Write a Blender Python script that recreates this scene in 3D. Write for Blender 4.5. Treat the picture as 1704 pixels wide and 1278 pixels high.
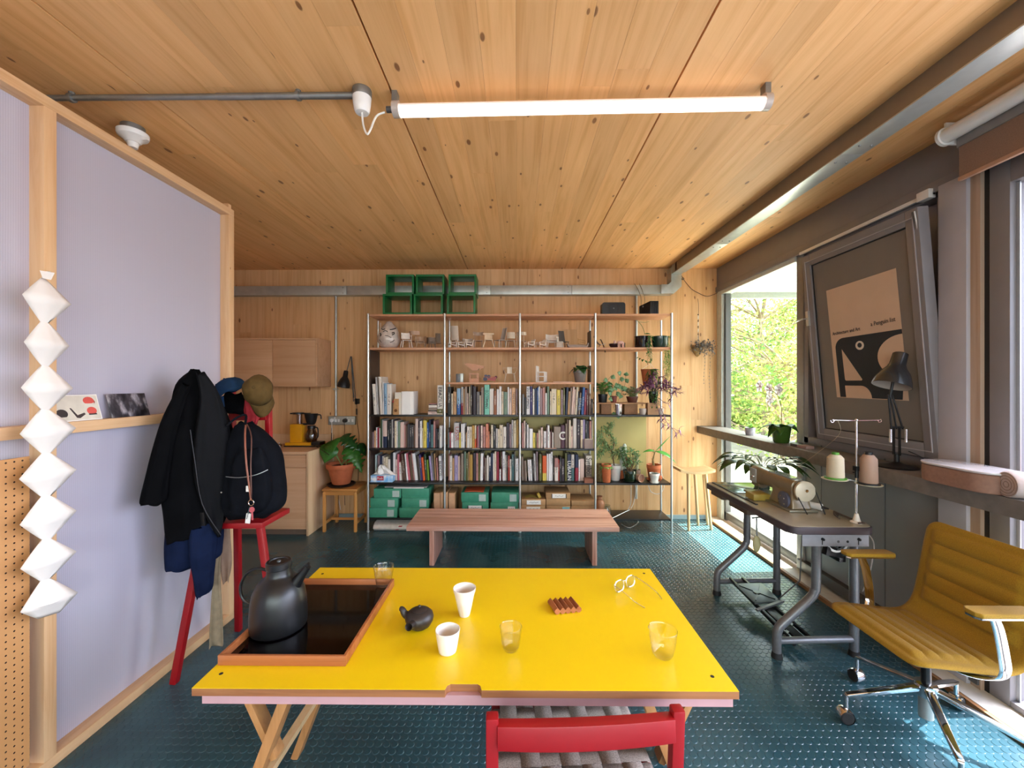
import bpy, bmesh, math, random
from math import pi, sin, cos, tan, atan2, radians, sqrt
from mathutils import Vector, Matrix, noise
random.seed(7)
scn = bpy.context.scene
for o in list(bpy.data.objects):
    bpy.data.objects.remove(o)

# ------------------------------------------------------------------ camera
F = 680.0; HC = 1.55; YAW = 0.0118
cam_d = bpy.data.cameras.new('camera'); cam = bpy.data.objects.new('camera', cam_d)
scn.collection.objects.link(cam)
cam.location = (0, 0, HC); cam.rotation_euler = (pi/2, 0, YAW)
cam_d.sensor_width = 36; cam_d.lens = F/1704*36; cam_d.clip_start = 0.02
scn.camera = cam

# ------------------------------------------------------------------ world, sun, daylight, exposure
world = bpy.data.worlds.new('sky'); scn.world = world; world.use_nodes = True
wn = world.node_tree; wn.nodes.clear()
w_out = wn.nodes.new('ShaderNodeOutputWorld'); w_bg = wn.nodes.new('ShaderNodeBackground')
w_sky = wn.nodes.new('ShaderNodeTexSky'); w_sky.sky_type = 'NISHITA'; w_sky.sun_disc = False
w_sky.sun_elevation = radians(52); w_sky.sun_rotation = radians(95); w_sky.air_density = 1.0; w_sky.dust_density = 4.0
w_hs = wn.nodes.new('ShaderNodeHueSaturation'); w_hs.inputs['Saturation'].default_value = 0.45
wn.links.new(w_sky.outputs[0], w_hs.inputs['Color']); wn.links.new(w_hs.outputs[0], w_bg.inputs[0]); wn.links.new(w_bg.outputs[0], w_out.inputs[0])
w_bg.inputs[1].default_value = 1.8
sun_d = bpy.data.lights.new('sun', 'SUN'); sun = bpy.data.objects.new('sun', sun_d); scn.collection.objects.link(sun)
sun_d.energy = 36.0; sun_d.angle = radians(0.6); sun_d.color = (1.0, 0.93, 0.82)
sun.rotation_euler = Vector((0.54, 0.03, 1.0)).to_track_quat('Z', 'Y').to_euler()
def area(name, loc, direction, sx, sy, power, color):
    d = bpy.data.lights.new(name, 'AREA'); d.shape = 'RECTANGLE'; d.size = sx; d.size_y = sy
    d.energy = power; d.color = color
    o = bpy.data.objects.new(name, d); scn.collection.objects.link(o); o.location = loc
    o.rotation_euler = (-Vector(direction)).to_track_quat('Z', 'Y').to_euler()
    return o
area('daylight_doors', (2.40, -0.55, 1.45), (-1, 0, 0.0), 4.3, 2.2, 150, (0.93, 0.96, 1.0))
area('daylight_rear', (0.2, -3.18, 1.75), (0, 1, 0.4), 4.6, 1.7, 125, (0.95, 0.97, 1.0))
scn.view_settings.view_transform = 'Standard'; scn.view_settings.look = 'None'
scn.view_settings.exposure = 0.0; scn.view_settings.gamma = 1.0
scn.view_settings.use_curve_mapping = False
try:
    scn.cycles.use_denoising = True; scn.cycles.max_bounces = 9; scn.cycles.diffuse_bounces = 5
    scn.cycles.glossy_bounces = 4; scn.cycles.transmission_bounces = 8; scn.cycles.transparent_max_bounces = 24
    scn.cycles.sample_clamp_indirect = 6.0; scn.cycles.caustics_reflective = False; scn.cycles.caustics_refractive = False
    scn.cycles.blur_glossy = 0.5
except Exception:
    pass

# ------------------------------------------------------------------ photo pixel -> world point on a plane
def ray(u, v):
    a = (u-852)/F; c = -(v-639)/F
    return Vector((-sin(YAW)+a*cos(YAW), cos(YAW)+a*sin(YAW), c))
def P(u, v, X=None, Y=None, Z=None):
    d = ray(u, v)
    if Y is not None: t = Y/d.y
    elif X is not None: t = X/d.x
    else: t = (Z-HC)/d.z
    return Vector((d.x*t, d.y*t, HC+d.z*t))
def PP(u, v, A, B):           # onto the vertical plane through A and B (x, y)
    d = ray(u, v); nx, ny = -(B[1]-A[1]), (B[0]-A[0])
    t = (A[0]*nx+A[1]*ny)/(d.x*nx+d.y*ny)
    return Vector((d.x*t, d.y*t, HC+d.z*t))

# ------------------------------------------------------------------ materials
def lin(h):
    h = h.lstrip('#'); r = []
    for i in (0, 2, 4):
        c = int(h[i:i+2], 16)/255
        r.append(c/12.92 if c <= .04045 else ((c+.055)/1.055)**2.4)
    return (r[0], r[1], r[2], 1)
class NT:
    def __init__(s, name):
        s.m = bpy.data.materials.new(name); s.m.use_nodes = True; s.t = s.m.node_tree
        s.b = s.t.nodes['Principled BSDF']; s.out = s.t.nodes['Material Output']
    def n(s, typ, **k):
        n = s.t.nodes.new('ShaderNode'+typ)
        for a, v in k.items():
            if a.startswith('i_'): 
                key = a[2:]
                n.inputs[int(key) if key.isdigit() else key].default_value = v
            else: setattr(n, a, v)
        return n
    def l(s, a, b): s.t.links.new(a, b)
    def math(s, op, a, b=None, c=None):
        n = s.n('Math', operation=op)
        for i, x in enumerate((a, b, c)):
            if x is None: continue
            if isinstance(x, (int, float)): n.inputs[i].default_value = x
            else: s.l(x, n.inputs[i])
        return n.outputs[0]
    def mix(s, fac, a, b, typ='MIX'):
        n = s.n('MixRGB', blend_type=typ)
        for i, x in enumerate((fac, a, b)):
            if isinstance(x, (int, float)): n.inputs[i].default_value = x
            elif isinstance(x, tuple): n.inputs[i].default_value = x
            else: s.l(x, n.inputs[i])
        return n.outputs[0]
    def ramp(s, fac, stops):
        n = s.n('ValToRGB'); cr = n.color_ramp
        while len(cr.elements) < len(stops): cr.elements.new(0.5)
        for e, (p, c) in zip(cr.elements, stops): e.position = p; e.color = c
        s.l(fac, n.inputs[0]); return n.outputs[0]
    def bump(s, h, strength=.2, dist=.002):
        n = s.n('Bump'); n.inputs['Strength'].default_value = strength; n.inputs['Distance'].default_value = dist
        s.l(h, n.inputs['Height']); s.l(n.outputs[0], s.b.inputs['Normal'])
_M = {}
def mat(name, hexc, rough=.5, metal=0., var=.06, scale=30., bump=0., coat=0., sheen=0., emit=None, es=0., spec=None, alpha=None):
    if name in _M: return _M[name]
    t = NT(name); c = lin(hexc)
    g = t.n('NewGeometry'); nz = t.n('TexNoise'); nz.inputs['Scale'].default_value = scale; nz.inputs['Detail'].default_value = 3
    t.l(g.outputs['Position'], nz.inputs['Vector'])
    lo = tuple(x*(1-var) for x in c[:3])+(1,); hi = tuple(min(1, x*(1+var)) for x in c[:3])+(1,)
    col = t.ramp(nz.outputs['Fac'], [(.3, lo), (.7, hi)])
    t.l(col, t.b.inputs['Base Color'])
    t.b.inputs['Roughness'].default_value = rough; t.b.inputs['Metallic'].default_value = metal
    if coat: t.b.inputs['Coat Weight'].default_value = coat; t.b.inputs['Coat Roughness'].default_value = .08
    if sheen: t.b.inputs['Sheen Weight'].default_value = sheen
    if spec is not None: t.b.inputs['Specular IOR Level'].default_value = spec
    if bump: t.bump(nz.outputs['Fac'], bump, .003)
    if emit: t.b.inputs['Emission Color'].default_value = lin(emit); t.b.inputs['Emission Strength'].default_value = es
    _M[name] = t.m; return t.m
def wood(name, light, dark, axis='y', grain=1.0, knots=0.0, rough=.5, vary=.12, lam=0.0, knotcol='6b3d1c', coat=0., flat=None):
    """axis = grain direction; lam = width of glued strips inside one board"""
    if name in _M: return _M[name]
    t = NT(name); g = t.n('NewGeometry'); oi = t.n('ObjectInfo')
    off = t.n('VectorMath', operation='SCALE'); 
    cmb = t.n('CombineXYZ'); t.l(oi.outputs['Random'], cmb.inputs[0]); t.l(oi.outputs['Random'], cmb.inputs[1]); t.l(oi.outputs['Random'], cmb.inputs[2])
    t.l(cmb.outputs[0], off.inputs[0]); off.inputs['Scale'].default_value = 37.0
    add = t.n('VectorMath', operation='ADD'); t.l(g.outputs['Position'], add.inputs[0]); t.l(off.outputs[0], add.inputs[1])
    sc = {'x': (1.2, 28, 28), 'y': (28, 1.2, 28), 'z': (28, 28, 1.2)}[axis]
    mp = t.n('Mapping'); mp.inputs['Scale'].default_value = tuple(x*grain for x in sc); t.l(add.outputs[0], mp.inputs[0])
    n1 = t.n('TexNoise'); n1.inputs['Scale'].default_value = 1.0; n1.inputs['Detail'].default_value = 5; n1.inputs['Roughness'].default_value = .6
    n1.inputs['Distortion'].default_value = .6; t.l(mp.outputs[0], n1.inputs['Vector'])
    a, b = lin(light), lin(dark)
    col = t.ramp(n1.outputs['Fac'], [(.32, b), (.5, tuple((a[i]*2+b[i])/3 for i in range(3))+(1,)), (.68, a)])
    n2 = t.n('TexNoise'); n2.inputs['Scale'].default_value = 1.3; t.l(add.outputs[0], n2.inputs['Vector'])
    br = t.math('MULTIPLY_ADD', oi.outputs['Random'], vary*2, 1-vary)
    br = t.math('MULTIPLY', br, t.math('MULTIPLY_ADD', n2.outputs['Fac'], .22, .89))
    if knots:
        ks = {'x': (2.6, 6, 6), 'y': (6, 2.6, 6), 'z': (6, 6, 2.6)}[axis]
        mk = t.n('Mapping'); mk.inputs['Scale'].default_value = tuple(k*knots for k in ks); t.l(add.outputs[0], mk.inputs[0])
        vo = t.n('TexVoronoi'); vo.inputs['Scale'].default_value = 1.0; vo.inputs['Randomness'].default_value = 1
        if flat:
            vo.voronoi_dimensions = '2D'
            if flat == 'xz':
                sx_ = t.n('SeparateXYZ'); cb_ = t.n('CombineXYZ'); t.l(mk.outputs[0], sx_.inputs[0]); t.l(sx_.outputs[0], cb_.inputs[0]); t.l(sx_.outputs[2], cb_.inputs[1]); t.l(cb_.outputs[0], vo.inputs['Vector'])
            else: t.l(mk.outputs[0], vo.inputs['Vector'])
        else: t.l(mk.outputs[0], vo.inputs['Vector'])
        wn_ = t.n('TexWhiteNoise'); t.l(vo.outputs['Position'], wn_.inputs['Vector'])
        size = t.math('MULTIPLY', t.math('GREATER_THAN', wn_.outputs['Value'], .42), t.math('MULTIPLY_ADD', wn_.outputs['Value'], .11, -.028))
        k = t.math('SUBTRACT', 1.0, t.math('DIVIDE', vo.outputs['Distance'], t.math('ADD', size, .0001)))
        kk = t.math('MULTIPLY', k, 3.0); kc = t.n('Clamp'); t.l(kk, kc.inputs[0])
        halo = t.math('SUBTRACT', 1.0, t.math('DIVIDE', vo.outputs['Distance'], t.math('MULTIPLY_ADD', size, 2.6, .0001)))
        hc = t.n('Clamp'); t.l(halo, hc.inputs[0])
        col = t.mix(t.math('MULTIPLY', hc.outputs[0], .35), col, lin(dark))
        col = t.mix(t.math('MULTIPLY', kc.outputs[0], .85), col, lin(knotcol))
    vm = t.n('VectorMath', operation='SCALE'); t.l(col, vm.inputs[0]); t.l(br, vm.inputs['Scale'])
    t.l(vm.outputs[0], t.b.inputs['Base Color'])
    t.b.inputs['Roughness'].default_value = rough
    if coat: t.b.inputs['Coat Weight'].default_value = coat; t.b.inputs['Coat Roughness'].default_value = .12
    t.bump(n1.outputs['Fac'], .12, .001)
    _M[name] = t.m; return t.m
def glass(name, tint='ffffff', rough=.0, refl=1.0, body=0.0):
    """thin glass: transparent straight through, mirror by Fresnel"""
    if name in _M: return _M[name]
    t = NT(name); t.t.nodes.remove(t.b)
    tr = t.n('BsdfTransparent'); tr.inputs[0].default_value = lin(tint)
    gl = t.n('BsdfGlossy'); gl.inputs['Roughness'].default_value = rough+.01
    lw = t.n('LayerWeight'); lw.inputs[0].default_value = .5
    f = t.math('MULTIPLY', t.math('MULTIPLY_ADD', t.math('POWER', lw.outputs['Facing'], 5.0), .8, .03), refl)
    if body: f = t.math('ADD', f, body)
    mx = t.n('MixShader'); t.l(f, mx.inputs[0]); t.l(tr.outputs[0], mx.inputs[1]); t.l(gl.outputs[0], mx.inputs[2])
    t.l(mx.outputs[0], t.out.inputs[0]); _M[name] = t.m; return t.m
def real_glass(name, tint='ffffff', ior=1.45, rough=0.0):
    if name in _M: return _M[name]
    t = NT(name); b = t.b
    b.inputs['Base Color'].default_value = lin(tint); b.inputs['Transmission Weight'].default_value = 1.0
    b.inputs['IOR'].default_value = ior; b.inputs['Roughness'].default_value = rough
    _M[name] = t.m; return t.m

def thin(name, hexc, trans=.5, rough=.5, var=.15, scale=40):
    if name in _M: return _M[name]
    m = mat(name, hexc, rough, 0, var, scale); t = m.node_tree; b = t.nodes['Principled BSDF']; o = t.nodes['Material Output']
    tr = t.nodes.new('ShaderNodeBsdfTranslucent'); mx = t.nodes.new('ShaderNodeMixShader'); mx.inputs[0].default_value = trans
    t.links.new(b.inputs['Base Color'].links[0].from_socket, tr.inputs[0]); t.links.new(b.outputs[0], mx.inputs[1]); t.links.new(tr.outputs[0], mx.inputs[2]); t.links.new(mx.outputs[0], o.inputs[0])
    return m

# ------------------------------------------------------------------ mesh building
class MB:
    def __init__(s): s.V = []; s.F = []; s.M = []; s.S = []
    def add(s, vs, fs, m=0, smooth=False):
        o = len(s.V); s.V += [tuple(v) for v in vs]
        for f in fs: s.F.append(tuple(i+o for i in f)); s.M.append(m); s.S.append(smooth)
        return s
    def box(s, x0, x1, y0, y1, z0, z1, m=0):
        x0, x1 = sorted((x0, x1)); y0, y1 = sorted((y0, y1)); z0, z1 = sorted((z0, z1))
        return s.add([(x0,y0,z0),(x1,y0,z0),(x1,y1,z0),(x0,y1,z0),(x0,y0,z1),(x1,y0,z1),(x1,y1,z1),(x0,y1,z1)],
              [(0,3,2,1),(4,5,6,7),(0,1,5,4),(1,2,6,5),(2,3,7,6),(3,0,4,7)], m)
    def hexa(s, p, m=0):
        return s.add(p, [(0,3,2,1),(4,5,6,7),(0,1,5,4),(1,2,6,5),(2,3,7,6),(3,0,4,7)], m)
    def bar(s, p0, p1, w, h, up=(0,0,1), m=0, w1=None, h1=None):
        p0 = Vector(p0); p1 = Vector(p1); d = (p1-p0).normalized(); up = Vector(up)
        if abs(d.dot(up)) > .98: up = Vector((0,1,0))
        sd = d.cross(up).normalized(); uu = sd.cross(d).normalized()
        w1 = w if w1 is None else w1; h1 = h if h1 is None else h1; q = []
        for p, ww, hh in ((p0, w, h), (p1, w1, h1)):
            for a, b in ((-1,-1),(1,-1),(1,1),(-1,1)): q.append(p+sd*a*ww/2+uu*b*hh/2)
        return s.add(q, [(0,3,2,1),(4,5,6,7),(0,1,5,4),(1,2,6,5),(2,3,7,6),(3,0,4,7)], m)
    def tube(s, pts, r, n=10, m=0, closed=False, cap=True):
        pts = [Vector(p) for p in pts]; k = len(pts); rs = r if isinstance(r, (list, tuple)) else [r]*k
        tang = []
        for i in range(k):
            a = pts[(i-1) % k] if (closed or i > 0) else pts[i]; b = pts[(i+1) % k] if (closed or i < k-1) else pts[i]
            tang.append((b-a).normalized())
        up = Vector((0,0,1)) if abs(tang[0].z) < .9 else Vector((1,0,0))
        nrm = (up-tang[0]*up.dot(tang[0])).normalized(); vs = []
        for i in range(k):
            nrm = (nrm-tang[i]*nrm.dot(tang[i])).normalized(); bn = tang[i].cross(nrm)
            for j in range(n):
                a = 2*pi*j/n; vs.append(pts[i]+(nrm*cos(a)+bn*sin(a))*rs[i])
        fs = []
        for i in range(k if closed else k-1):
            for j in range(n):
                a = i*n+j; b = i*n+(j+1) % n; c = ((i+1) % k)*n+(j+1) % n; d = ((i+1) % k)*n+j; fs.append((a,b,c,d))
        s.add(vs, fs, m, True)
        if cap and not closed:
            o = len(s.V)-len(vs); s.F.append(tuple(o+j for j in reversed(range(n)))); s.M.append(m); s.S.append(False)
            s.F.append(tuple(o+(k-1)*n+j for j in range(n))); s.M.append(m); s.S.append(False)
        return s
    def cyl(s, p0, p1, r0, r1=None, n=16, m=0): return s.tube([p0, p1], [r0, r0 if r1 is None else r1], n, m)
    def lathe(s, prof, c=(0,0,0), n=24, m=0, R=None, mfn=None, cap=False, fac=None):
        c = Vector(c); vs = []; k = len(prof)
        for i, (r, z) in enumerate(prof):
            for j in range(n):
                a = 2*pi*j/n; rr = r*(fac(i, a) if fac else 1); v = Vector((rr*cos(a), rr*sin(a), z))
                if R is not None: v = R @ v
                vs.append(c+v)
        o = len(s.V); s.V += [tuple(v) for v in vs]
        for i in range(k-1):
            for j in range(n):
                s.F.append((o+i*n+j, o+i*n+(j+1) % n, o+(i+1)*n+(j+1) % n, o+(i+1)*n+j)); s.M.append(mfn(i) if mfn else m); s.S.append(True)
        if cap:
            for i, rev in ((0, True), (k-1, False)):
                q = tuple(o+i*n+j for j in range(n)); s.F.append(q[::-1] if rev else q); s.M.append(m); s.S.append(False)
        return s
    def prism(s, poly, fn, m=0):
        """poly: 2D points, fn(a, b, t) -> 3D for t = 0 and 1"""
        n = len(poly); vs = [fn(a, b, 0) for a, b in poly]+[fn(a, b, 1) for a, b in poly]
        fs = [tuple(range(n))[::-1], tuple(range(n, 2*n))]+[(i, (i+1) % n, n+(i+1) % n, n+i) for i in range(n)]
        return s.add(vs, fs, m)
    def loft(s, rings, m=0, cap=True, closed=True, smooth=True):
        n = len(rings[0]); o = len(s.V)
        for r in rings: s.V += [tuple(p) for p in r]
        for i in range(len(rings)-1):
            for j in range(n if closed else n-1):
                s.F.append((o+i*n+j, o+i*n+(j+1) % n, o+(i+1)*n+(j+1) % n, o+(i+1)*n+j)); s.M.append(m); s.S.append(smooth)
        if cap and closed:
            s.F.append(tuple(o+j for j in reversed(range(n)))); s.M.append(m); s.S.append(False)
            s.F.append(tuple(o+(len(rings)-1)*n+j for j in range(n))); s.M.append(m); s.S.append(False)
        return s
    def ball(s, c, r, n=12, m=0, R=None):
        rx, ry, rz = r if isinstance(r, (tuple, list)) else (r, r, r); k = n//2; rings = []
        for i in range(k+1):
            t = pi*i/k; t = min(max(t, .03), pi-.03); ring = []
            for j in range(n):
                a = 2*pi*j/n; v = Vector((rx*sin(t)*cos(a), ry*sin(t)*sin(a), -rz*cos(t)))
                if R is not None: v = R @ v
                ring.append(Vector(c)+v)
            rings.append(ring)
        return s.loft(rings, m)
    def leaf(s, base, d, length, width, droop=.3, up=(0,0,1), n=5, m=0, fold=.15, shape=.5, thick=True):
        base = Vector(base); d = Vector(d).normalized(); up = Vector(up)
        sd = d.cross(up)
        if sd.length < .1: sd = Vector((1,0,0))
        sd.normalize(); uu = sd.cross(d).normalized(); vs = []
        for i in range(n+1):
            t = i/n; w = width/2*(sin(pi*t**shape) if 0 < t < 1 else .04); w = max(w, width*.02)
            c = base+d*length*t*(1-droop*.25*t)-up*droop*length*t*t
            vs += [c-sd*w+uu*w*fold*2, c, c+sd*w+uu*w*fold*2]
        fs = []
        for i in range(n):
            o = i*3; fs += [(o, o+1, o+4, o+3), (o+1, o+2, o+5, o+4)]
        return s.add(vs, fs, m, True)
    def build(s, name, mats, parent=None, bevel=0., seg=2, angle=35, solid=0.):
        root = parent
        while root is not None and root.parent is not None: root = root.parent
        off = Vector(root.location) if root is not None else Vector((0,0,0))
        me = bpy.data.meshes.new(name); me.from_pydata([(v[0]-off.x, v[1]-off.y, v[2]-off.z) for v in s.V], [], s.F)
        if not isinstance(mats, (list, tuple)): mats = [mats]
        for mm in mats: me.materials.append(mm)
        me.polygons.foreach_set('material_index', s.M); me.polygons.foreach_set('use_smooth', s.S)
        if bevel:
            bm = bmesh.new(); bm.from_mesh(me)
            es = [e for e in bm.edges if len(e.link_faces) == 2 and e.calc_face_angle(0) > radians(40)]
            if es: bmesh.ops.bevel(bm, geom=es, offset=bevel, segments=seg, profile=.6, affect='EDGES', clamp_overlap=True)
            for f in bm.faces: f.smooth = True
            bm.to_mesh(me); bm.free()
        if bevel or any(s.S):
            try: me.set_sharp_from_angle(angle=radians(angle))
            except Exception: pass
        me.update()
        o = bpy.data.objects.new(name, me); scn.collection.objects.link(o)
        if solid:
            md = o.modifiers.new('thickness', 'SOLIDIFY'); md.thickness = solid; md.offset = 0
        if parent is not None: o.parent = parent
        return o

def props(o, label, cat, group=None, kind=None):
    if label: o['label'] = label
    if cat: o['category'] = cat
    if group: o['group'] = group
    if kind: o['kind'] = kind
    return o
def thing(name, label, cat, loc=(0,0,0), group=None, kind=None):
    o = bpy.data.objects.new(name, None); scn.collection.objects.link(o); o.location = loc; o.empty_display_size = .05
    return props(o, label, cat, group, kind)
def solo(name, mb, mats, label, cat, group=None, loc=None, **k):
    """a thing that is one mesh; origin moved to loc"""
    o = mb.build(name, mats, **k)
    if loc is not None:
        o.data.transform(Matrix.Translation(-Vector(loc))); o.location = loc
    return props(o, label, cat, group)
def struct(name, mb, mats, parent=None, label=None, **k):
    o = mb.build(name, mats, parent, **k)
    if parent is None: o['kind'] = 'structure'
    if label: o['label'] = label
    return o
def copy_tree(o, parent=None):
    c = o.copy(); scn.collection.objects.link(c); c.parent = parent
    for ch in list(o.children): copy_tree(ch, c)
    return c
def text(s, size, m, parent, loc, xdir, ydir, name='lettering', ext=.0004, align='LEFT', squash=1.0):
    cu = bpy.data.curves.new(name, 'FONT'); cu.body = s; cu.size = size; cu.extrude = ext; cu.align_x = align
    cu.resolution_u = 2
    t = bpy.data.objects.new(name, cu); scn.collection.objects.link(t)
    dg = bpy.context.evaluated_depsgraph_get(); me = bpy.data.meshes.new_from_object(t.evaluated_get(dg))
    bpy.data.objects.remove(t); bpy.data.curves.remove(cu)
    xd = Vector(xdir).normalized(); yd = Vector(ydir).normalized(); zd = xd.cross(yd)
    root = parent
    while root is not None and root.parent is not None: root = root.parent
    off = Vector(root.location) if root is not None else Vector((0,0,0))
    M = Matrix(((xd.x*squash, yd.x, zd.x, loc[0]-off.x), (xd.y*squash, yd.y, zd.y, loc[1]-off.y), (xd.z*squash, yd.z, zd.z, loc[2]-off.z), (0,0,0,1)))
    me.transform(M); me.materials.clear(); me.materials.append(m)
    o = bpy.data.objects.new(name, me); scn.collection.objects.link(o); o.parent = parent
    return o
def rot(ax, ang): return Matrix.Rotation(ang, 3, ax)
def arc(c, r, a0, a1, n, ux=(1,0,0), uy=(0,0,1)):
    ux = Vector(ux); uy = Vector(uy); c = Vector(c)
    return [c+ux*r*cos(a0+(a1-a0)*i/n)+uy*r*sin(a0+(a1-a0)*i/n) for i in range(n+1)]
def smooth_pts(pts, k=4):
    pts = [Vector(p) for p in pts]; out = []
    for i in range(len(pts)-1):
        p0 = pts[max(i-1, 0)]; p1 = pts[i]; p2 = pts[i+1]; p3 = pts[min(i+2, len(pts)-1)]
        for j in range(k):
            t = j/k
            out.append(.5*((2*p1)+(p2-p0)*t+(2*p0-5*p1+4*p2-p3)*t*t+(3*p1-p0-3*p2+p3)*t**3))
    out.append(pts[-1]); return out
ORD = ['','first','second','third','fourth','fifth','sixth','seventh','eighth','ninth','tenth','eleventh','twelfth','thirteenth','fourteenth',
 'fifteenth','sixteenth','seventeenth','eighteenth','nineteenth','twentieth','twenty-first','twenty-second','twenty-third','twenty-fourth',
 'twenty-fifth','twenty-sixth','twenty-seventh','twenty-eighth','twenty-ninth','thirtieth','thirty-first','thirty-second','thirty-third','thirty-fourth','thirty-fifth','thirty-sixth']

# ------------------------------------------------------------------ shared materials
m_ceil = wood('spruce_ceiling', 'efb97e', 'dda263', 'y', knots=1.0, rough=.55, vary=.07, knotcol='7a4722', flat='xy')
m_wallw = wood('spruce_wall', 'dfb382', 'ca9863', 'z', knots=1.0, rough=.55, vary=.06, knotcol='7a4722', flat='xz')
m_stud = wood('pine_stud', 'e3bd92', 'd3a374', 'z', knots=.9, rough=.5, vary=.05)
m_studh = wood('pine_rail', 'e3bd92', 'd3a374', 'y', knots=.9, rough=.5, vary=.05)
m_ply = wood('birch_ply', 'd6ab84', 'c8996f', 'x', grain=.6, rough=.45, vary=.03)
m_plyz = wood('birch_ply_side', 'e0bf98', 'd2ad84', 'z', grain=.6, rough=.4, vary=.02)
m_shelfw = wood('beech_shelf', 'd6a07c', 'c88e6a', 'x', grain=.8, rough=.45, vary=.02)
m_bench = wood('reddish_fir', 'dcb09b', 'a86c55', 'x', grain=.8, rough=.42, vary=.04)
m_benchz = wood('reddish_fir_leg', 'dcb09b', 'a86c55', 'z', grain=.8, rough=.42, vary=.04)
m_oak = wood('honey_oak', 'c98f4d', 'b37a3c', 'z', grain=.8, rough=.42, vary=.03)
m_oakx = wood('honey_oak_seat', 'c08444', 'aa7035', 'x', grain=.8, rough=.4, vary=.03)
m_ash = wood('pale_ash', 'd9b88c', 'cba878', 'z', grain=.8, rough=.5, vary=.03)
m_ashx = wood('pale_ash_seat', 'd9b88c', 'c8a473', 'x', grain=.8, rough=.5, vary=.03)
m_trest = wood('oak_trestle', 'b98552', '9d6a3c', 'z', grain=1, rough=.45, vary=.05)
m_tray = wood('teak_rim', 'a8663a', '84451f', 'x', grain=1, rough=.4, vary=.05)
m_plyedge = wood('ply_edge', 'a46c42', '7f4c2a', 'x', grain=1.5, rough=.6, vary=.03)
m_galv = mat('galvanised_steel', 'b7bab6', .36, .6, .08, 14)
m_galvb = mat('galvanised_conduit', '8f9190', .42, .8, .1, 20)
m_alu = mat('brushed_aluminium', 'cfd2d2', .3, .9, .03, 40)
m_chrome = mat('polished_chrome', 'e4e4e6', .08, 1., .02, 20)
m_grey = mat('grey_frame_paint', '7f7c80', .42, 0, .04, 8)
m_greyd = mat('dark_grey_paint', '4d4b4b', .4, 0, .04, 8)
m_lgrey = mat('light_grey_column', 'aaa8b0', .5, 0, .04, 8)
m_greyp = mat('grey_panel', '878787', .35, 0, .05, 5)
m_white = mat('white_plastic', 'e9e6e2', .35, 0, .02)
m_black = mat('black_plastic', '141416', .4, 0, .05)
m_blackm = mat('black_metal', '1b1b1d', .32, .3, .05)
m_rubber = mat('dark_rubber', '181818', .7, 0, .08)
m_concrete = mat('concrete_sill', '726d69', .6, 0, .14, 25, bump=.15)
m_red = mat('glossy_red_paint', '8f0712', .42, 0, .08, 6)
m_green = mat('green_lacquer', '0a6b35', .4, 0, .06, 6)
m_terra = mat('terracotta', 'b8623a', .7, 0, .1, 25, bump=.05)
m_soil = mat('potting_soil', '2e2018', .95, 0, .4, 90, bump=.5)
m_leaf = thin('leaf_green', '3f7a2c', .25, .35, .25)
m_leafd = mat('leaf_dark_green', '1f4a20', .3, 0, .25, 40)
m_leafp = mat('leaf_pale_green', '8fae7c', .4, 0, .25, 60)
m_leafy = mat('leaf_grey_green', '7d8c68', .45, 0, .25, 60)
m_leafpurple = mat('leaf_purple', '7a4463', .4, 0, .35, 50)
m_stem = mat('plant_stem', '6d7a3c', .5, 0, .15, 40)
m_bark = mat('brown_stem', '6d5238', .7, 0, .2, 40)
m_paper = mat('white_paper', 'f1ece6', .7, 0, .02, 12)
m_cord_w = mat('white_cable', 'e6e2da', .4); m_cord_b = mat('brown_cable', '3a2a20', .5)
m_glass = glass('window_glass', 'f4fbf8')
# ================================================================== SETTING
XW = 2.32; YB = 4.73; ZC = 2.88
# floor with raised round studs
m_floor = NT('blue_rubber_floor')
_g = m_floor.n('NewGeometry'); _n = m_floor.n('TexNoise'); _n.inputs['Scale'].default_value = 3; m_floor.l(_g.outputs['Position'], _n.inputs['Vector'])
m_floor.l(m_floor.ramp(_n.outputs['Fac'], [(.3, lin('23424b')), (.7, lin('2e525b'))]), m_floor.b.inputs['Base Color'])
m_floor.b.inputs['Roughness'].default_value = .27; m_floor.b.inputs['Specular IOR Level'].default_value = .6
m_floor = m_floor.m
fl = struct('floor', MB().box(-3.62, 2.42, -3.2, YB+.02, -.12, 0), m_floor)
PITCH = .035; SR = .0155; SH = .0018
def stud_geo(n=12):
    vs = [(SR*cos(2*pi*j/n), SR*sin(2*pi*j/n), 0) for j in range(n)]+[(SR*.86*cos(2*pi*j/n), SR*.86*sin(2*pi*j/n), SH) for j in range(n)]
    return vs, [(j, (j+1) % n, n+(j+1) % n, n+j) for j in range(n)]+[tuple(range(n, 2*n))]
sv, sf = stud_geo(); one = MB().add(sv, sf).build('floor_stud', m_floor, fl)
spots = []
for i in range(int(-2.0/PITCH), int(2.18/PITCH)+1):
    for j in range(int(1.35/PITCH), int(4.70/PITCH)+1):
        x, y = i*PITCH, j*PITCH
        u = 852+F*x/y
        if u < 60 or u > 1720 or 639+F*HC/y > 1300: continue
        if x < -1.88 and y < 2.68: continue
        if x < -2.1 : continue
        spots.append((x, y))
vis = sorted([s for s in spots if not (-.95 < s[0] < .66 and s[1] < 1.9) and s[0] > -1.8], key=lambda s: s[1])
near = set(vis[:298]); first = True
for (x, y) in near:
    o = one if first else one.copy()
    if not first: scn.collection.objects.link(o)
    first = False; o.location = (x, y, 0); o.parent = fl
sb = MB()
for (x, y) in spots:
    if (x, y) not in near: sb.add([(a+x, b+y, c) for a, b, c in sv], sf)
o = sb.build('floor_studs', m_floor, fl); o['kind'] = 'stuff'

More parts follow.
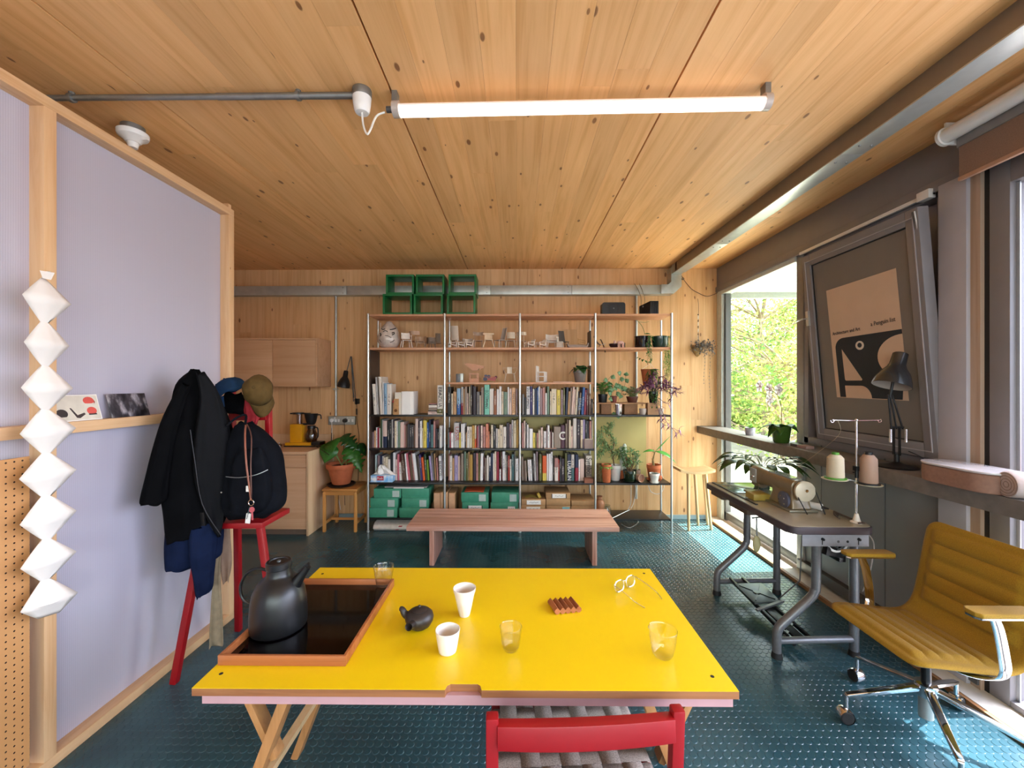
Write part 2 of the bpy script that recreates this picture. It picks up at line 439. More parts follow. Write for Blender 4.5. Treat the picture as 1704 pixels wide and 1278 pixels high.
# ceiling slab with spruce boards
cl = struct('ceiling', MB().box(-3.7, 2.42, -3.3, YB+.2, ZC+.02, ZC+.2), wood('spruce_core', 'a97a4c', '8a5c34', 'y'))
bedges = []
def boards(a, b, w):
    n = max(1, round((b-a)/w)); return [(a+(b-a)*i/n, a+(b-a)*(i+1)/n) for i in range(n)]
panels = [(-3.6, -2.9), (-2.9, -1.685), (-1.678, -.575), (-.567, .702), (.710, 1.95), (1.95, 2.41)]
for pa, pb in panels:
    for x0, x1 in boards(pa, pb, .142):
        cuts = [-3.2, random.uniform(-1.8, 1.2), random.uniform(1.5, 4.2), YB]
        for y0, y1 in zip(cuts[:-1], cuts[1:]):
            if y1-y0 < .1: continue
            dz = random.uniform(0, .0006)
            MB().box(x0+.0004, x1-.0004, y0+.0003, y1-.0003, ZC+dz, ZC+.02).build('board', m_ceil, cl)
# back wall with vertical boards
wb = struct('wall_back', MB().box(-3.7, 2.42, YB+.02, YB+.2, -.12, ZC+.02), wood('spruce_core_wall', 'a97a4c', '8a5c34', 'z'))
for x0, x1 in boards(-3.6, 2.34, .165):
    cuts = [0.0, random.uniform(.5, 2.5), ZC]
    for z0, z1 in zip(cuts[:-1], cuts[1:]):
        MB().box(x0+.0005, x1-.0005, YB-random.uniform(0, .0008), YB+.02, z0+.0003, z1-.0003).build('board', m_wallw, wb)
struct('wall_left', MB().box(-3.7, -3.6, -3.3, YB, -.12, ZC+.02), m_ply)
# wall behind the camera with a wide band of glazing
wn_ = struct('wall_near', MB().box(-3.7, 2.42, -3.12, -3.0, -.12, .8).box(-3.7, 2.42, -3.12, -3.0, 2.65, ZC+.02)
       .box(-3.7, -2.3, -3.12, -3.0, .8, 2.65), mat('painted_plaster', 'cfc8bf', .8))
w4 = thing('window_4', None, None, (0, -3.06, 0), kind='structure')
fr = MB()
for x in (-2.28, -1.1, .1, 1.25, 2.38): fr.box(x-.03, x+.03, -3.1, -3.03, .8, 2.65)
fr.box(-2.3, 2.4, -3.1, -3.03, .8, .86).box(-2.3, 2.4, -3.1, -3.03, 2.59, 2.65); fr.build('window_frame', m_grey, w4)
for x0, x1 in ((-2.25, -1.13), (-1.07, .07), (.13, 1.22), (1.28, 2.35)): MB().box(x0, x1, -3.07, -3.06, .86, 2.59).build('pane', m_glass, w4)
# baseboard at the back
struct('baseboard_back', MB().box(-2.1, 2.2, YB-.018, YB-.001, 0, .045), mat('pale_blue_skirting', '8fa3a8', .5))

# ---- right facade
struct('trim_1', MB().box(XW-.02, 2.42, -3.1, YB, 2.62, ZC).box(XW-.035, XW-.02, -3.1, YB, 2.60, 2.66), m_grey, bevel=.003)
# window 1: clear glazing at the far end
w1 = thing('window_1', None, None, (XW, 4.05, 0), kind='structure')
for nm, b in (('jamb', (XW-.02, XW+.08, 4.62, 4.73, .03, 2.62)), ('head', (XW-.02, XW+.08, 3.41, 4.62, 2.56, 2.62))):
    MB().box(*b).build(nm, mat('pale_window_frame', 'c9cfcb', .45), w1, bevel=.003)
MB().box(XW+.01, XW+.07, 4.585, 4.62, .03, 2.56).build('gasket', m_greyd, w1)
MB().box(XW+.01, XW+.07, 3.37, 4.62, .05, .125).build('bottom_rail', m_greyd, w1, bevel=.003)
MB().box(XW+.035, XW+.045, 3.41, 4.59, .125, 2.56).build('pane', m_glass, w1)
MB().box(XW-.005, XW+.09, 3.33, 3.41, .03, 2.62).build('mullion', mat('warm_grey_mullion', '8a8783', .45), w1, bevel=.004)
# window 2: opaque hopper vent tilted into the room
w2 = thing('window_2', None, None, (XW, 2.75, 0), kind='structure')
fz0, fz1, fy0, fy1 = 1.08, 2.62, 2.24, 3.33
fr = MB().box(XW-.0, XW+.08, fy0, fy0+.045, fz0, fz1).box(XW, XW+.08, fy1-.05, fy1, fz0, fz1).box(XW, XW+.08, fy0, fy1, fz0, fz0+.05).box(XW, XW+.08, fy0, fy1, fz1-.04, fz1)
fr.build('fixed_frame', m_grey, w2, bevel=.003)
def sash(a, b, t):            # a along y (far to near 0..1), b up 0..1, t outwards
    A = Vector((2.315, 3.14, 1.14)); ey = Vector((0, -.90, 0)); ez = Vector((-.115, 0, 1.375)); nn = ez.cross(ey).normalized()
    if nn.x > 0: nn = -nn
    return A+ey*a+ez*b+nn*t
def srect(mb, a0, a1, b0, b1, t0, t1):
    p = [sash(a0,b0,t0), sash(a1,b0,t0), sash(a1,b1,t0), sash(a0,b1,t0), sash(a0,b0,t1), sash(a1,b0,t1), sash(a1,b1,t1), sash(a0,b1,t1)]
    return mb.hexa(p)
fr = MB()
for q in ((0, .085, 0, 1), (.915, 1, 0, 1), (0.085, .915, 0, .06), (.085, .915, .94, 1)): srect(fr, *q, -.03, .03)
fr.build('sash_frame', m_grey, w2, bevel=.004)
srect(MB(), .088, .912, .063, .937, -.01, .012).build('sash_panel', mat('grey_brown_panel', '77726e', .4, 0, .04, 5), w2)
g = MB()
for q in ((.085, .091, .06, .94), (.909, .915, .06, .94), (.085, .915, .058, .064), (.085, .915, .936, .942)): srect(g, *q, .0, .018)
g.build('gasket', m_black, w2)
g = MB()
for q in ((0.03, .036, .03, .97), (.03, .97, .962, .966), (.964, .97, .03, .97), (.03, .97, .026, .03)): srect(g, *q, .03, .034)
g.build('frame_ridge', m_lgrey, w2)
MB().bar((XW-.03, 2.27, 2.60), (XW-.03, 3.33, 2.60), .018, .022).build('gap_light_strip', m_white, w2, bevel=.002)  # white bar stands for daylight showing through the gap above the sash
MB().box(XW-.06, XW-.02, 2.27, 2.34, 2.575, 2.625).build('strip_end_block', m_white, w2, bevel=.003)
for k, (d, mm) in enumerate(((0, m_alu), (.012, m_greyd))):
    MB().tube([sash(.985, .985, .035)+Vector((0, d, 0)), sash(.97, .62, .05)+Vector((.06, d-.02, 0))], .004, 8).build('stay_arm', mm, w2)
h = MB(); srect(h, .012, .04, .62, .70, .03, .045); h.build('handle_plate', m_alu, w2)
MB().tube([sash(.026, .66, .04), sash(.026, .66, .075), sash(-.04, .655, .085)], .006, 8).build('handle', m_alu, w2)
MB().box(XW+.082, XW+.09, fy0, fy1, fz0, fz1).build('outer_skin', m_lgrey, w2)
# wall panels under the vent
wr = struct('wall_right', MB().box(XW+.05, XW+.1, 2.24, 3.33, .03, 1.08), m_greyp)
MB().box(XW+.01, XW+.05, 3.16, 3.325, .13, 1.08).build('panel', mat('pale_grey_panel', '8b8780', .45, 0, .04, 5), wr)
MB().box(XW+.01, XW+.05, 2.62, 3.15, .13, 1.08).build('panel', m_greyp, wr)
MB().box(XW+.01, XW+.05, 2.25, 2.61, .13, 1.08).build('panel', m_greyp, wr)
MB().box(XW-.03, XW+.06, 2.06, 3.37, .05, .125).build('base_rail', m_greyd, wr, bevel=.003)
# column, timber reveal
struct('trim_2', MB().box(XW-.04, XW+.1, 2.10, 2.24, .03, 2.62), m_lgrey, bevel=.004)
struct('trim_3', MB().box(XW-.02, XW+.1, 2.055, 2.10, .03, 2.62), wood('reveal_timber', 'b8a08c', 'a58a74', 'z', rough=.6))
# door/window run towards the camera
d1 = thing('door_1', None, None, (XW, 1.0, 0), kind='structure')
MB().box(XW, XW+.08, 2.035, 2.055, .03, 2.62).build('gasket', m_black, d1)
ys = [2.035, .95, -.15, -1.25, -2.35, -3.1]
m_glassb = glass('hazy_door_glass', 'e8ecf6')
for i, (y1, y0) in enumerate(zip(ys[:-1], ys[1:])):
    fr = MB().box(XW, XW+.08, y1-.085, y1, .03, 2.62).box(XW, XW+.08, y0, y0+.03, .03, 2.62).box(XW, XW+.08, y0+.03, y1-.085, .03, .06).box(XW, XW+.08, y0+.03, y1-.085, 2.50, 2.62)
    f = fr.build('door_frame', m_grey, d1, bevel=.004)
    MB().box(XW+.03, XW+.036, y1-.099, y1-.085, .06, 2.50).box(XW+.03, XW+.036, y0+.03, y0+.044, .12, 2.5).build('glazing_bead', m_alu, d1)
    MB().box(XW+.038, XW+.048, y0+.03, y1-.085, .06, 2.50).build('pane', m_glassb, d1)
# kerb / threshold; sunlight on the timber top is painted in as pale colour
struct('trim_4', MB().box(2.17, 2.19, -3.0, YB-.02, 0, .028, 0).box(2.19, 2.42, -3.0, YB-.02, 0, .03, 1), [wood('kerb_edge', '9a6f48', '7d5533', 'y'), mat('sunlit_threshold', 'cfc9bf', .5)])
# blind in front of the door
bl = thing('roller_blind', 'half-raised brown roller blind on a white tube above the glazed door', 'blind', (2.15, 1.0, 2.7))
MB().cyl((2.15, 2.07, 2.79), (2.15, -.3, 2.79), .036, n=20).build('tube', m_white, bl)
MB().cyl((2.15, 2.085, 2.79), (2.15, 2.07, 2.79), .045, n=20).box(2.15, 2.28, 2.072, 2.082, 2.75, 2.86).build('bracket', m_white, bl)
MB().box(2.188, 2.196, -.3, 2.06, 2.725, 2.775).build('guide_strip', mat('blind_grey_strip', '8d8784', .5), bl)
MB().box(2.196, 2.200, -.3, 2.055, 2.57, 2.79).build('fabric', mat('brown_blind_fabric', '8a6e5c', .8, 0, .08, 200), bl)
MB().box(2.188, 2.207, -.3, 2.055, 2.555, 2.575).build('bottom_bar', mat('tan_blind_bar', 'b8917a', .6), bl, bevel=.004)
# soffit outside
cn = thing('canopy', 'pale slatted outdoor canopy above the far window', 'canopy', (2.8, 2, 2.75))
m_sof = mat('pale_soffit', '9aa39e', .6)
MB().box(2.43, 3.25, -3.2, 4.0, 2.78, 2.9).build('deck', m_sof, cn)  # depth set to let in only low sun; the run over the doors is unseen
MB().box(2.43, 3.25, 4.0, 4.9, 2.81, 2.9).box(2.43, 4.4, 4.9, 5.45, 2.81, 2.9).build('end_deck', m_sof, cn)
k = 0; y = 4.0
while y < 5.4:
    MB().box(2.43, 4.4 if y > 4.8 else 3.25, y+.004, y+.136, 2.75, 2.81).build('slat', m_sof, cn, bevel=.004); y += .14
MB().box(2.43, 4.4, 5.40, 5.46, 2.68, 2.9).build('edge_beam', m_sof, cn)

# ---- tall metal cover strip (trunking) on ceiling and back wall
tr = thing('cable_trunking', 'galvanised steel trunking running along ceiling and back wall', 'trunking', (1.78, 3, 2.8))
MB().box(1.735, 1.742, -2.95, 4.5, 2.782, ZC).box(1.835, 1.842, -2.95, 4.5, 2.782, ZC).build('side_web', mat('shaded_galvanised_steel', '84786a', .45, .4, .06, 10), tr)  # galvanised side webs, their shade painted in as brown-grey
for y0, y1 in ((-2.95, -.45), (-.44, 1.2), (1.203, 2.2), (2.203, 3.6), (3.603, 4.5)):
    MB().box(1.73, 1.847, y0, y1, 2.775, 2.782).build('cover', m_galv, tr, bevel=.001)
for y in (1.12, 1.28, 2.12, 2.28, 3.52, 3.68):
    for x in (1.76, 1.82): MB().cyl((x, y, 2.777), (x, y, 2.770), .007, .005, 10).build('bolt', m_galvb, tr)
zt0, zt1 = 2.565, 2.668
for x0, x1 in ((-3.55, -1.94), (-1.937, -1.14), (-1.137, -.3), (-.297, .62), (.623, 1.62)):
    MB().box(x0, x1, 4.63, 4.728, zt0, zt1).build('cover', m_galv, tr, bevel=.001)
for x in (-1.98, -1.18, -.34, .58):
    for z in (zt0+.02, zt1-.02): MB().cyl((x, 4.63, z), (x, 4.624, z), .006, n=8).build('bolt', m_galvb, tr)
poly = [(1.62, zt0), (1.76, zt0), (1.847, zt0+.08), (1.847, ZC-.02), (1.73, ZC-.02), (1.73, zt1+.03), (1.70, zt1), (1.62, zt1)]
MB().prism(poly, lambda a, b, t: (a, 4.60+.128*t, b)).build('elbow', m_galv, tr, bevel=.001)
MB().box(1.735, 1.842, 4.46, 4.6, 2.782, ZC).build('joint_box', m_galv, tr)

# conduits on the back wall
def conduit(name, u, v0, v1, label, m=m_galv):
    a = P(u, v0, Y=4.715); b = P(u, v1, Y=4.715)
    t = thing(name, label, 'conduit', b)
    MB().cyl(a, b, .013, n=12).build('pipe', m, t)
    MB().cyl(a+Vector((0,0,-.02)), a, .018, n=12).build('coupling', m, t)
    MB().box(b.x-.022, b.x+.022, 4.69, 4.73, b.z-.0+.3, b.z+.32).build('saddle_clip', m, t)
conduit('conduit', 559, 491, 692, 'vertical steel conduit dropping to the socket beside the wall cupboard')
conduit('conduit', 1059, 489, 830, 'vertical steel conduit behind the plant bay of the shelving')
# ceiling conduit and rose
cc = thing('ceiling_conduit', 'grey conduit crossing the ceiling to the white lamp rose', 'conduit', (-1.3, 1.84, ZC))
MB().cyl((-2.6, 1.84, ZC-.025), (-1.33, 1.84, ZC-.025), .0125, n=12).cyl((-1.36, 1.84, ZC-.025), (-.735, 1.84, ZC-.025), .0145, n=12).build('pipe', m_galvb, cc)
for x in (-2.03, -.99):
    MB().cyl((x-.008, 1.84, ZC-.025), (x+.008, 1.84, ZC-.025), .02, n=12).cyl((x, 1.84, ZC-.012), (x, 1.84, ZC), .012, n=10).build('clip', m_galvb, cc)
MB().cyl((-.70, 1.84, ZC), (-.70, 1.84, ZC-.035), .042, n=24).build('junction_box', m_galvb, cc, bevel=.003)
MB().lathe([(.0, -.105), (.028, -.105), (.034, -.095), (.039, -.06), (.041, -.035), (0, -.035)], (-.70, 1.84, ZC), 24).build('rose', m_white, cc)
MB().tube(smooth_pts([(-.70, 1.84, ZC-.10), (-.693, 1.835, ZC-.16), (-.675, 1.83, ZC-.205), (-.66, 1.83, ZC-.19), (-.635, 1.84, ZC-.12), (-.60, 1.85, ZC-.095)]), .0045, 8).build('cord', m_cord_w, cc)
# batten light
lt = thing('tube_light', 'long clear-ended LED tube light glowing on the ceiling', 'ceiling light', (.27, 1.85, ZC))
pl = Vector((-.565, 1.862, 2.805)); pr = Vector((1.125, 1.832, 2.805))
m_tube = mat('lit_diffuser', 'ffffff', .4, emit='fff4ea', es=3.0, var=0)
d = (pr-pl).normalized()
n_ = 20; sec = [(.031*cos(a), .031*sin(a)) for a in [pi+2*pi*i/n_ for i in range(n_)]]
def tsec(x, y, t, a0, a1):
    return pl+(pr-pl)*(a0 if t == 0 else a1)+Vector((0, x, y))
low = [(.031*cos(a), .031*sin(a)) for a in [pi+pi*i/12 for i in range(13)]]
MB().prism([(a, b*1.0) for a, b in low], lambda x, y, t: tsec(x, y-.002, t, .02, .98)).build('diffuser', m_tube, lt)
up_ = [(.031*cos(a), .02*sin(a)) for a in [pi*i/12 for i in range(13)]]
MB().prism(up_, lambda x, y, t: tsec(x, y-.001, t, .018, .982)).build('housing', mat('pinkish_white_housing', 'e6d6cc', .4, emit='ffe9dc', es=.35), lt)
for a0, a1 in ((0, .018), (.982, 1)):
    MB().cyl(pl+(pr-pl)*a0, pl+(pr-pl)*a1, .035, n=20).build('end_cap', mat('clear_grey_cap', 'b7aaa0', .25), lt)
for a in (.006, .99):
    q = pl+(pr-pl)*a; MB().box(q.x-.012, q.x+.012, q.y-.02, q.y+.02, q.z+.02, ZC).build('mounting_bracket', m_galvb, lt)
MB().cyl(pl-d*.03, pl, .014, n=12).build('cable_gland', m_greyd, lt)
# smoke detector
sd = thing('smoke_detector', 'round white smoke detector on the ceiling behind the partition', 'detector', (-1.985, 2.09, ZC))
MB().cyl((-1.985, 2.09, ZC), (-1.985, 2.09, ZC-.03), .05, n=28).build('base', m_galvb, sd)
MB().lathe([(0, -.085), (.03, -.083), (.045, -.065), (.062, -.055), (.066, -.045), (.066, -.032), (0, -.030)], (-1.985, 2.09, ZC), 28).build('body', m_white, sd)
MB().cyl((-1.985, 2.09, ZC-.083), (-1.985, 2.09, ZC-.11), .026, .02, n=16).box(-1.935, -1.905, 2.085, 2.095, ZC-.07, ZC-.055).build('sensor_cage', m_white, sd)

# ---- partition on the left
XP = -1.874
pt = thing('partition_screen', 'tall pine stud partition clad in pale lilac sheet', 'partition', (XP, 1.6, 0))
pn = NT('lilac_sheet'); g = pn.n('NewGeometry'); wv = pn.n('TexWave'); wv.bands_direction = 'Y'; wv.inputs['Scale'].default_value = 40; wv.inputs['Distortion'].default_value = .3
pn.l(g.outputs['Position'], wv.inputs['Vector']); pn.l(pn.ramp(wv.outputs['Fac'], [(0, lin('b4b0bf')), (1, lin('bfbbca'))]), pn.b.inputs['Base Color'])
pn.b.inputs['Roughness'].default_value = .45; pn.bump(wv.outputs['Fac'], .08, .001); m_sheet = pn.m
for y0, y1 in ((-.55, .5), (.5, 1.6), (1.64, 2.655)):
    MB().box(XP-.068, XP-.060, y0, y1, .02, 2.68).build('sheet', m_sheet, pt)
for y0, y1 in ((1.598, 1.643), (2.642, 2.687), (.5, .545), (-.6, -.555)):
    MB().box(XP-.066, XP, y0, y1, 0.045, 2.655).build('stud', m_stud, pt, bevel=.002)
MB().box(XP-.066, XP, -.6, 2.687, 2.655, 2.70).build('top_rail', m_studh, pt, bevel=.002)
MB().box(XP-.062, XP+.0, -.6, 2.687, 0, .045).build('bottom_rail', m_studh, pt, bevel=.002)
MB().box(XP-.066, XP-.02, 2.66, 2.687, 2.70, 2.735).build('rail_offcut', m_stud, pt)
for y0, y1 in ((.545, 1.598), (1.643, 2.642)):
    MB().box(XP-.058, XP, y0, y1, 1.343, 1.39).build('middle_rail', m_studh, pt, bevel=.002)
# pegboard
pg = NT('pegboard_face'); g = pg.n('NewGeometry'); mp = pg.n('VectorMath', operation='SCALE'); mp.inputs['Scale'].default_value = 40.0
pg.l(g.outputs['Position'], mp.inputs[0]); fr_ = pg.n('VectorMath', operation='FRACTION'); pg.l(mp.outputs[0], fr_.inputs[0])
sx = pg.n('SeparateXYZ'); pg.l(fr_.outputs[0], sx.inputs[0])
dy = pg.math('SUBTRACT', sx.outputs[1], .5); dz = pg.math('SUBTRACT', sx.outputs[2], .5)
r2 = pg.math('ADD', pg.math('MULTIPLY', dy, dy), pg.math('MULTIPLY', dz, dz)); hole = pg.math('LESS_THAN', r2, .018)
pg.l(pg.mix(hole, lin('c8925c'), lin('2b1a10')), pg.b.inputs['Base Color']); pg.b.inputs['Roughness'].default_value = .6
pb = thing('pegboard', 'tan perforated pegboard leaning on the partition at the left edge', 'pegboard', (-1.86, 1.1, 0))
MB().box(XP+.012, XP+.018, .75, 1.535, .1, 1.275).build('board', pg.m, pb)
MB().box(XP+.001, XP+.012, .75, 1.53, 1.22, 1.26).box(XP+.001, XP+.012, .75, 1.53, .12, .16).build('batten', m_studh, pb)
# cards on the middle rail
def leancard(name, yA, yB, h, mats, label, cat, art=None):
    x0 = XP-.012; lean = .03
    t = thing(name, label, cat, (x0, (yA+yB)/2, 1.391))
    def q(a, b, t_): return Vector((x0-lean*b/h*1.0+t_, yA+(yB-yA)*a, 1.391+b))
    MB().hexa([q(0,0,-.003), q(1,0,-.003), q(1,h,-.003), q(0,h,-.003), q(0,0,0), q(1,0,0), q(1,h,0), q(0,h,0)]).build('card', mats, t)
    if art: art(t, q, h)
    return t
ya = P(83, 701, X=XP-.012).y; yb = P(171, 697, X=XP-.012).y
m_prd = mat('print_coral', 'd9584e', .6); m_pdk = mat('print_dark', '3a3030', .6)
def art1(t, q, h):
    def shp(pts, m, nm, d=.0008):
        n = len(pts); vs = [q(a, b, .0005) for a, b in pts]+[q(a, b, d) for a, b in pts]
        MB().add(vs, [tuple(range(n))[::-1], tuple(range(n, 2*n))]+[(i, (i+1) % n, n+(i+1) % n, n+i) for i in range(n)]).build(nm, m, t)
    def blob(cx, cy, w, hh): return [(cx+w*cos(a)*(1.0), cy+hh*(sin(a) if sin(a) > 0 else max(sin(a), -.75))) for a in [2*pi*i/16 for i in range(16)]]
    shp([(0.02,.004),(.98,.004),(.98,h-.004),(.02,h-.004)], mat('cream_card', 'd9d2c2', .7), 'print_ground', .0006)
    for pts, m in ((blob(.80, h*.76, .11, h*.15), m_prd), (blob(.82, h*.36, .10, h*.15), m_prd), (blob(.24, h*.30, .11, h*.17), m_pdk),
        ([(.40,h*.5),(.43,h*.5),(.52,h*.22),(.66,h*.30),(.68,h*.24),(.56,h*.10),(.50,h*.12)], m_pdk),
        ([(.74,h*.2),(.91,h*.2),(.90,h*.26),(.75,h*.26)], m_pdk), ([(.90,h*.62),(.93,h*.70),(.90,h*.82)], mat('print_coral_dark', 'a8443c', .6))):
        shp(pts, m, 'printed_chair', .001)
leancard('postcard', ya, yb, .112, m_paper, 'cream postcard printed with four red and black chairs on the rail', 'postcard', art1)
ph = NT('moody_photo'); tc = ph.n('NewGeometry'); nz = ph.n('TexNoise'); nz.inputs['Scale'].default_value = 22; nz.inputs['Detail'].default_value = 4
mp = ph.n('Mapping'); mp.inputs['Scale'].default_value = (1, 1.2, .6); ph.l(tc.outputs['Position'], mp.inputs[0]); ph.l(mp.outputs[0], nz.inputs['Vector'])
ph.l(ph.ramp(nz.outputs['Fac'], [(.35, lin('121014')), (.55, lin('4a464c')), (.72, lin('a9a4aa'))]), ph.b.inputs['Base Color']); ph.b.inputs['Roughness'].default_value = .3
leancard('photo_print', P(187, 695, X=XP-.012).y, P(250, 691, X=XP-.012).y, .112, ph.m, 'dark black-and-white photo print leaning on the rail', 'photo print')

# folded paper garland hanging at the front stud
pgd = thing('paper_garland', 'folded white paper garland of diamond shapes hanging at the front stud', 'paper garland', (-1.77, 1.54, .7))
lev = [(448, 66, 4), (462, 78, 30, 1), (492, 76, 88, 0), (535, 75, 0, 1)]
def strip(vt, uL, uR, kind): pass
# tips (left px, right px) and necks per fold
tips = [((34,490),(116,507)), ((37,569),(113,576)), ((32,645),(119,646)), ((30,722),(124,712)), ((29,797),(125,781)), ((30,873),(125,849)), ((31,946),(125,917)), ((31,1018),(127,985))]
necks = [((72,461),(78,463)), ((70,535),(84,537)), ((71,608),(84,609)), ((70,681),(85,682)), ((72,755),(87,754)), ((71,827),(88,825)), ((72,899),(88,897)), ((70,968),(87,963)), ((66,1031),(102,1020))]
PA, PB_ = (-1.80, 1.47), (-1.745, 1.625)
m_gar = mat('garland_paper', 'e4dcd6', .75, 0, .02, 8); mb = MB()
nrm = Vector((PB_[1]-PA[1], -(PB_[0]-PA[0]), 0)).normalized()
if nrm.dot(Vector((1, -1, 0))) < 0: nrm = -nrm
mb = MB(); rows = []
for i in range(len(tips)):
    nl, nr = necks[i]; tl, trr = tips[i]; nl2, nr2 = necks[i+1]
    for (a, b, c, dd, j0, j1) in ((nl, nr, tl, trr, 0, 5), (tl, trr, nl2, nr2, 1 if i < 8 else 0, 5)):
        for j in range(j0, j1):
            t = j/4; bow = sin(pi*t)*.9
            L = (a[0]+(c[0]-a[0])*t, a[1]+(c[1]-a[1])*t); R_ = (b[0]+(dd[0]-b[0])*t, b[1]+(dd[1]-b[1])*t)
            L = (L[0]-bow*.8, L[1]); R_ = (R_[0]+bow*.5, R_[1])
            wide = t if (a is nl) else 1-t
            rows.append((L, R_, wide))
seen = []
for L, R_, wide in rows:
    seg_ = []
    for k in range(7):
        s_ = k/6; p = PP(L[0]+(R_[0]-L[0])*s_, L[1]+(R_[1]-L[1])*s_, PA, PB_)
        seg_.append(p+nrm*(.045*wide*(1-.5*abs(2*s_-1)) - .012))
    seen.append(seg_)
mb.loft(seen, closed=False, smooth=True)
mb.build('folded_strip', m_gar, pgd, solid=.0012, angle=60)
a = PP(66, 450, PA, PB_); b = PP(91, 454, PA, PB_); c = PP(85, 466, PA, PB_); d_ = PP(71, 463, PA, PB_)
MB().add([a, b, c, d_], [(0,1,2,3)]).build('top_tab', m_gar, pgd, solid=.0012)
MB().cyl(PP(78, 452, PA, PB_), Vector((XP+.001, 1.62, P(78,448,Y=1.55).z+.01)), .0012, n=6).build('thread', m_cord_w, pgd)
# ================================================================== SHELVING
YF, YR = 4.27, 4.58
PXS = [P(u, 640, Y=YF).x for u in (612.5, 739.8, 865, 990.5, 1117.5)]
SZ = {'top': 2.283, 'minis': 1.932, 'small': 1.568, 'A': 1.226, 'B': .872, 'C': .514, 'D': .142}
su = thing('shelving_unit', 'tall wall shelving of wood and black shelves on thin steel posts', 'shelving unit', (PXS[2], 4.42, 0))
for x in PXS:
    for y in (YF, YR):
        MB().cyl((x, y, 0), (x, y, SZ['top']+.005 if y == YF else 2.26), .0115, n=12).cyl((x, y, 0), (x, y, .01), .016, n=12).build('post', m_alu, su)
m_bshelf = mat('black_shelf', '1a1818', .38, 0, .1, 10); m_bside = mat('dark_brown_side', '3c2c26', .5)
for key, i0, i1, m, th in (('top', 0, 4, m_shelfw, .02), ('minis', 0, 4, m_shelfw, .022), ('small', 1, 3, m_shelfw, .02), ('A', 0, 4, m_bshelf, .018), ('B', 0, 3, m_bshelf, .018),
                           ('C', 0, 4, m_bshelf, .018), ('D', 0, 4, m_bshelf, .018)):
    for i in range(i0, i1):
        MB().box(PXS[i]+.004, PXS[i+1]-.004, YF+.004, YR-.004 if key != 'D' else YR, SZ[key]-th, SZ[key]).build('shelf_board', m, su, bevel=.0015)
MB().box(PXS[0]+.014, PXS[0]+.022, YF+.01, YR-.01, SZ['A']-.7, SZ['minis']-.023).build('side_panel', m_bside, su)
MB().box(PXS[3]-.032, PXS[3]-.02, YF+.12, YR-.02, SZ['minis']+.001, SZ['minis']+.19).build('side_panel', m_bside, su)
MB().box(PXS[3]-.032, PXS[3]-.02, YF+.12, YR-.02, SZ['small']+.001, SZ['small']+.18).build('side_panel', m_bside, su)
m_olive = mat('olive_back_panel', 'b5a468', .6, 0, .04, 6)
MB().box(PXS[1]+.14, PXS[3], 4.596, 4.604, SZ['B']-.3, SZ['A']-.02).build('back_panel', m_olive, su)
MB().box(PXS[3]+.002, PXS[4]-.16, 4.596, 4.604, SZ['C']-.01, SZ['A']-.02).build('back_panel', m_olive, su)

# ---- books
bk = NT('book_cover'); oi = bk.n('ObjectInfo'); at = bk.n('Attribute', attribute_type='OBJECT', attribute_name='tone2'); asp = bk.n('Attribute', attribute_type='OBJECT', attribute_name='split')
tc = bk.n('TexCoord'); sp = bk.n('SeparateXYZ'); bk.l(tc.outputs['Object'], sp.inputs[0])
low_ = bk.math('LESS_THAN', sp.outputs[2], asp.outputs['Fac'])
c1 = bk.mix(low_, oi.outputs['Color'], at.outputs['Color'])
# printed title: small broken marks down the middle of the spine
cz = bk.math('FRACT', bk.math('MULTIPLY', sp.outputs[2], 1.0))
rnd = oi.outputs['Random']
t0 = bk.math('MULTIPLY_ADD', rnd, .35, .2); t1 = bk.math('ADD', t0, .38)
inz = bk.math('MULTIPLY', bk.math('GREATER_THAN', sp.outputs[2], t0), bk.math('LESS_THAN', sp.outputs[2], t1))
inx = bk.math('LESS_THAN', bk.math('ABSOLUTE', bk.math('SUBTRACT', sp.outputs[0], .5)), .2)
fr_ = bk.n('NewGeometry'); sn = bk.n('SeparateXYZ'); bk.l(fr_.outputs['Normal'], sn.inputs[0]); front = bk.math('LESS_THAN', sn.outputs[1], -.6)
cx = bk.n('CombineXYZ'); bk.l(bk.math('MULTIPLY', rnd, 91.0), cx.inputs[0]); bk.l(bk.math('MULTIPLY', sp.outputs[2], 46.0), cx.inputs[2]); bk.l(bk.math('MULTIPLY', sp.outputs[0], 2.5), cx.inputs[1])
nz = bk.n('TexNoise'); nz.inputs['Scale'].default_value = 1.0; nz.inputs['Detail'].default_value = 1; bk.l(cx.outputs[0], nz.inputs['Vector'])
mark = bk.math('GREATER_THAN', nz.outputs['Fac'], .5)
has = bk.math('GREATER_THAN', bk.math('FRACT', bk.math('MULTIPLY', rnd, 7.3)), .35)
mk = bk.math('MULTIPLY', bk.math('MULTIPLY', mark, front), bk.math('MULTIPLY', bk.math('MULTIPLY', inz, inx), has))
bw = bk.n('RGBToBW'); bk.l(c1, bw.inputs[0])
ink = bk.mix(bk.math('LESS_THAN', bw.outputs[0], .12), lin('3a2f33'), lin('cfc6bc'))
bk.l(bk.mix(bk.math('MULTIPLY', mk, .75), c1, ink), bk.b.inputs['Base Color']); bk.b.inputs['Roughness'].default_value = .45
m_book = bk.m
m_pages = mat('book_pages', 'e6dccb', .8, 0, .08, 300)
def book_mesh():
    mb = MB()
    # curved spine and two boards as one C-shaped cover
    sec = [(0, 1), (0, .02), (.06, .006), (.2, 0), (.8, 0), (.94, .006), (1, .02), (1, 1), (.9, 1), (.9, .05), (.1, .05), (.1, 1)]
    mb.prism(sec, lambda a, b, t: (a, b, t), 0)
    mb.box(.1, .9, .05, .965, .02, .975, 1)
    o = mb.build('book', [m_book, m_pages]); me = o.data; bpy.data.objects.remove(o); return me
BOOK = book_mesh()
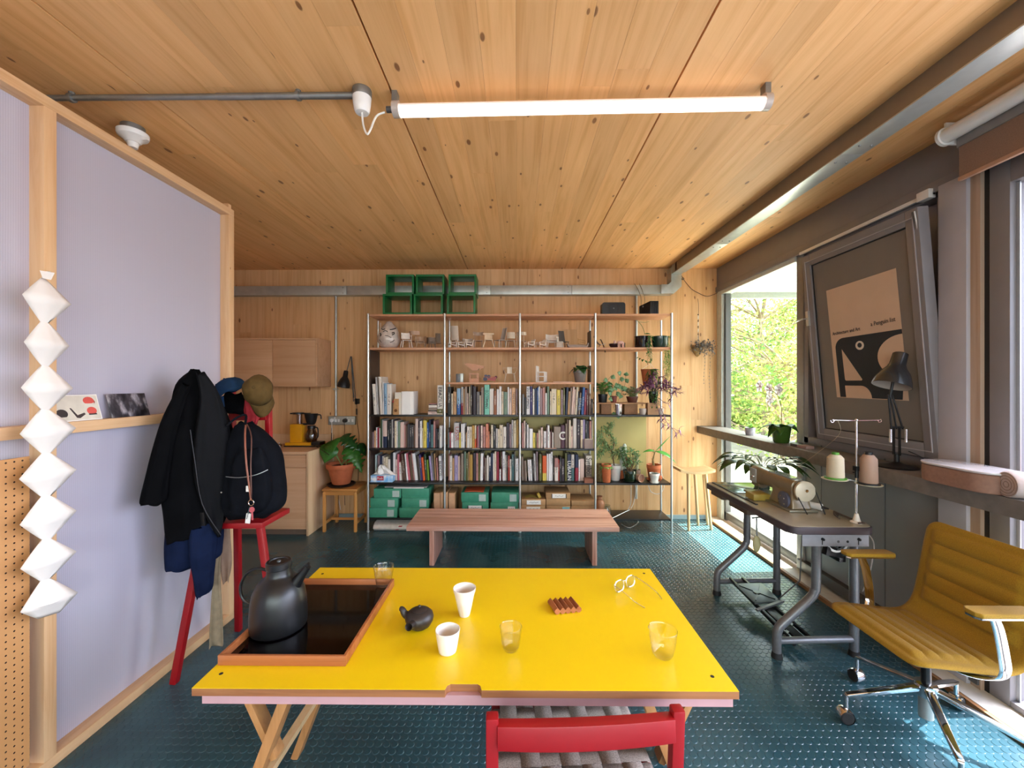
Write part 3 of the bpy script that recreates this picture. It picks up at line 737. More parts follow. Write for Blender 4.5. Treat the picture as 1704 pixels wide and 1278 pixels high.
BC = {'w': ('e6e1df', 'white'), 'iw': ('ddd3c8', 'off-white'), 'cr': ('d9c9ae', 'cream'), 'pk': ('d6b9ac', 'pale pink'), 'rs': ('b67f78', 'rose'), 'sal': ('d98a6c', 'salmon'),
 'tan': ('b98d62', 'tan'), 'pc': ('d9ab80', 'peach'), 'tp': ('8c7a6c', 'taupe'), 'br': ('5f4433', 'brown'), 'db': ('33241c', 'dark brown'), 'bk': ('121113', 'black'), 'gy': ('76706d', 'grey'),
 'lg': ('b5b0ad', 'light grey'), 'dg': ('393536', 'dark grey'), 'mv': ('8d7377', 'mauve'), 'dm': ('2c1a26', 'dark plum'), 'nv': ('14203f', 'navy'), 'bl': ('28528f', 'blue'),
 'lb': ('88a9c4', 'light blue'), 'tl': ('476a6d', 'teal'), 'mt': ('7fc9b0', 'mint green'), 'gg': ('6f8470', 'grey-green'), 'dgn': ('26401f', 'dark green'), 'lm': ('6c8c1c', 'lime green'),
 'ol': ('5f5a26', 'olive'), 'yl': ('d6bd4e', 'yellow'), 'mu': ('b08738', 'mustard'), 'or': ('d8591c', 'orange'), 'rd': ('a83226', 'red'), 'cm': ('8c1830', 'crimson'),
 'dr': ('4a1216', 'dark red'), 'lv': ('9f8fb2', 'lavender'), 'ru': ('8a4a1e', 'rust'), 'pu': ('3a2a66', 'purple'), 'burg': ('4e1f33', 'burgundy'), 'pcy': ('b9c9c6', 'pale cyan'), 'hp': ('c96a74', 'pink')}
CELLS = {
 ('A', 2): ((740, 630, 13.52, 825, 4.31), [(60,140,200,'bk'),(148,182,350,'cr'),(188,262,305,'tan'),(272,350,235,'lb',0,'bl',.4),(365,415,205,'lg',0,'cm',.42),(418,444,240,'tan'),(447,500,195,'tp'),(503,528,340,'pk'),(545,575,200,'cr'),(580,618,160,'db'),
   (630,700,190,'dm'),(715,785,310,'gy'),(788,812,390,'cr'),(815,875,210,'tp'),(892,1002,150,'mt'),(1006,1100,240,'iw'),(1102,1166,290,'ru'),(1170,1222,255,'w'),(1225,1275,190,'w'),(1278,1325,305,'cr'),(1330,1412,315,'gg'),(1415,1446,205,'w'),(1450,1507,240,'pk'),(1512,1590,225,'pc'),(1597,1640,245,'mv')]),
 ('A', 3): ((864, 630, 13.31, 800, 4.31), [(65,110,345,'gy'),(118,154,420,'bk'),(160,240,175,'w'),(246,290,175,'pu'),(298,337,230,'iw'),(342,390,220,'nv'),(394,423,200,'bl'),(426,458,175,'w'),(462,512,215,'mv'),(515,572,200,'rs'),(576,615,320,'w'),(618,664,175,'gg'),(680,708,285,'cr'),
   (711,828,230,'cr'),(832,915,250,'yl'),(920,973,250,'mv'),(977,1014,210,'ol'),(1018,1068,190,'nv',30),(1070,1112,280,'tan',24),(1114,1146,205,'tp',28),(1150,1196,180,'pk',40),(1198,1232,240,'pk',30),(1234,1276,190,'cr',38),(1280,1312,280,'dm',22),(1316,1350,310,'tp',34),(1372,1430,190,'bl',34),(1433,1484,250,'cm',26),(1488,1530,220,'dr',10),(1545,1590,330,'br'),(1600,1672,455,'db')]),
 ('B', 1): ((612, 690, 13.31, 742, 4.33), [(30,128,395,'mv'),(136,172,370,'pc'),(176,206,295,'w'),(209,245,300,'cm'),(248,272,310,'iw'),(274,312,110,'dgn'),(314,334,120,'lg'),(337,415,150,'pk',0,'nv',.42),(430,470,140,'bk'),(474,516,140,'bk'),(520,550,120,'lg'),(554,586,130,'dm'),
   (590,634,150,'cr'),(636,657,160,'w'),(660,708,170,'gg'),(714,798,180,'pk'),(801,830,240,'rs'),(833,870,250,'br'),(875,918,220,'dg'),(921,960,240,'dg'),(963,1010,240,'dg'),(1013,1042,240,'br'),(1046,1110,100,'pk'),(1113,1146,150,'dm'),(1150,1195,150,'w'),(1197,1222,310,'cr'),
   (1226,1302,135,'yl'),(1306,1345,180,'bl'),(1349,1385,130,'nv'),(1389,1446,230,'tl'),(1450,1490,150,'rs'),(1496,1535,320,'dm'),(1540,1580,320,'bk'),(1586,1640,255,'w')]),
 ('B', 2): ((738, 690, 13.31, 738, 4.33), [(32,56,310,'gy'),(58,94,400,'tl'),(96,115,400,'lg'),(118,160,390,'cm'),(163,215,410,'w'),(226,340,185,'lg'),(343,384,400,'yl'),(388,421,210,'w'),(425,467,205,'w'),(470,496,290,'db'),(499,515,400,'pc'),(518,576,270,'iw'),(580,630,270,'cr'),(633,690,240,'mu'),
   (692,722,240,'cr',0,'or',.4),(742,768,265,'hp'),(771,800,240,'mv'),(822,866,245,'pk'),(876,926,270,'rs'),(936,990,210,'sal'),(993,1015,380,'sal'),(1018,1046,440,'br'),(1052,1096,235,'cr'),(1100,1156,250,'bk'),(1160,1196,310,'lg'),(1199,1236,320,'cr'),(1239,1316,230,'cr'),(1320,1388,270,'iw'),
   (1392,1455,185,'dm'),(1458,1500,210,'mv'),(1505,1546,120,'lg'),(1549,1610,130,'cr'),(1616,1665,110,'mu')]),
 ('B', 3): ((864, 690, 13.31, 735, 4.33), [(58,96,180,'rs'),(102,136,130,'pk'),(146,170,180,'gy'),(173,208,215,'w'),(223,299,310,'w'),(303,358,400,'yl'),(361,385,400,'ol'),(390,421,410,'rs'),(425,475,345,'cr'),(479,525,280,'pk'),(545,604,365,'w'),(607,625,280,'mv'),(627,672,235,'w'),(674,696,385,'pk'),
   (700,728,340,'dr'),(732,760,390,'iw'),(770,920,265,'tp'),(926,1012,230,'burg'),(1025,1056,200,'tp'),(1060,1099,110,'br'),(1103,1145,115,'cr'),(1148,1190,255,'pk'),(1195,1275,80,'iw'),(1281,1350,100,'dm'),(1358,1410,115,'cr'),(1413,1465,110,'lv'),(1469,1500,120,'bk'),(1504,1545,140,'dg'),(1556,1600,140,'rs'),(1610,1652,130,'iw')]),
 ('C', 1): ((612, 748, 13.31, 696, 4.37), [(156,190,130,'pcy'),(206,264,150,'mv'),(268,306,150,'nv'),(310,344,160,'lg'),(347,385,190,'cr'),(389,440,180,'cr'),(444,492,230,'iw'),(500,550,85,'bk'),(556,608,80,'w'),(612,652,230,'pk'),(656,698,110,'hp',-6),(702,752,290,'iw',-24),(756,800,260,'br',-36),(804,850,100,'br',-74),
   (855,892,100,'w',-50),(895,945,90,'hp',-72),(949,1004,120,'br',-60),(1008,1040,90,'rs',-60),(1044,1112,90,'w',-70),(1116,1148,140,'db',-40),(1151,1174,150,'gy',-50),(1178,1216,120,'pu',-50),(1222,1268,180,'or',-46),(1272,1318,120,'dgn',-40),(1321,1360,240,'lm',-28),(1396,1444,150,'lv',-50),(1448,1478,90,'gy',-50),(1486,1516,105,'tan',-34),(1530,1560,190,'rs',-26),(1582,1636,150,'w',-20)]),
 ('C', 2): ((738, 748, 13.31, 704, 4.37), [(32,82,125,'rs'),(86,126,160,'rs'),(131,191,160,'iw'),(196,236,205,'tan'),(241,315,145,'lv'),(319,360,170,'pk'),(362,383,180,'br'),(386,441,105,'tp'),(456,496,60,'gg'),(500,547,95,'ol'),(550,571,70,'tan'),(576,645,130,'mu'),(656,716,90,'dm'),(721,766,95,'rs'),(769,805,90,'ol'),
   (808,868,100,'w',14),(884,914,180,'dr'),(920,950,200,'tp'),(956,1000,145,'iw'),(1010,1042,180,'w',0,'nv',.62),(1045,1092,95,'nv'),(1095,1126,100,'iw'),(1130,1170,55,'cr'),(1173,1228,65,'cm'),(1239,1270,450,'w'),(1273,1301,70,'dr'),(1305,1365,55,'w'),(1368,1390,135,'iw'),(1395,1426,130,'db'),(1430,1467,150,'rd'),(1470,1506,225,'iw'),(1509,1562,120,'tl'),(1570,1590,60,'gy'),(1593,1665,215,'w')]),
 ('C', 3): ((864, 748, 13.31, 702, 4.37), [(50,106,165,'tp',-14),(110,134,260,'br',-14),(138,176,260,'tp',-20),(206,246,235,'w',-24),(249,294,230,'w',-26),(298,322,220,'dg',-10),(338,382,95,'lg',-24),(385,426,55,'mv',-14),(440,500,110,'ol'),(518,608,150,'or',0,'yl',.3),(611,650,110,'w'),(652,700,100,'w'),(703,744,60,'w'),(755,782,220,'db'),(786,865,200,'rs',0,'iw',.6),
   (869,896,230,'rd'),(901,930,180,'dg'),(936,1002,210,'dm'),(1012,1064,85,'ol'),(1067,1152,110,'nv'),(1160,1225,120,'iw',0,'tl',.5),(1240,1312,120,'nv',0,'cm',.5),(1316,1350,230,'w'),(1353,1440,215,'pk'),(1482,1620,150,'iw',0,'tp',.62)]),
}
BAYN = {1: 'left bay', 2: 'second bay', 3: 'third bay'}; ROWN = {'A': 'upper', 'B': 'middle', 'C': 'lower'}
BK = {}
for (row, bay), ((cu, cv, cs, base, yf), lst) in CELLS.items():
    zb = SZ[row]+.0005; prev = PXS[bay-1]+.022
    for i, e in enumerate(lst):
        x0, x1, top, ck = e[:4]; lean = e[4] if len(e) > 4 else 0
        vb = cv+base/cs
        X0 = P(cu+x0/cs, vb, Y=yf).x; X1 = P(cu+x1/cs, vb, Y=yf).x
        X0 = max(X0, prev+.0004); X1 = min(max(X1, X0+.006), PXS[bay]-.015); prev = X1
        h = (base-top)/cs/F*yf; dx = lean/cs/F*yf
        ang = math.atan2(dx, h); dep = min(.24, max(.12, h*random.uniform(.62, .8)))
        o = bpy.data.objects.new('book', BOOK); scn.collection.objects.link(o)
        c = lin(BC[ck][0]); j = random.uniform(.93, 1.05); o.color = (c[0]*j, c[1]*j, c[2]*j, 1)
        if len(e) > 5: t2 = lin(BC[e[5]][0]); o['tone2'] = [t2[0], t2[1], t2[2]]; o['split'] = e[6]
        w = (X1-X0-.0006)
        o.scale = (w*cos(ang), dep, h-w*abs(sin(ang)) if ang else h)
        o.location = (X0+(w*0 if ang >= 0 else 0), yf+random.uniform(0, .012), zb+(w*cos(ang)*sin(ang) if ang > 0 else 0))
        o.rotation_euler = (0, ang, 0)
        wid = 'slim' if w < .024 else ('thick' if w > .045 else 'medium')
        word = BC[ck][1]; extra = ''
        if len(e) > 5: word += ' and '+BC[e[5]][1]
        lab = f"{word} {wid} book, {ORD[i+1]} from left on {ROWN[row]} book row of {BAYN[bay]}"
        props(o, lab, 'book', f"books on the {ROWN[row]} row of the {BAYN[bay]}"); BK[(row, bay, i)] = o
        o['_'] = 0; del o['_']
def spine_text(key, s, size, m, frac=.5, top=.9, flip=False, squash=1.0):
    o = BK[key]; bpy.context.view_layer.update()
    x = o.location.x+o.scale.x*frac+(o.scale.z*top*sin(o.rotation_euler.y)); z = o.location.z+o.scale.z*top
    cu = bpy.data.curves.new('spine_lettering', 'FONT'); cu.body = s; cu.size = size; cu.extrude = .0004; cu.align_y = 'CENTER'
    t = bpy.data.objects.new('t', cu); scn.collection.objects.link(t)
    dg = bpy.context.evaluated_depsgraph_get(); me = bpy.data.meshes.new_from_object(t.evaluated_get(dg)); bpy.data.objects.remove(t)
    # text runs down the spine: text x -> -z, text y -> +x
    ro = o.rotation_euler.y
    M = Matrix(((-sin(ro)*squash, cos(ro), 0, x), (0, 0, -1, o.location.y-.0012), (-cos(ro)*squash, -sin(ro), 0, z), (0,0,0,1)))
    me.transform(M); me.transform(o.matrix_world.inverted()); me.materials.clear(); me.materials.append(m)
    q = bpy.data.objects.new('spine_lettering', me); scn.collection.objects.link(q); q.parent = o
m_inkb = mat('black_ink', '17151a', .6); m_inkw = mat('white_ink', 'efece6', .6); m_inkr = mat('red_ink', 'a03a34', .6)
spine_text(('A', 3, 2), 'Shiro Kuramata', .05, m_inkb, squash=.72, top=.97)
spine_text(('A', 2, 14), 'BOTTMANS', .05, m_inkb, squash=.75, top=.82)
spine_text(('A', 2, 23), 'NOTATIONS', .04, mat('tan_ink', '94603a', .6), squash=.95, top=.85)
spine_text(('A', 3, 24), 'ESALE', .05, mat('pale_blue_ink', '9db4d6', .6), squash=1.0, top=.75)
spine_text(('B', 2, 5), 'USSR', .06, m_inkr, squash=1.15, top=.85, frac=.6)
spine_text(('C', 3, 19), 'LUBALIN', .058, m_inkw, squash=.93, top=.76)
spine_text(('C', 3, 24), 'Symbol', .08, m_inkb, squash=.82, top=.93)
spine_text(('C', 1, 29), 'BLOCOS', .042, m_inkb, squash=1.0, top=.8)
# big white letters on the taupe catalogue
o = BK[('B', 3, 16)]
bpy.context.view_layer.update()
me = MB().tube(arc((o.location.x+.095, o.location.y-.0005, o.location.z+.13), .036, radians(50), radians(310), 18), .008, 6).build('spine_lettering', m_inkw)
me.data.transform(o.matrix_world.inverted()); me.parent = o

# flat sheets and extra pieces around the books
def box_thing(name, label, cat, b, m, group=None, bevel=.002):
    x0, x1, y0, y1, z0, z1 = b
    return solo(name, MB().box(*b), m, label, cat, group, loc=((x0+x1)/2, (y0+y1)/2, z0), bevel=bevel)
def xs(u, y=4.3): return P(u, 700, Y=y).x
# top row, left bay: tall folders, leaning books, white boxes, pile
zb = SZ['A']+.0005
def bigbook(u0, u1, vtop, ck, y, label, lean=0., dep=.22, t2=None, split=0):
    X0, X1 = xs(u0, y), xs(u1, y); h = P(u0, vtop, Y=y).z-zb
    o = bpy.data.objects.new('book', BOOK); scn.collection.objects.link(o); c = lin(BC[ck][0]); o.color = c
    if t2: t = lin(BC[t2][0]); o['tone2'] = list(t[:3]); o['split'] = split
    o.scale = ((X1-X0), dep, h); o.location = (X0, y, zb+.0005+(max(0, lean)*(X1-X0))); o.rotation_euler = (0, lean, 0)
    return props(o, label, 'book', 'upright books on the upper left shelf')
bigbook(622, 626.5, 639, 'iw', 4.30, 'narrow off-white folder leaning at the far left of the upper left shelf', -.06, .2)
bigbook(627.5, 630.5, 627.5, 'lg', 4.33, 'thin grey tall folder, second from the left post on the upper left shelf', -.05, .22)
bigbook(632.5, 636.8, 627, 'iw', 4.31, 'tallest off-white folder on the upper left shelf', -.05, .24)
bigbook(637.2, 638.8, 636, 'w', 4.31, 'thin white booklet between the tallest folder and the blue book', -.02, .2)
bigbook(639, 643.6, 638, 'lb', 4.31, 'light blue slim book beside the cream speckled book', 0, .2)
bigbook(643.8, 651, 639.2, 'iw', 4.31, 'cream thick book beside the white slipcases on the upper left shelf', 0, .17)
bx = MB(); X0, X1 = xs(656.5), xs(667.5)
t = thing('white_slipcase', 'left white slipcase standing on the upper left shelf', 'slipcase', ((X0+X1)/2, 4.4, zb), 'white slipcases')
MB().box(X0, X1, 4.31, 4.5, zb, zb+.235).build('case', m_paper, t, bevel=.002); MB().box(X0+.004, X1-.004, 4.306, 4.31, zb+.004, zb+.231).build('book_block', m_pages, t)
X0, X1 = xs(668.2), xs(688)
t = thing('white_slipcase', 'right wider white slipcase standing on the upper left shelf', 'slipcase', ((X0+X1)/2, 4.4, zb), 'white slipcases')
MB().box(X0, X1, 4.30, 4.5, zb, zb+.245).build('case', m_paper, t, bevel=.002); MB().box(X0+.004, X1-.03, 4.296, 4.30, zb+.004, zb+.24).build('book_block', m_paper, t)
X0, X1 = xs(654, 4.28), xs(663, 4.28)
t = thing('paper_bag', 'small tan paper bag with dark stain in front of the slipcases', 'paper bag', ((X0+X1)/2, 4.285, zb))
MB().hexa([Vector(p) for p in [(X0, 4.278, zb), (X1, 4.278, zb), (X1, 4.30, zb), (X0, 4.30, zb), (X0+.004, 4.286, zb+.168), (X1, 4.286, zb+.168), (X1, 4.292, zb+.168), (X0+.004, 4.292, zb+.168)]]).build('bag', mat('tan_paper', 'b98a5a', .7, 0, .2, 30), t)
MB().lathe([(0, .0006), (.016, .0006), (.017, 0)], ((X0+X1)/2, 4.2775, zb+.045), 14, R=rot('X', pi/2)).build('stain', mat('brown_stain', '6b3d12', .8), t)
MB().add([(X0-.012, 4.284, zb+.13), (X0+.006, 4.284, zb+.165), (X0+.006, 4.284, zb+.125), (X0-.012, 4.290, zb+.13), (X0+.006, 4.290, zb+.165), (X0+.006, 4.290, zb+.125)], [(0,2,1),(3,4,5),(0,1,4,3),(1,2,5,4),(2,0,3,5)]).build('red_tag', m_red, t)
# horizontal pile
z = zb; pile = [(712, 727, .022, 'pk'), (712, 726, .010, 'pk'), (712, 726, .009, 'db'), (713, 727, .03, 'tp'), (713, 727, .026, 'iw'), (713, 726.5, .009, 'db'), (713, 726.5, .008, 'rs')]
for i, (a, b, th, ck) in enumerate(pile):
    o = bpy.data.objects.new('book', BOOK); scn.collection.objects.link(o); o.color = lin(BC[ck][0])
    X0, X1 = xs(a), xs(b); o.scale = (th*.98, .14, X1-X0); o.rotation_euler = (0, pi/2, 0); o.location = (X0, 4.31, z+th)
    o.rotation_euler = (0, pi/2, 0); o.location.z = z+th
    props(o, f"{BC[ck][1]} book lying flat, {ORD[i+1]} from bottom of the small shelf pile", 'book', 'small pile of books on the upper left shelf'); z += th+.0005
z = zb
for a, b, th, ck, lab in ((724, 738.5, .014, 'cr', 'cream book lying flat at the right end of the upper left shelf'), (726, 738.5, .045, 'ol', 'olive thick book lying under the tall lettered book')):
    o = bpy.data.objects.new('book', BOOK); scn.collection.objects.link(o); o.color = lin(BC[ck][0]); X0, X1 = xs(a), xs(b)
    if X0 < xs(727): X0 = xs(727.3)
    o.scale = (th*.98, .15, X1-X0-.012); o.rotation_euler = (0, pi/2, 0); o.location = (X0, 4.30, z+th); props(o, lab, 'book'); z += th+.0005
t = bigbook(728.5, 737.5, 641, 'iw', 4.33, 'tall off-white book lettered BRAZILIA at the right of the upper left shelf', 0, .05)
t.location.z = z; t.scale.z = P(730, 641, Y=4.33).z-z; t.scale.y = .16; t.location.y = 4.305
BK['bz'] = t; spine_text('bz', 'BRAZILIA', .055, m_inkb, top=.93, squash=.95)
# front cards / leaflets
solo('leaflet', MB().box(xs(786), xs(799), 4.275, 4.30, SZ['B']+.0005, SZ['B']+.003), m_pages, 'cream leaflet lying at the front edge of the middle shelf in the second bay', 'leaflet', loc=(xs(790), 4.29, SZ['B']))
solo('leaflet', MB().box(xs(906), xs(926), 4.275, 4.31, SZ['B']+.0005, SZ['B']+.004), mat('rose_leaflet', 'c79c8c', .6), 'pink leaflet lying at the front edge of the middle shelf in the third bay', 'leaflet', loc=(xs(915), 4.29, SZ['B']))
t = thing('card_holder', 'taupe card box in front of the books at the right of the middle row', 'card box', (xs(980), 4.3, SZ['B']+.0005))
MB().box(xs(972), xs(986.5), 4.282, 4.325, SZ['B']+.001, SZ['B']+.098).build('box', mat('taupe_card', 'a08b84', .7), t, bevel=.002)
MB().box(xs(973), xs(985.5), 4.29, 4.318, SZ['B']+.098, SZ['B']+.102).build('inner_cards', m_pages, t)
t = thing('wooden_box', 'small open brown wooden box in front of the Symbol book', 'box', (xs(980), 4.29, SZ['C']+.0005))
x0, x1 = xs(972.5, 4.28), xs(987, 4.28)
MB().box(x0, x1, 4.274, 4.345, SZ['C']+.001, SZ['C']+.007).box(x0, x1, 4.274, 4.28, SZ['C']+.007, SZ['C']+.045).box(x0, x1, 4.339, 4.345, SZ['C']+.007, SZ['C']+.045).box(x0, x0+.006, 4.28, 4.339, SZ['C']+.007, SZ['C']+.045).box(x1-.006, x1, 4.28, 4.339, SZ['C']+.007, SZ['C']+.045).build('box', mat('box_brown_wood', '8a5238', .5), t)
# tissue box
tb = thing('tissue_box', 'blue and white tissue box with a tissue pulled up', 'tissue box', (xs(634, 4.29), 4.33, SZ['C']))
x0, x1 = xs(615.5, 4.285), xs(653, 4.285)
tm = NT('tissue_box_print'); g = tm.n('NewGeometry'); nz = tm.n('TexNoise'); nz.inputs['Scale'].default_value = 14; tm.l(g.outputs['Position'], nz.inputs['Vector'])
tm.l(tm.ramp(nz.outputs['Fac'], [(.38, lin('6fb2e6')), (.52, lin('b9d6ee')), (.62, lin('f1f3f6'))]), tm.b.inputs['Base Color'])
MB().box(x0, x1, 4.285, 4.40, SZ['C']+.001, SZ['C']+.072).build('box', tm.m, tb, bevel=.002)
MB().box(x0+.075, x0+.145, 4.283, 4.285, SZ['C']+.022, SZ['C']+.066).build('brand_panel', mat('tissue_red', 'b01734', .5), tb)
text('Posh', .036, m_inkw, tb, (x0+.078, 4.2825, SZ['C']+.032), (1,0,0), (0,0,1), squash=.85)
ti = MB(); rings = []
for i in range(9):
    t_ = i/8; z_ = SZ['C']+.072+.10*t_; row_ = []
    for j in range(9):
        s_ = j/8-.5; row_.append(Vector((x0+.125+s_*(.20*(1-t_)**.8+.03)-.02*t_+(.03 if j > 5 else 0)*(1-t_), 4.34+.02*sin(j*1.7+t_*3), z_-.045*abs(s_)*2*(1-t_)*(.3+t_)+ .004)))
    rings.append(row_)
ti.loft(rings, closed=False).build('tissue', m_paper, tb, solid=.001)

# ---- storage boxes on the bottom shelf
m_gbox = mat('green_board_box', '3f8f70', .55, 0, .08, 30); m_tape = mat('silver_tape', 'b9c9c0', .3, .2); m_kraft = mat('kraft_box', 'b48a5e', .7, 0, .08, 25)
def archive(u0, u1, z0, z1, label, m, group, tape=None, lab=None, y0=4.285, dep=.27):
    X0, X1 = xs(u0, y0), xs(u1, y0)
    t = thing('storage_box', label, 'storage box', ((X0+X1)/2, y0+dep/2, z0), group)
    MB().box(X0+.003, X1-.003, y0+.003, y0+dep-.003, z0+.0004, z1-.012).build('base', m, t, bevel=.002)
    MB().box(X0, X1, y0, y0+dep, max(z1-.085, z0+.008), z1-.0004).build('lid', m, t, bevel=.003)
    if tape is not None:
        a, b = xs(tape, y0), xs(tape+11.5, y0)
        MB().box(a, b, y0-.0015, y0, z0+.012, z1-.02).build('tape_label', m_tape, t)
    if lab is not None:
        a, b = xs(lab[0], y0), xs(lab[1], y0); zc = z0+(z1-z0)*lab[2]
        MB().box(a, b, y0-.002, y0, zc-.022, zc+.022).build('paper_label', m_paper, t)
        for q in range(5):
            xx = a+(b-a)*(.2+.13*q); MB().bar((xx, y0-.0025, zc-.002), (xx+(b-a)*.1, y0-.0025, zc+.004*(-1)**q), .0015, .003).build('handwriting', m_inkb, t)
        if lab[3]:
            for xx in (a-.004, b+.004): MB().box(xx-.004, xx+.004, y0-.003, y0, zc-.022, zc+.022).build('label_holder', m_black, t)
    return t
zD = SZ['D']+.0005; G = 'green archive boxes'
hb = .1035
archive(614.8, 660.5, zD, zD+hb, 'bottom green box of the far-left stack with silver tape label', m_gbox, G, tape=644)
archive(616, 662.5, zD+hb, zD+2*hb, 'middle green box of the far-left stack with silver tape label', m_gbox, G, tape=645.2)
archive(621.8, 667.3, zD+2*hb, zD+3*hb-.006, 'top green box of the far-left stack with curled tape', m_gbox, G, tape=653)
archive(664.3, 709, zD, zD+hb, 'bottom green box of the second stack, partly behind the bench', m_gbox, G)
archive(668.3, 713.3, zD+hb, zD+2*hb, 'middle green box of the second stack with curled tape label', m_gbox, G, tape=698)
archive(668.6, 713.7, zD+2*hb, zD+3*hb, 'top green box of the second stack under loose grey sheets', m_gbox, G)
solo('grey_folder', MB().box(xs(640), xs(710), 4.30, 4.50, zD+3*hb+.003, zD+3*hb+.014), mat('grey_folder_card', '8f8c8a', .6), 'large grey folder lying on the two green box stacks', 'folder', loc=(xs(670), 4.4, zD+3*hb+.003))
solo('white_folder', MB().box(xs(656), xs(706), 4.275, 4.298, zD+3*hb+.001, zD+3*hb+.009), m_paper, 'thin white folder at the front on the green boxes', 'folder', loc=(xs(680), 4.28, zD+3*hb+.001))
archive(769, 813, zD, zD+.165, 'large green box with black-cornered handwritten label', m_gbox, G, lab=(779.5, 801.5, .66, True))
archive(767.5, 812.5, zD+.165, zD+.268, 'green box with tape label carrying the orange folder', m_gbox, G, tape=797)
archive(816.5, 862, zD, zD+.163, 'large green box with small white label near the third post', m_gbox, G, lab=(845, 857, .62, False))
archive(818, 863.5, zD+.163, zD+.27, 'green box with tape label near the third post, topmost', m_gbox, G, tape=848)
of = [(xs(773)+(xs(805)-xs(773))*t_, zD+.269+.007+.006*sin(pi*t_)) for t_ in [i/8 for i in range(9)]]
solo('orange_folder', MB().prism(of+[(x, z-.006) for x, z in reversed(of)], lambda a, b, t: (a, 4.29+.2*t, b)), mat('orange_card', 'c9562c', .55), 'bowed orange folder on top of a green box', 'folder', loc=(xs(789), 4.39, zD+.27))
# upright tan files
for i, (a, b, zt, lab) in enumerate(((722, 732.8, .262, 'leftmost upright tan file beside the green boxes'), (733.2, 738, .27, 'narrow upright tan file just left of the second post'), (742, 745.5, .27, 'narrow upright tan file just right of the second post'), (746.8, 757.5, .262, 'wide upright tan file right of the second post'))):
    X0, X1 = xs(a), xs(b); t = thing('file_box', lab, 'file box', ((X0+X1)/2, 4.42, zD), 'upright tan files')
    MB().box(X0, X1, 4.29, 4.54, zD+.0004, zD+zt).build('case', m_kraft, t, bevel=.002); MB().box(X0+.003, X1-.003, 4.287, 4.29, zD+.004, zD+zt-.004).build('spine', mat('tan_spine', 'd0a079', .7), t)
K = 'brown cardboard boxes'
archive(867.5, 907.5, zD, zD+.07, 'shallow pale box at the bottom of the left cardboard stack', mat('pale_kraft', 'cfab84', .7), K)
archive(867, 907.5, zD+.07, zD+.133, 'cardboard box with white label, lower of the left stack', m_kraft, K, lab=(876, 899, .45, False))
archive(868, 908, zD+.133, zD+.20, 'cardboard box with white label under yellow tape roll', m_kraft, K, lab=(876.5, 900, .5, False))
archive(909, 948.5, zD, zD+.065, 'cardboard box at the bottom of the middle stack', m_kraft, K)
archive(909, 949, zD+.065, zD+.13, 'cardboard box with small blue sticker', m_kraft, K)
MB().box(xs(935.5), xs(947.5), 4.2825, 4.284, zD+.075, zD+.12).build('blue_sticker', mat('blue_sticker', '8cc4cf', .5), bpy.data.objects[[o.name for o in bpy.data.objects if o.get('label') == 'cardboard box with small blue sticker'][0]])
archive(909, 949, zD+.13, zD+.203, 'plain cardboard box between the stickered and the labelled box', m_kraft, K)
archive(908.5, 949, zD+.203, zD+.267, 'topmost cardboard box with black-cornered white label', m_kraft, K, lab=(919, 941.5, .5, True))
archive(950.3, 990, zD, zD+.063, 'cardboard box at the bottom of the right stack', m_kraft, K)
archive(950.3, 990, zD+.063, zD+.125, 'middle cardboard box of the right stack', m_kraft, K)
archive(951, 990, zD+.125, zD+.185, 'top cardboard box of the right stack with bare lid', m_kraft, K)
tr_ = thing('tape_roll', 'small yellow tape roll standing on the left cardboard stack', 'tape roll', (xs(897), 4.36, zD+.2))
MB().lathe([(.022, -.012), (.03, -.012), (.03, .012), (.022, .012), (.022, -.012)], (xs(897), 4.32, zD+.232), 20, R=rot('Y', pi/2-.5)).build('tape', mat('yellow_tape', 'c9ad4e', .4), tr_)
pp_ = [(xs(874)+.17*t_, zD+.203+.012*sin(pi*t_*1.3)**2+.002) for t_ in [i/10 for i in range(11)]]
solo('yellow_paper', MB().prism(pp_+[(x, z-.0015) for x, z in reversed(pp_)], lambda a, b, t: (a, 4.31+.1*t, b)), mat('yellow_sheet', 'b39a4c', .6), 'curled yellow paper on the left cardboard stack', 'paper', loc=(xs(886), 4.36, zD+.2))
# newspaper roll under the shelf
nr = thing('newspaper_bundle', 'folded white newspaper bundle with red print on the floor under the shelves', 'newspaper', (xs(650), 4.4, 0))
MB().prism([(4.30, .003), (4.27, .03), (4.285, .065), (4.33, .085), (4.5, .09), (4.52, .05), (4.5, .003)], lambda a, b, t: (xs(622)+(xs(700)-xs(622))*t, a, b)).build('folded_paper', mat('newsprint', 'd9d3cd', .7, 0, .1, 30), nr, bevel=.008, seg=3)
MB().hexa([Vector(p) for p in [(xs(659), 4.2745, .018), (xs(664), 4.2745, .018), (xs(664), 4.2755, .018), (xs(659), 4.2755, .018), (xs(665), 4.279, .06), (xs(671), 4.279, .06), (xs(671), 4.282, .06), (xs(665), 4.282, .06)]]).build('red_print', mat('red_print', 'a02232', .6), nr)
MB().box(xs(690), xs(706), 4.29, 4.5, .001, .006).build('loose_sheet', m_paper, nr)

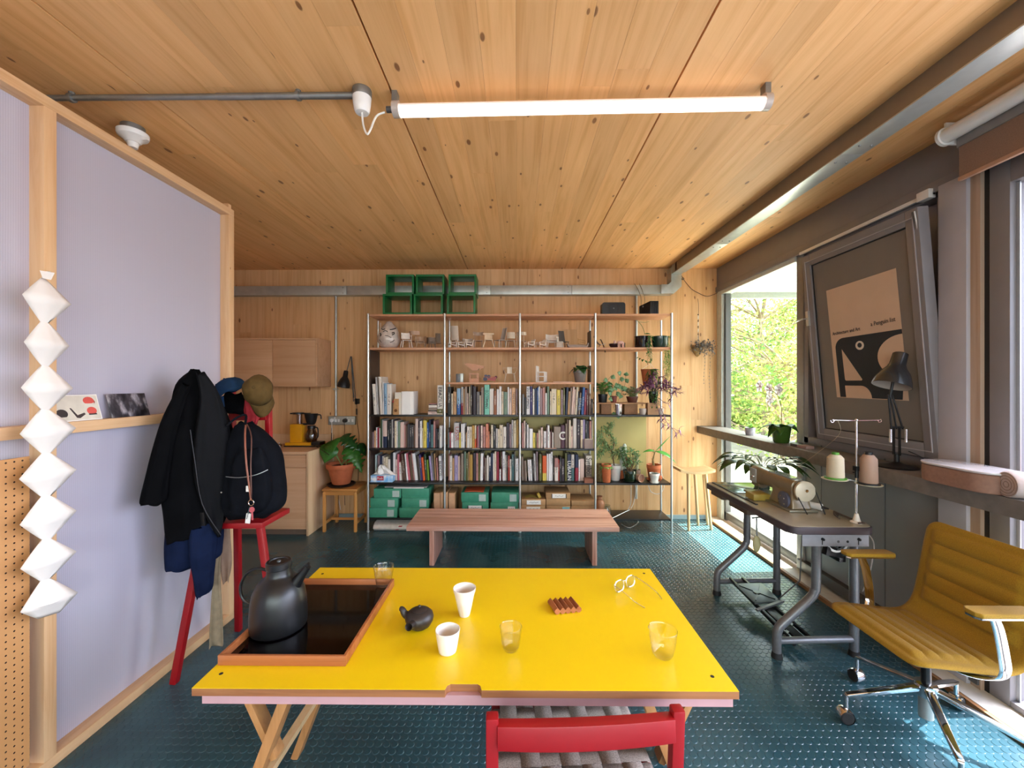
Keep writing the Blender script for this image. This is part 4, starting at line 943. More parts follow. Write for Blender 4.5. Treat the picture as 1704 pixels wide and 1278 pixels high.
# ---- green open frames on top
def tube_box(x0, x1, z0, z1, y0, y1, label):
    th = .02
    t = thing('display_box', label, 'display box', ((x0+x1)/2, (y0+y1)/2, z0), 'green open box frames')
    MB().box(x0, x1, y0, y1, z1-th, z1).build('top_panel', m_green, t, bevel=.0015); MB().box(x0, x1, y0, y1, z0+.0004, z0+th).build('bottom_panel', m_green, t, bevel=.0015)
    MB().box(x0, x0+th, y0, y1, z0+th, z1-th).build('side_panel', m_green, t, bevel=.0015); MB().box(x1-th, x1, y0, y1, z0+th, z1-th).build('side_panel', m_green, t, bevel=.0015)
zt = SZ['top']+.0005; H = .215
for (a, b, lab) in ((637.5, 686, 'left'), (688.6, 737, 'middle'), (744, 791, 'right')):
    tube_box(xs(a), xs(b), zt, zt+H, 4.285, 4.53, f'green box frame, lower {lab} of the six on the shelving')
for (a, b, lab) in ((642, 688.5, 'left'), (691.8, 739, 'middle'), (746.2, 792.4, 'right')):
    tube_box(xs(a), xs(b), zt+H, zt+H+.208, 4.30, 4.545, f'green box frame, upper {lab} of the six on the shelving')
# radios
r1 = thing('radio', 'black rounded radio with a ring-shaped speaker on the shelving', 'radio', (xs(1022.5), 4.38, zt))
x0, x1 = xs(1003), xs(1042)
sec = []
for cx, cz, a0 in ((x1-.025, zt+.105, 0), (x0+.025, zt+.105, 90), (x0+.012, zt+.012, 180), (x1-.012, zt+.012, 270)):
    rr = .025 if cz > zt+.05 else .012
    for k in range(5): sec.append((cx+rr*cos(radians(a0+22.5*k)), cz+rr*sin(radians(a0+22.5*k))))
MB().prism(sec, lambda a, b, t: (a, 4.33+.09*t, b)).build('body', m_black, r1)
MB().tube([Vector((xs(1022.3)+.062*.83*cos(2*pi*i/28), 4.328, zt+.066+.052*sin(2*pi*i/28))) for i in range(28)], .0018, 6, closed=True).build('speaker_ring', mat('bronze_ring', '4a3b34', .4, .6), r1)
MB().cyl((xs(1022.3), 4.33, zt+.066), (xs(1022.3), 4.322, zt+.066), .008, .005, 14).build('knob', m_galvb, r1)
r2 = thing('external_drive_box', 'angular black box set at an angle on the right of the shelving top', 'black box', (xs(1083), 4.38, zt))
x0, xm, x1 = xs(1069.5), xs(1082), xs(1096)
MB().prism([(x0, 4.42), (xm, 4.30), (x1, 4.30), (x1, 4.45), (x0+.01, 4.46)], lambda a, b, t: (a, b, zt+.0005+t*(.138 if a > x0+.02 else .105))).build('body', m_black, r2, bevel=.003)
for k in range(3): MB().box(xm+.012+k*.026, xm+.02+k*.026, 4.297, 4.30, zt+.01, zt+.13).build('vent_rib', m_blackm, r2)
MB().bar((x0+.024, 4.372, zt+.085), (x0+.024, 4.372, zt+.1), .006, .012).build('badge', m_galvb, r2)
solo('cable', MB().tube(smooth_pts([(xs(1042), 4.38, zt+.01), (xs(1048), 4.4, zt+.02), (xs(1055), 4.41, zt+.008), (xs(1060), 4.43, zt+.016), (xs(1068), 4.42, zt+.006)]), .0035, 6), m_cord_b, 'dark cable running between the two black boxes on top', 'cable')
for k, (u0, u1, c) in enumerate(((1062, 1067, 'left'), (1068, 1073, 'right'))):
    solo('cable', MB().tube(smooth_pts([P(u0-6+k*2, 472, Y=4.62), P(u0+1, 484, Y=4.6), P(u1, 500, Y=4.6), P(u0+3, 520, Y=4.57)]), .003, 6), mat('khaki_cable', '6b5d40', .5), f'{c} thin cable dropping from the trunking to the shelving top', 'cable')

# ================================================================== KITCHEN
kb = thing('kitchen_cabinet', 'pale plywood kitchen base cabinet with wooden worktop', 'cabinet', (-2.7, 4.43, 0))
cx1 = -2.125; yf = 4.14; zt_ = .857
MB().box(cx1-.02, cx1, yf, YB-.003, 0, zt_-.0).build('end_panel', m_plyz, kb, bevel=.001)
MB().box(-3.58, cx1-.02, yf+.03, YB-.003, .06, zt_-.028).build('carcass', m_ply, kb)
MB().box(-3.58, cx1-.02, yf+.045, yf+.06, 0, .06).build('plinth', mat('plinth_brown', '6d5a4a', .6), kb)
MB().box(-3.58, cx1-.02, yf-.0, YB-.003, zt_-.028, zt_).build('worktop', m_ply, kb, bevel=.001)
for x0, x1 in ((-2.86, cx1-.024), (-3.5, -2.864)):
    d = MB().box(x0, x1, yf+.01, yf+.03, .065, zt_-.165).build('door', m_ply, kb, bevel=.001)
    d = MB().box(x0, x1, yf+.01, yf+.03, zt_-.16, zt_-.034).build('drawer', m_ply, kb, bevel=.001)
MB().box(-3.58, cx1-.0, YB-.022, YB-.001, zt_+.0005, zt_+.11).build('upstand', m_plyz, kb)
wc = thing('wall_cupboard', 'pale plywood wall cupboard with two plain doors', 'cupboard', (-2.7, 4.56, 1.5))
wx = P(528, 600, Y=4.40).x; wz0 = P(528, 643.5, Y=4.40).z; wz1 = P(528, 562.5, Y=4.40).z
MB().box(-3.58, wx, 4.42, YB-.002, wz0, wz1).build('carcass', m_ply, wc, bevel=.001)
MB().box(wx-.018, wx, 4.40, 4.42, wz0, wz1).box(-3.58, wx-.018, 4.40, 4.42, wz1-.018, wz1).build('front_edge', m_ply, wc)
xd = P(453, 600, Y=4.40).x
for x0, x1 in ((xd+.002, wx-.021), (xd-.52, xd-.002)): MB().box(x0, x1, 4.402, 4.42, wz0+.003, wz1-.021).build('door', m_ply, wc, bevel=.001)
# coffee maker
cm = thing('coffee_maker', 'yellow filter coffee maker with black filter basket and glass jug', 'coffee maker', (-2.33, 4.55, zt_))
def wu(u, y=4.55): return P(u, 700, Y=y).x
m_yel = mat('yellow_enamel', 'd99a12', .3, 0, .03); zt2 = zt_+.0006
MB().box(wu(480), wu(537), 4.48, 4.62, zt2+.012, zt2+.045).build('base', m_yel, cm, bevel=.004)
MB().box(wu(479), wu(540), 4.47, 4.63, zt2, zt2+.012).build('foot_plate', m_black, cm)
MB().box(wu(523), wu(537), 4.478, 4.60, zt2+.015, zt2+.05).build('hot_plate_side', m_black, cm)
MB().box(wu(486.5), wu(506), 4.50, 4.61, zt2+.045, zt2+.245).build('column', m_yel, cm, bevel=.004)
MB().cyl((wu(498), 4.555, zt2+.245), (wu(498), 4.555, zt2+.355), .03, n=16).build('water_tank', glass('tank_plastic', 'd8cfc8', body=.1), cm)
MB().cyl((wu(496), 4.555, zt2+.355), (wu(496), 4.555, zt2+.372), .058, n=20).box(wu(484), wu(515), 4.53, 4.58, zt2+.355, zt2+.368).build('tank_lid', m_black, cm)
MB().lathe([(0, .25), (.045, .25), (.052, .27), (.068, .345), (.072, .36), (0, .362)], (wu(517.5), 4.555, zt2), 22).build('filter_basket', m_black, cm)
MB().tube(smooth_pts([(wu(527), 4.555, zt2+.345), (wu(533), 4.555, zt2+.345), (wu(534), 4.555, zt2+.30)]), .006, 8).build('basket_handle', m_black, cm)
MB().box(wu(500), wu(522), 4.53, 4.58, zt2+.235, zt2+.252).build('basket_holder', m_black, cm)
MB().lathe([(0, .05), (.05, .05), (.062, .075), (.062, .13), (.04, .185), (.038, .2)], (wu(518), 4.555, zt2), 22).build('jug', glass('jug_glass', '9d8c80', body=.08), cm)
MB().cyl((wu(518), 4.555, zt2+.195), (wu(518), 4.555, zt2+.225), .042, n=20).build('jug_lid', m_black, cm)
MB().tube(smooth_pts([(wu(524), 4.54, zt2+.205), (wu(530), 4.53, zt2+.20), (wu(530.5), 4.53, zt2+.11), (wu(527), 4.54, zt2+.09)]), .007, 8).build('jug_handle', m_black, cm)
tp = thing('steel_tin', 'small shiny steel pot lid set on the worktop left of the coffee maker', 'tin', (wu(469), 4.55, zt2))
MB().lathe([(0, 0), (.028, 0), (.03, .02), (.02, .032), (0, .034)], (wu(469), 4.5, zt2), 18).build('tin', m_chrome, tp); MB().ball((wu(469), 4.5, zt2+.04), .008).build('knob', m_chrome, tp)
solo('cable', MB().tube(smooth_pts([(wu(528), 4.47, zt2+.02), P(545, 755, Y=4.3), P(549, 757, Y=4.5), P(551, 740, Y=4.6), P(552, 712, Y=4.69)]), .004, 6), m_cord_b, 'dark cable from the coffee maker hanging over the worktop end', 'cable')
# sockets
sk = thing('socket_plate', 'steel double socket plate with a white and a black plug', 'socket', P(570, 699, Y=4.72))
a = P(548, 706.5, Y=4.715); b = P(592, 692.5, Y=4.715)
MB().box(a.x, b.x, 4.695, YB, a.z, b.z).build('back_box', m_galvb, sk, bevel=.002); MB().box(a.x+.002, b.x-.002, 4.688, 4.695, a.z+.002, b.z-.002).build('face_plate', m_galv, sk, bevel=.001)
for u in (559, 564, 581, 587): c = P(u, 699, Y=4.69); MB().box(c.x-.011, c.x+.011, 4.682, 4.688, c.z-.022, c.z+.01).build('socket_insert', m_white, sk)
for u in (557, 579): c = P(u, 695.5, Y=4.69); MB().box(c.x-.006, c.x+.006, 4.68, 4.688, c.z-.006, c.z+.006).build('switch', m_white, sk)
c = P(552.5, 699.5, Y=4.67); MB().cyl((c.x, 4.688, c.z), (c.x, 4.655, c.z), .025, .021, 18).build('white_plug', m_white, sk)
c2 = P(573.5, 700, Y=4.67); MB().cyl((c2.x, 4.688, c2.z), (c2.x, 4.655, c2.z), .025, .021, 18).build('black_plug', m_black, sk)
solo('cable', MB().tube(smooth_pts([(c.x, 4.66, c.z-.02), (c.x+.004, 4.66, c.z-.1), (c.x, 4.67, c.z-.2), (c.x+.02, 4.68, c.z-.6), (c.x+.09, 4.69, .1)]), .004, 6), m_cord_w, 'white cable from the white plug down the wall', 'cable')
solo('cable', MB().tube(smooth_pts([(c2.x, 4.66, c2.z-.02), (c2.x, 4.67, c2.z-.12), (c2.x-.02, 4.69, c2.z-.3), (c2.x-.01, 4.7, .15)]), .003, 6), m_cord_b, 'thin dark cable from the black plug down the wall', 'cable')
# wall lamp
wl = thing('wall_lamp', 'black spring-arm wall lamp folded down beside the shelving', 'wall lamp', P(592, 668, Y=4.72))
b0 = P(592, 668, Y=4.66); e1 = P(585, 593, Y=4.62); hd = P(577, 628, Y=4.60)
MB().box(b0.x-.02, b0.x+.02, 4.68, YB, b0.z-.03, b0.z+.03).build('wall_bracket', m_black, wl, bevel=.003)
MB().cyl(b0+Vector((0, .02, -.03)), b0+Vector((0, .0, .03)), .014).build('pivot', m_black, wl)
MB().tube([b0, e1], .005, 8).tube([b0+Vector((-.025, 0, 0)), e1+Vector((-.004, 0, -.01))], .005, 8).build('lower_arm', m_blackm, wl)
MB().tube([e1, P(587, 640, Y=4.61), P(589, 662, Y=4.62)], .005, 8).tube([e1+Vector((-.01,0,0)), P(577, 618, Y=4.60)], .005, 8).build('upper_arm', m_blackm, wl)
ax = (P(571.5, 649, Y=4.57)-P(576, 622, Y=4.60)).normalized(); Rz = Vector((0,0,-1)).rotation_difference(ax).to_matrix()
MB().lathe([(0, .0), (.022, 0), (.026, -.02), (.028, -.07), (.05, -.105), (.066, -.15), (.068, -.19), (.064, -.19), (.06, -.15), (.045, -.11), (.0, -.08)], P(576, 617, Y=4.60), 22, R=Rz).build('shade', m_black, wl)
solo('cable', MB().tube(smooth_pts([b0+Vector((.01, 0, -.03)), P(594, 682, Y=4.68), P(594, 700, Y=4.69), P(597, 722, Y=4.7), P(597, 745, Y=4.7), P(596, 800, Y=4.7)]), .003, 6).cyl(P(593.5, 680, Y=4.68), P(593.5, 690, Y=4.68), .009, n=10), m_cord_b, 'dark lamp cable with inline switch below the wall lamp', 'cable')

# left stool with monstera
def four_leg_stool():
    t = thing('wooden_stool', 'honey-coloured oak stool carrying the big potted plant', 'stool', (-1.845, 4.42, 0))
    xa, xb, ya, yb = P(540, 885, Z=0).x, P(592, 885, Z=0).x, P(540, 885, Z=0).y, 4.56
    for x in (xa, xb):
        for y in (ya, yb): MB().bar((x, y, 0), (x, y, .418), .03, .03).build('leg', m_oak, t, bevel=.006)
    MB().box(xa-.02, xb+.02, ya-.02, yb+.02, .428, .452).build('seat', m_oakx, t, bevel=.008)
    MB().box(xa, xb, ya-.008, ya+.008, .385, .43).box(xa, xb, yb-.008, yb+.008, .385, .43).box(xa-.008, xa+.008, ya, yb, .385, .43).box(xb-.008, xb+.008, ya, yb, .385, .43).build('apron', m_oakx, t)
    for x in (xa, xb): MB().box(x-.007, x+.007, ya+.012, yb-.012, .075, .105).build('stretcher', m_oak, t)
    ym = (ya+yb)/2; MB().box(xa+.008, xb-.008, ym-.007, ym+.007, .078, .102).build('stretcher', m_oakx, t)
    return (xa+xb)/2, (ya+yb)/2
sxm, sym = four_leg_stool()
pot = thing('potted_monstera', 'terracotta pot of split-leaf monstera on the oak stool', 'potted plant', (sxm-.0, sym, .453))
pc = Vector((P(568, 800, Y=sym).x, sym, .453))
MB().lathe([(0, .0), (.13, 0), (.145, .012), (.148, .02), (.14, .02), (.13, .006), (0, .006)], pc, 28).build('saucer', m_black, pot)
MB().lathe([(0, .02), (.088, .02), (.095, .03), (.132, .185), (.148, .188), (.154, .2), (.154, .232), (.15, .24), (.142, .236), (.138, .19), (0, .19)], pc, 32).build('pot', m_terra, pot)
MB().cyl(pc+Vector((0,0,.19)), pc+Vector((0,0,.205)), .136, n=24).build('soil', m_soil, pot)
def monstera_leaf(mb, c, d, up, L, W, cuts=6, depth=.5):
    """heart outline with cut-in lobes; c = stalk joint, d = tip direction"""
    d = Vector(d).normalized(); up = Vector(up); s_ = d.cross(up).normalized(); n_ = s_.cross(d).normalized(); pts = []
    def edge(t):
        w = (sin(pi*min(1, t*1.02+.02)**.62))*W/2; return w
    N = 24; left = []
    for i in range(N+1):
        t = i/N; w = edge(t)
        if cuts and .22 < t < .9 and int(t*cuts*2) % 2 == 1 : w *= (1-depth)
        y = L*t-.08*L*(1-t)*(t < .3)
        left.append((w, y))
    vs = []; 
    for w, y in left:
        bend = -.25*L*(y/L)**2
        vs += [c+d*y+s_*(-w)+n_*(bend+w*.12), c+d*y+n_*bend, c+d*y+s_*w+n_*(bend+w*.12)]
    fs = []
    for i in range(N): o = i*3; fs += [(o, o+1, o+4, o+3), (o+1, o+2, o+5, o+4)]
    mb.add(vs, fs, 0, True)
mstems = [((555, 733), (.15, -.75, -.45), (-.3, -.8, .6), .15, .14, 0, m_leaf), ((552, 742), (-.25, -.5, -.8), (0, -1, .2), .17, .15, 0, m_leaf), ((570, 728), (.8, -.3, -.35), (.2, -.6, .8), .21, .15, 6, m_leafd),
          ((583, 745), (.55, -.3, -.75), (.3, -.7, .6), .27, .18, 7, m_leaf), ((598, 740), (.6, .1, -.8), (.5, -.4, .6), .13, .09, 0, m_leafd)]
for k, ((u, v), d, up, L, W, cu_, mm) in enumerate(mstems):
    L *= 1.15; W *= 1.35
    tipp = P(u, v, Y=sym-.03+.02*k); mb = MB(); monstera_leaf(mb, tipp, d, up, L, W, cu_); lf = mb.build('leaf', mm, pot, solid=.0015)
    base = pc+Vector((random.uniform(-.05, .05), random.uniform(-.03, .03), .2))
    mid = (base+tipp)/2+Vector((-.03 if u < 560 else .02, 0, .03)); MB().tube(smooth_pts([base, mid, tipp]), .005, 7).build('stem', m_stem, pot)

# right stool (three visible legs, saddle seat)
rs = thing('saddle_stool', 'pale ash stool with a curved saddle seat by the window wall', 'stool', (P(1160, 883, Z=0).x, 4.38, 0))
fa, fb, fc = P(1146, 883.5, Z=0), P(1183.5, 882, Z=0), P(1154.5, 872.5, Z=0)
fc = Vector((P(1153.5, 868, Z=0).x, 4.5, 0)); zs = .615
for p, top in ((fa, (P(1145, 792, Y=4.33).x, 4.33)), (fb, (P(1174, 792, Y=4.33).x, 4.33)), (fc, (P(1156, 790, Y=4.46).x, 4.46)), (Vector((2.1, 4.52, 0)), (2.03, 4.47))):
    MB().cyl((p.x, p.y, 0), (top[0], top[1], zs-.004), .014, .016, 14).build('leg', m_ash, rs)
xa, xb = P(1130, 785, Y=4.3).x, P(1188, 785, Y=4.3).x
top = [(xa+(xb-xa)*i/14, zs+.022+.026*abs(2*i/14-1)**2.2) for i in range(15)]; bot = [(x, z-.028) for x, z in reversed(top)]
MB().prism(top+bot, lambda a, b, t: (a, 4.26+.25*t, b)).build('seat', m_ashx, rs, bevel=.005)

# hanging bench/low table in reddish fir
bn = thing('low_bench', 'long low reddish wood bench on two plank legs in front of the shelving', 'bench', (0, 3.7, 0))
hb_ = .346; yA, yBk = 3.44, 3.94
xl, xr = P(676, 876, Y=yA).x, P(1031, 876, Y=yA).x
gx0, gx1 = P(765, 858, Y=3.68).x, P(938, 859, Y=3.72).x
MB().box(xl, xr, yA, 3.70, hb_-.038, hb_).build('top_plank', m_bench, bn, bevel=.003)
q = MB().box(xl, gx0, 3.70, 3.712, hb_-.038, hb_).box(gx1, xr, 3.70, 3.712, hb_-.038, hb_).box(xl, xr, 3.712, yBk, hb_-.038, hb_); q.build('top_plank', m_bench, bn)
for u in (716, 992):
    p = P(u, 941.5, Z=0); x = p.x-.012 if u > 900 else p.x+.012
    MB().box(x-.02, x+.02, p.y, p.y+.40, 0, hb_-.038).build('plank_leg', m_benchz, bn, bevel=.002)

# ================================================================== TABLE
ty = .73
tb_ = thing('trestle_table', 'yellow-topped plywood table on oak trestles', 'table', (-.14, 1.45, 0))
FL, FR, BR, BL = (P(u, v, Z=ty) for u, v in ((319, 1145), (1230, 1150.5), (1089, 948), (530, 943)))
ux = (FR-FL); W = ux.length; ux.normalize(); uy = Vector((-ux.y, ux.x, 0)); D = ((BR-FR).dot(uy)+(BL-FL).dot(uy))/2
def T(a, b, z): return FL+ux*a+uy*b+Vector((0, 0, z-ty))
na = (P(742, 1140, Z=ty)-FL).dot(ux); nb = (P(802, 1140, Z=ty)-FL).dot(ux); nd = .022
def ol(d=0):
    return [(0,0),(na,0)]+[(na+.004, nd*.7),(na+.012, nd),(nb-.012, nd),(nb-.004, nd*.7)]+[(nb,0),(W,0),(W,D),(0,D)]
m_ytop = mat('yellow_laminate', 'eac60c', .34, 0, .02, 3, spec=.5)
MB().prism(ol(), lambda a, b, t: T(a, b, ty-.0212+.02*t)).build('plywood_core', m_plyedge, tb_)
MB().prism(ol(), lambda a, b, t: T(a, b, ty-.0012+.0012*t)).build('yellow_top', m_ytop, tb_)
MB().prism([(.022, .008), (W-.012, .008), (W-.012, D-.02), (.022, D-.02)], lambda a, b, t: T(a, b, ty-.048+.0265*t)).build('under_board', mat('pink_painted_board', 'b98f92', .6, 0, .05, 10), tb_)
for a, b in ((.04, .055), (.04, D-.06), (W-.045, .055), (W-.04, D-.045)):
    MB().cyl(T(a, b, ty+.0001), T(a, b, ty+.0006), .0055, n=14).build('fixing_hole', m_rubber, tb_)
zu = ty-.048
def trestle(sx, x0):
    def X(x): return x0+sx*x
    MB().box(x0-.03, x0+.03, 1.17, 1.74, zu-.045, zu-.0005).build('trestle_beam', m_trest, tb_, bevel=.002)
    for y in (1.21, 1.70):
        MB().bar((X(-.22), y, 0), (X(.04), y, zu-.002), .028, .055, up=(0,1,0)).build('leg', m_trest, tb_, bevel=.002)
        MB().bar((X(-.13), y+.03, zu-.046), (X(-.03), y+.03, .42), .02, .045, up=(0,1,0)).build('diagonal_brace', m_trest, tb_, bevel=.002)
    MB().bar((X(-.14), 1.235, .24), (X(-.14), 1.69, .24), .03, .022).build('stretcher', m_ash, tb_)
trestle(1, -.70); trestle(-1, .40)

# ---- things on the table
zT = ty+.0004
ty_ = thing('serving_tray', 'black lacquer tray with teak rim on the yellow table', 'tray', (-.68, 1.42, ty))
c0, c1, c2, c3 = (P(362, 1108, Z=ty), P(575, 1109.5, Z=ty), P(658, 975, Z=ty), P(516, 972, Z=ty))
tx = (c1-c0).normalized(); tyv = Vector((-tx.y, tx.x, 0)); TW = (c1-c0).length; TD = .475
def Q(a, b, z): return c0+tx*a+tyv*b+Vector((0, 0, z))
def tbx(mb, a0, a1, b0, b1, z0, z1): return mb.hexa([Q(a0,b0,z0),Q(a1,b0,z0),Q(a1,b1,z0),Q(a0,b1,z0),Q(a0,b0,z1),Q(a1,b0,z1),Q(a1,b1,z1),Q(a0,b1,z1)])
tbx(MB(), .006, TW-.006, .006, TD-.006, .0006, .008).build('tray_base', mat('black_lacquer', '040203', .05, 0, .02, spec=.35), ty_)
for q in ((0, TW, 0, .009), (0, TW, TD-.009, TD), (0, .009, .009, TD-.009), (TW-.009, TW, .009, TD-.009)): tbx(MB(), *q, .0006, .03).build('rim', m_tray, ty_, bevel=.0015)
kt = thing('kettle', 'matt black vacuum kettle with loop handle on the tray', 'kettle', (0,0,0)); zk = ty+.0085
kc = P(464, 1043, Z=zk); kt.location = kc
prof = [(0, 0), (.078, 0), (.084, .004), (.086, .012), (.0865, .05), (.084, .09), (.079, .12), (.068, .145), (.052, .163), (.041, .172), (.037, .18), (.0365, .20), (0, .20)]
m_kett = mat('matt_black_enamel', '0d0e10', .36, 0, .05, 20)
MB().lathe(prof, kc, 40).build('body', m_kett, kt)
MB().lathe([(.0375, .198), (.039, .2), (.039, .218), (.036, .222), (.028, .2225), (.0265, .219), (0, .219)], kc, 32).build('lid', m_blackm, kt)
MB().cyl(kc+Vector((0,0,.219)), kc+Vector((0,0,.2225)), .006, n=12).build('lid_button', m_galvb, kt)
hx = Vector((-1, .0, 0)).normalized()
hp = [kc+hx*.034+Vector((0,0,.186)), kc+hx*.07+Vector((0,0,.195)), kc+hx*.106+Vector((0,0,.18)), kc+hx*.128+Vector((0,0,.14)), kc+hx*.125+Vector((0,0,.10)), kc+hx*.103+Vector((0,0,.078)), kc+hx*.082+Vector((0,0,.076))]
MB().tube(smooth_pts(hp, 5), .0048, 10).build('handle', m_kett, kt)
sp_ = [kc+Vector((.056, 0, .145)), kc+Vector((.080, 0, .178)), kc+Vector((.098, 0, .203))]
MB().tube(sp_, [.021, .0125, .0105], 16).build('spout', m_kett, kt)
MB().bar(kc+Vector((.070, 0, .186)), kc+Vector((.1, .0, .212)), .012, .008).build('spout_lever', m_blackm, kt)
# teapot (kyusu)
tpot = thing('teapot', 'small squat dark clay teapot with side handle on the yellow table', 'teapot', (0,0,0))
tc_ = P(698, 1043, Z=zT); tpot.location = tc_; m_clay = mat('dark_clay', '2c2624', .42, 0, .1, 60, bump=.1)
MB().lathe([(0, 0), (.026, 0), (.037, .008), (.046, .024), (.0475, .034), (.044, .045), (.034, .054), (.023, .0575), (0, .058)], tc_, 36).build('body', m_clay, tpot)
MB().lathe([(.024, .057), (.0245, .059), (.018, .0625), (.006, .0645), (0, .0645)], tc_, 26).build('lid', m_clay, tpot)
MB().ball(tc_+Vector((0,0,.069)), (.0055, .0055, .005), 12).build('knob', m_clay, tpot)
MB().tube(smooth_pts([tc_+Vector((-.036, .008, .03)), tc_+Vector((-.052, .012, .036)), tc_+Vector((-.062, .014, .05)), tc_+Vector((-.070, .016, .052))]), [.0145-.0006*i for i in range(13)], 12).build('spout', m_clay, tpot)
hd_ = Vector((-.25, -1, .25)).normalized(); a = tc_+Vector((-.008, -.035, .033))
MB().tube([a, a+hd_*.018, a+hd_*.04], [.012, .0105, .0125], 16, cap=False).tube([a+hd_*.04, a+hd_*.036, a+hd_*.012], [.0125, .0095, .008], 16, cap=False).build('handle', m_clay, tpot)
# cups
m_porc = mat('white_porcelain', 'e6dfd6', .28, 0, .02)
def cup(name, uv, h, rt, rb, label, fac=None, th=.0028):
    c = P(*uv, Z=zT); t = thing(name, label, 'cup', c)
    pr = [(0, 0), (rb*.9, 0), (rb, .002)]+[(rb+(rt-rb)*(i/8)**.85, .002+(h-.002)*i/8) for i in range(1, 9)]
    inn = [(rt-th*.5, h+.0008), (rt-th, h)]+[(rb+(rt-rb)*(i/8)**.85-th, .002+(h-.002)*i/8) for i in range(7, 0, -1)]+[(0, .008)]
    MB().lathe(pr+inn, c, 40, fac=fac).build('body', m_porc, t, angle=25 if fac else 50)
    return t
cup('tall_cup', (773, 1024), .098, .0405, .018, 'tall white facetted cup flaring to a wide rim', fac=lambda i, a: 1-.05*abs(sin(a*4.5+i*.25))*(i < 9 and i > 2))
cup('tea_cup', (745, 1084), .068, .0375, .0265, 'plain white tapered cup near the front of the table')
m_tum = glass('tumbler_glass', 'ffffff', .0, 1.6, 0.01); m_water = glass('water', 'faf9f4', .0, .8, .0)
def tumbler(uv, h, rt, rb, label, water=0, z=zT, th=.0018):
    c = P(*uv, Z=z); t = thing('glass_tumbler', label, 'glass', c, 'clear tumblers')
    def rr(q): return rb+(rt-rb)*(q**.55)
    out = [(0, 0), (rb*.8, 0), (rb*.95, .002)]+[(rr(i/10), .004+(h-.004)*i/10) for i in range(11)]
    inn = [(rt-th*.4, h+.001)]+[(rr(i/10)-th, .004+(h-.004)*i/10) for i in range(10, 0, -1)]+[(rb*.6, .009), (0, .0085)]
    MB().lathe(out+inn, c, 40).build('glass', m_tum, t, angle=60)
    if water:
        k = [i/10 for i in range(1, 11) if i/10 <= water]
        MB().lathe([(0, .0092), (rb*.6, .0094)]+[(rr(q)-th-.0003, .004+(h-.004)*q) for q in k]+[(0, .004+(h-.004)*k[-1])], c, 36).build('water', m_water, t)
    return t
tumbler((850, 1081), .072, .0345, .022, 'glass half full of water at the middle of the table', .5)
tumbler((1103, 1091), .08, .042, .027, 'empty glass tumbler near the right end of the table')
tumbler((638.5, 974), .078, .0405, .026, 'glass of water standing on the far right corner of the tray', .6, z=ty+.0085)
# soap dish of five ridges
so = thing('zigzag_rest', 'small reddish wooden block of five zigzag ridges', 'trivet', (0,0,0)); sc_ = P(939, 1012, Z=zT); so.location = sc_
m_zz = wood('zigzag_wood', 'a5663e', '85492a', 'y', rough=.45); xd = Vector((1, .18, 0)).normalized(); yd = Vector((-.28, .96, 0)).normalized()
for k in range(5):
    o_ = sc_+xd*((k-2)*.0198)
    sec = [(0, .022), (.0105, .0125), (.0055, .004), (0, .0), (-.0055, .004), (-.0105, .0125)]
    sec = [(0, .023), (.0099, .013), (.0099, .006), (.004, .0), (-.004, .0), (-.0099, .006), (-.0099, .013)]
    MB().prism(sec, lambda a, b, t: o_+xd*a+yd*(-.036+.072*t)+Vector((0,0,b))).build('ridge', m_zz, so)
# spectacles
sg = thing('spectacles', 'clear-framed spectacles lying open on the yellow table', 'glasses', (0,0,0)); gl_ = P(1045, 985, Z=zT); sg.location = gl_
m_ac = glass('clear_acetate', 'fbf6e6', .05, 2.5, .5)
pA, pB = P(1022, 984, Z=zT), P(1058, 968, Z=zT); ex = (pB-pA).normalized(); L = (P(1060, 968, Z=zT)-P(1020, 985, Z=zT)).length; L = .135
ez_ = Vector((0, 0, 1)); back = Vector((ex.y, -ex.x, 0)); tilt = (ez_+back*-.15).normalized(); m0 = P(1041, 981, Z=zT)
for s_ in (-1, 1):
    cc_ = m0+ex*s_*.034+tilt*.023
    MB().tube([cc_+ex*.026*(abs(cos(a))**.8)*(1 if cos(a) > 0 else -1)+tilt*.0205*(abs(sin(a))**.8)*(1 if sin(a) > 0 else -1) for a in [2*pi*(i+.5)/36 for i in range(36)]], .0024, 8, closed=True).build('rim', m_ac, sg)
    MB().lathe([(0, 0), (1, 0)], (0,0,0), 24); 
    ring = [cc_+ex*.0262*cos(a)+tilt*.0205*sin(a) for a in [2*pi*i/24 for i in range(24)]]
    MB().add(ring, [tuple(range(24))]).build('lens', m_glass, sg)
    hp_ = m0+ex*s_*.064+tilt*.034
    MB().tube(smooth_pts([hp_, hp_+back*.05+Vector((0,0,-.008)), hp_+back*.10+Vector((0,0,-.022)), hp_+back*.135-ex*s_*.012+Vector((0,0,-.0325))]), .0018, 8).build('temple', m_ac, sg)
MB().tube(arc(m0+tilt*.026, .009, radians(20), radians(160), 8, ex, tilt), .002, 8).build('bridge', m_ac, sg)
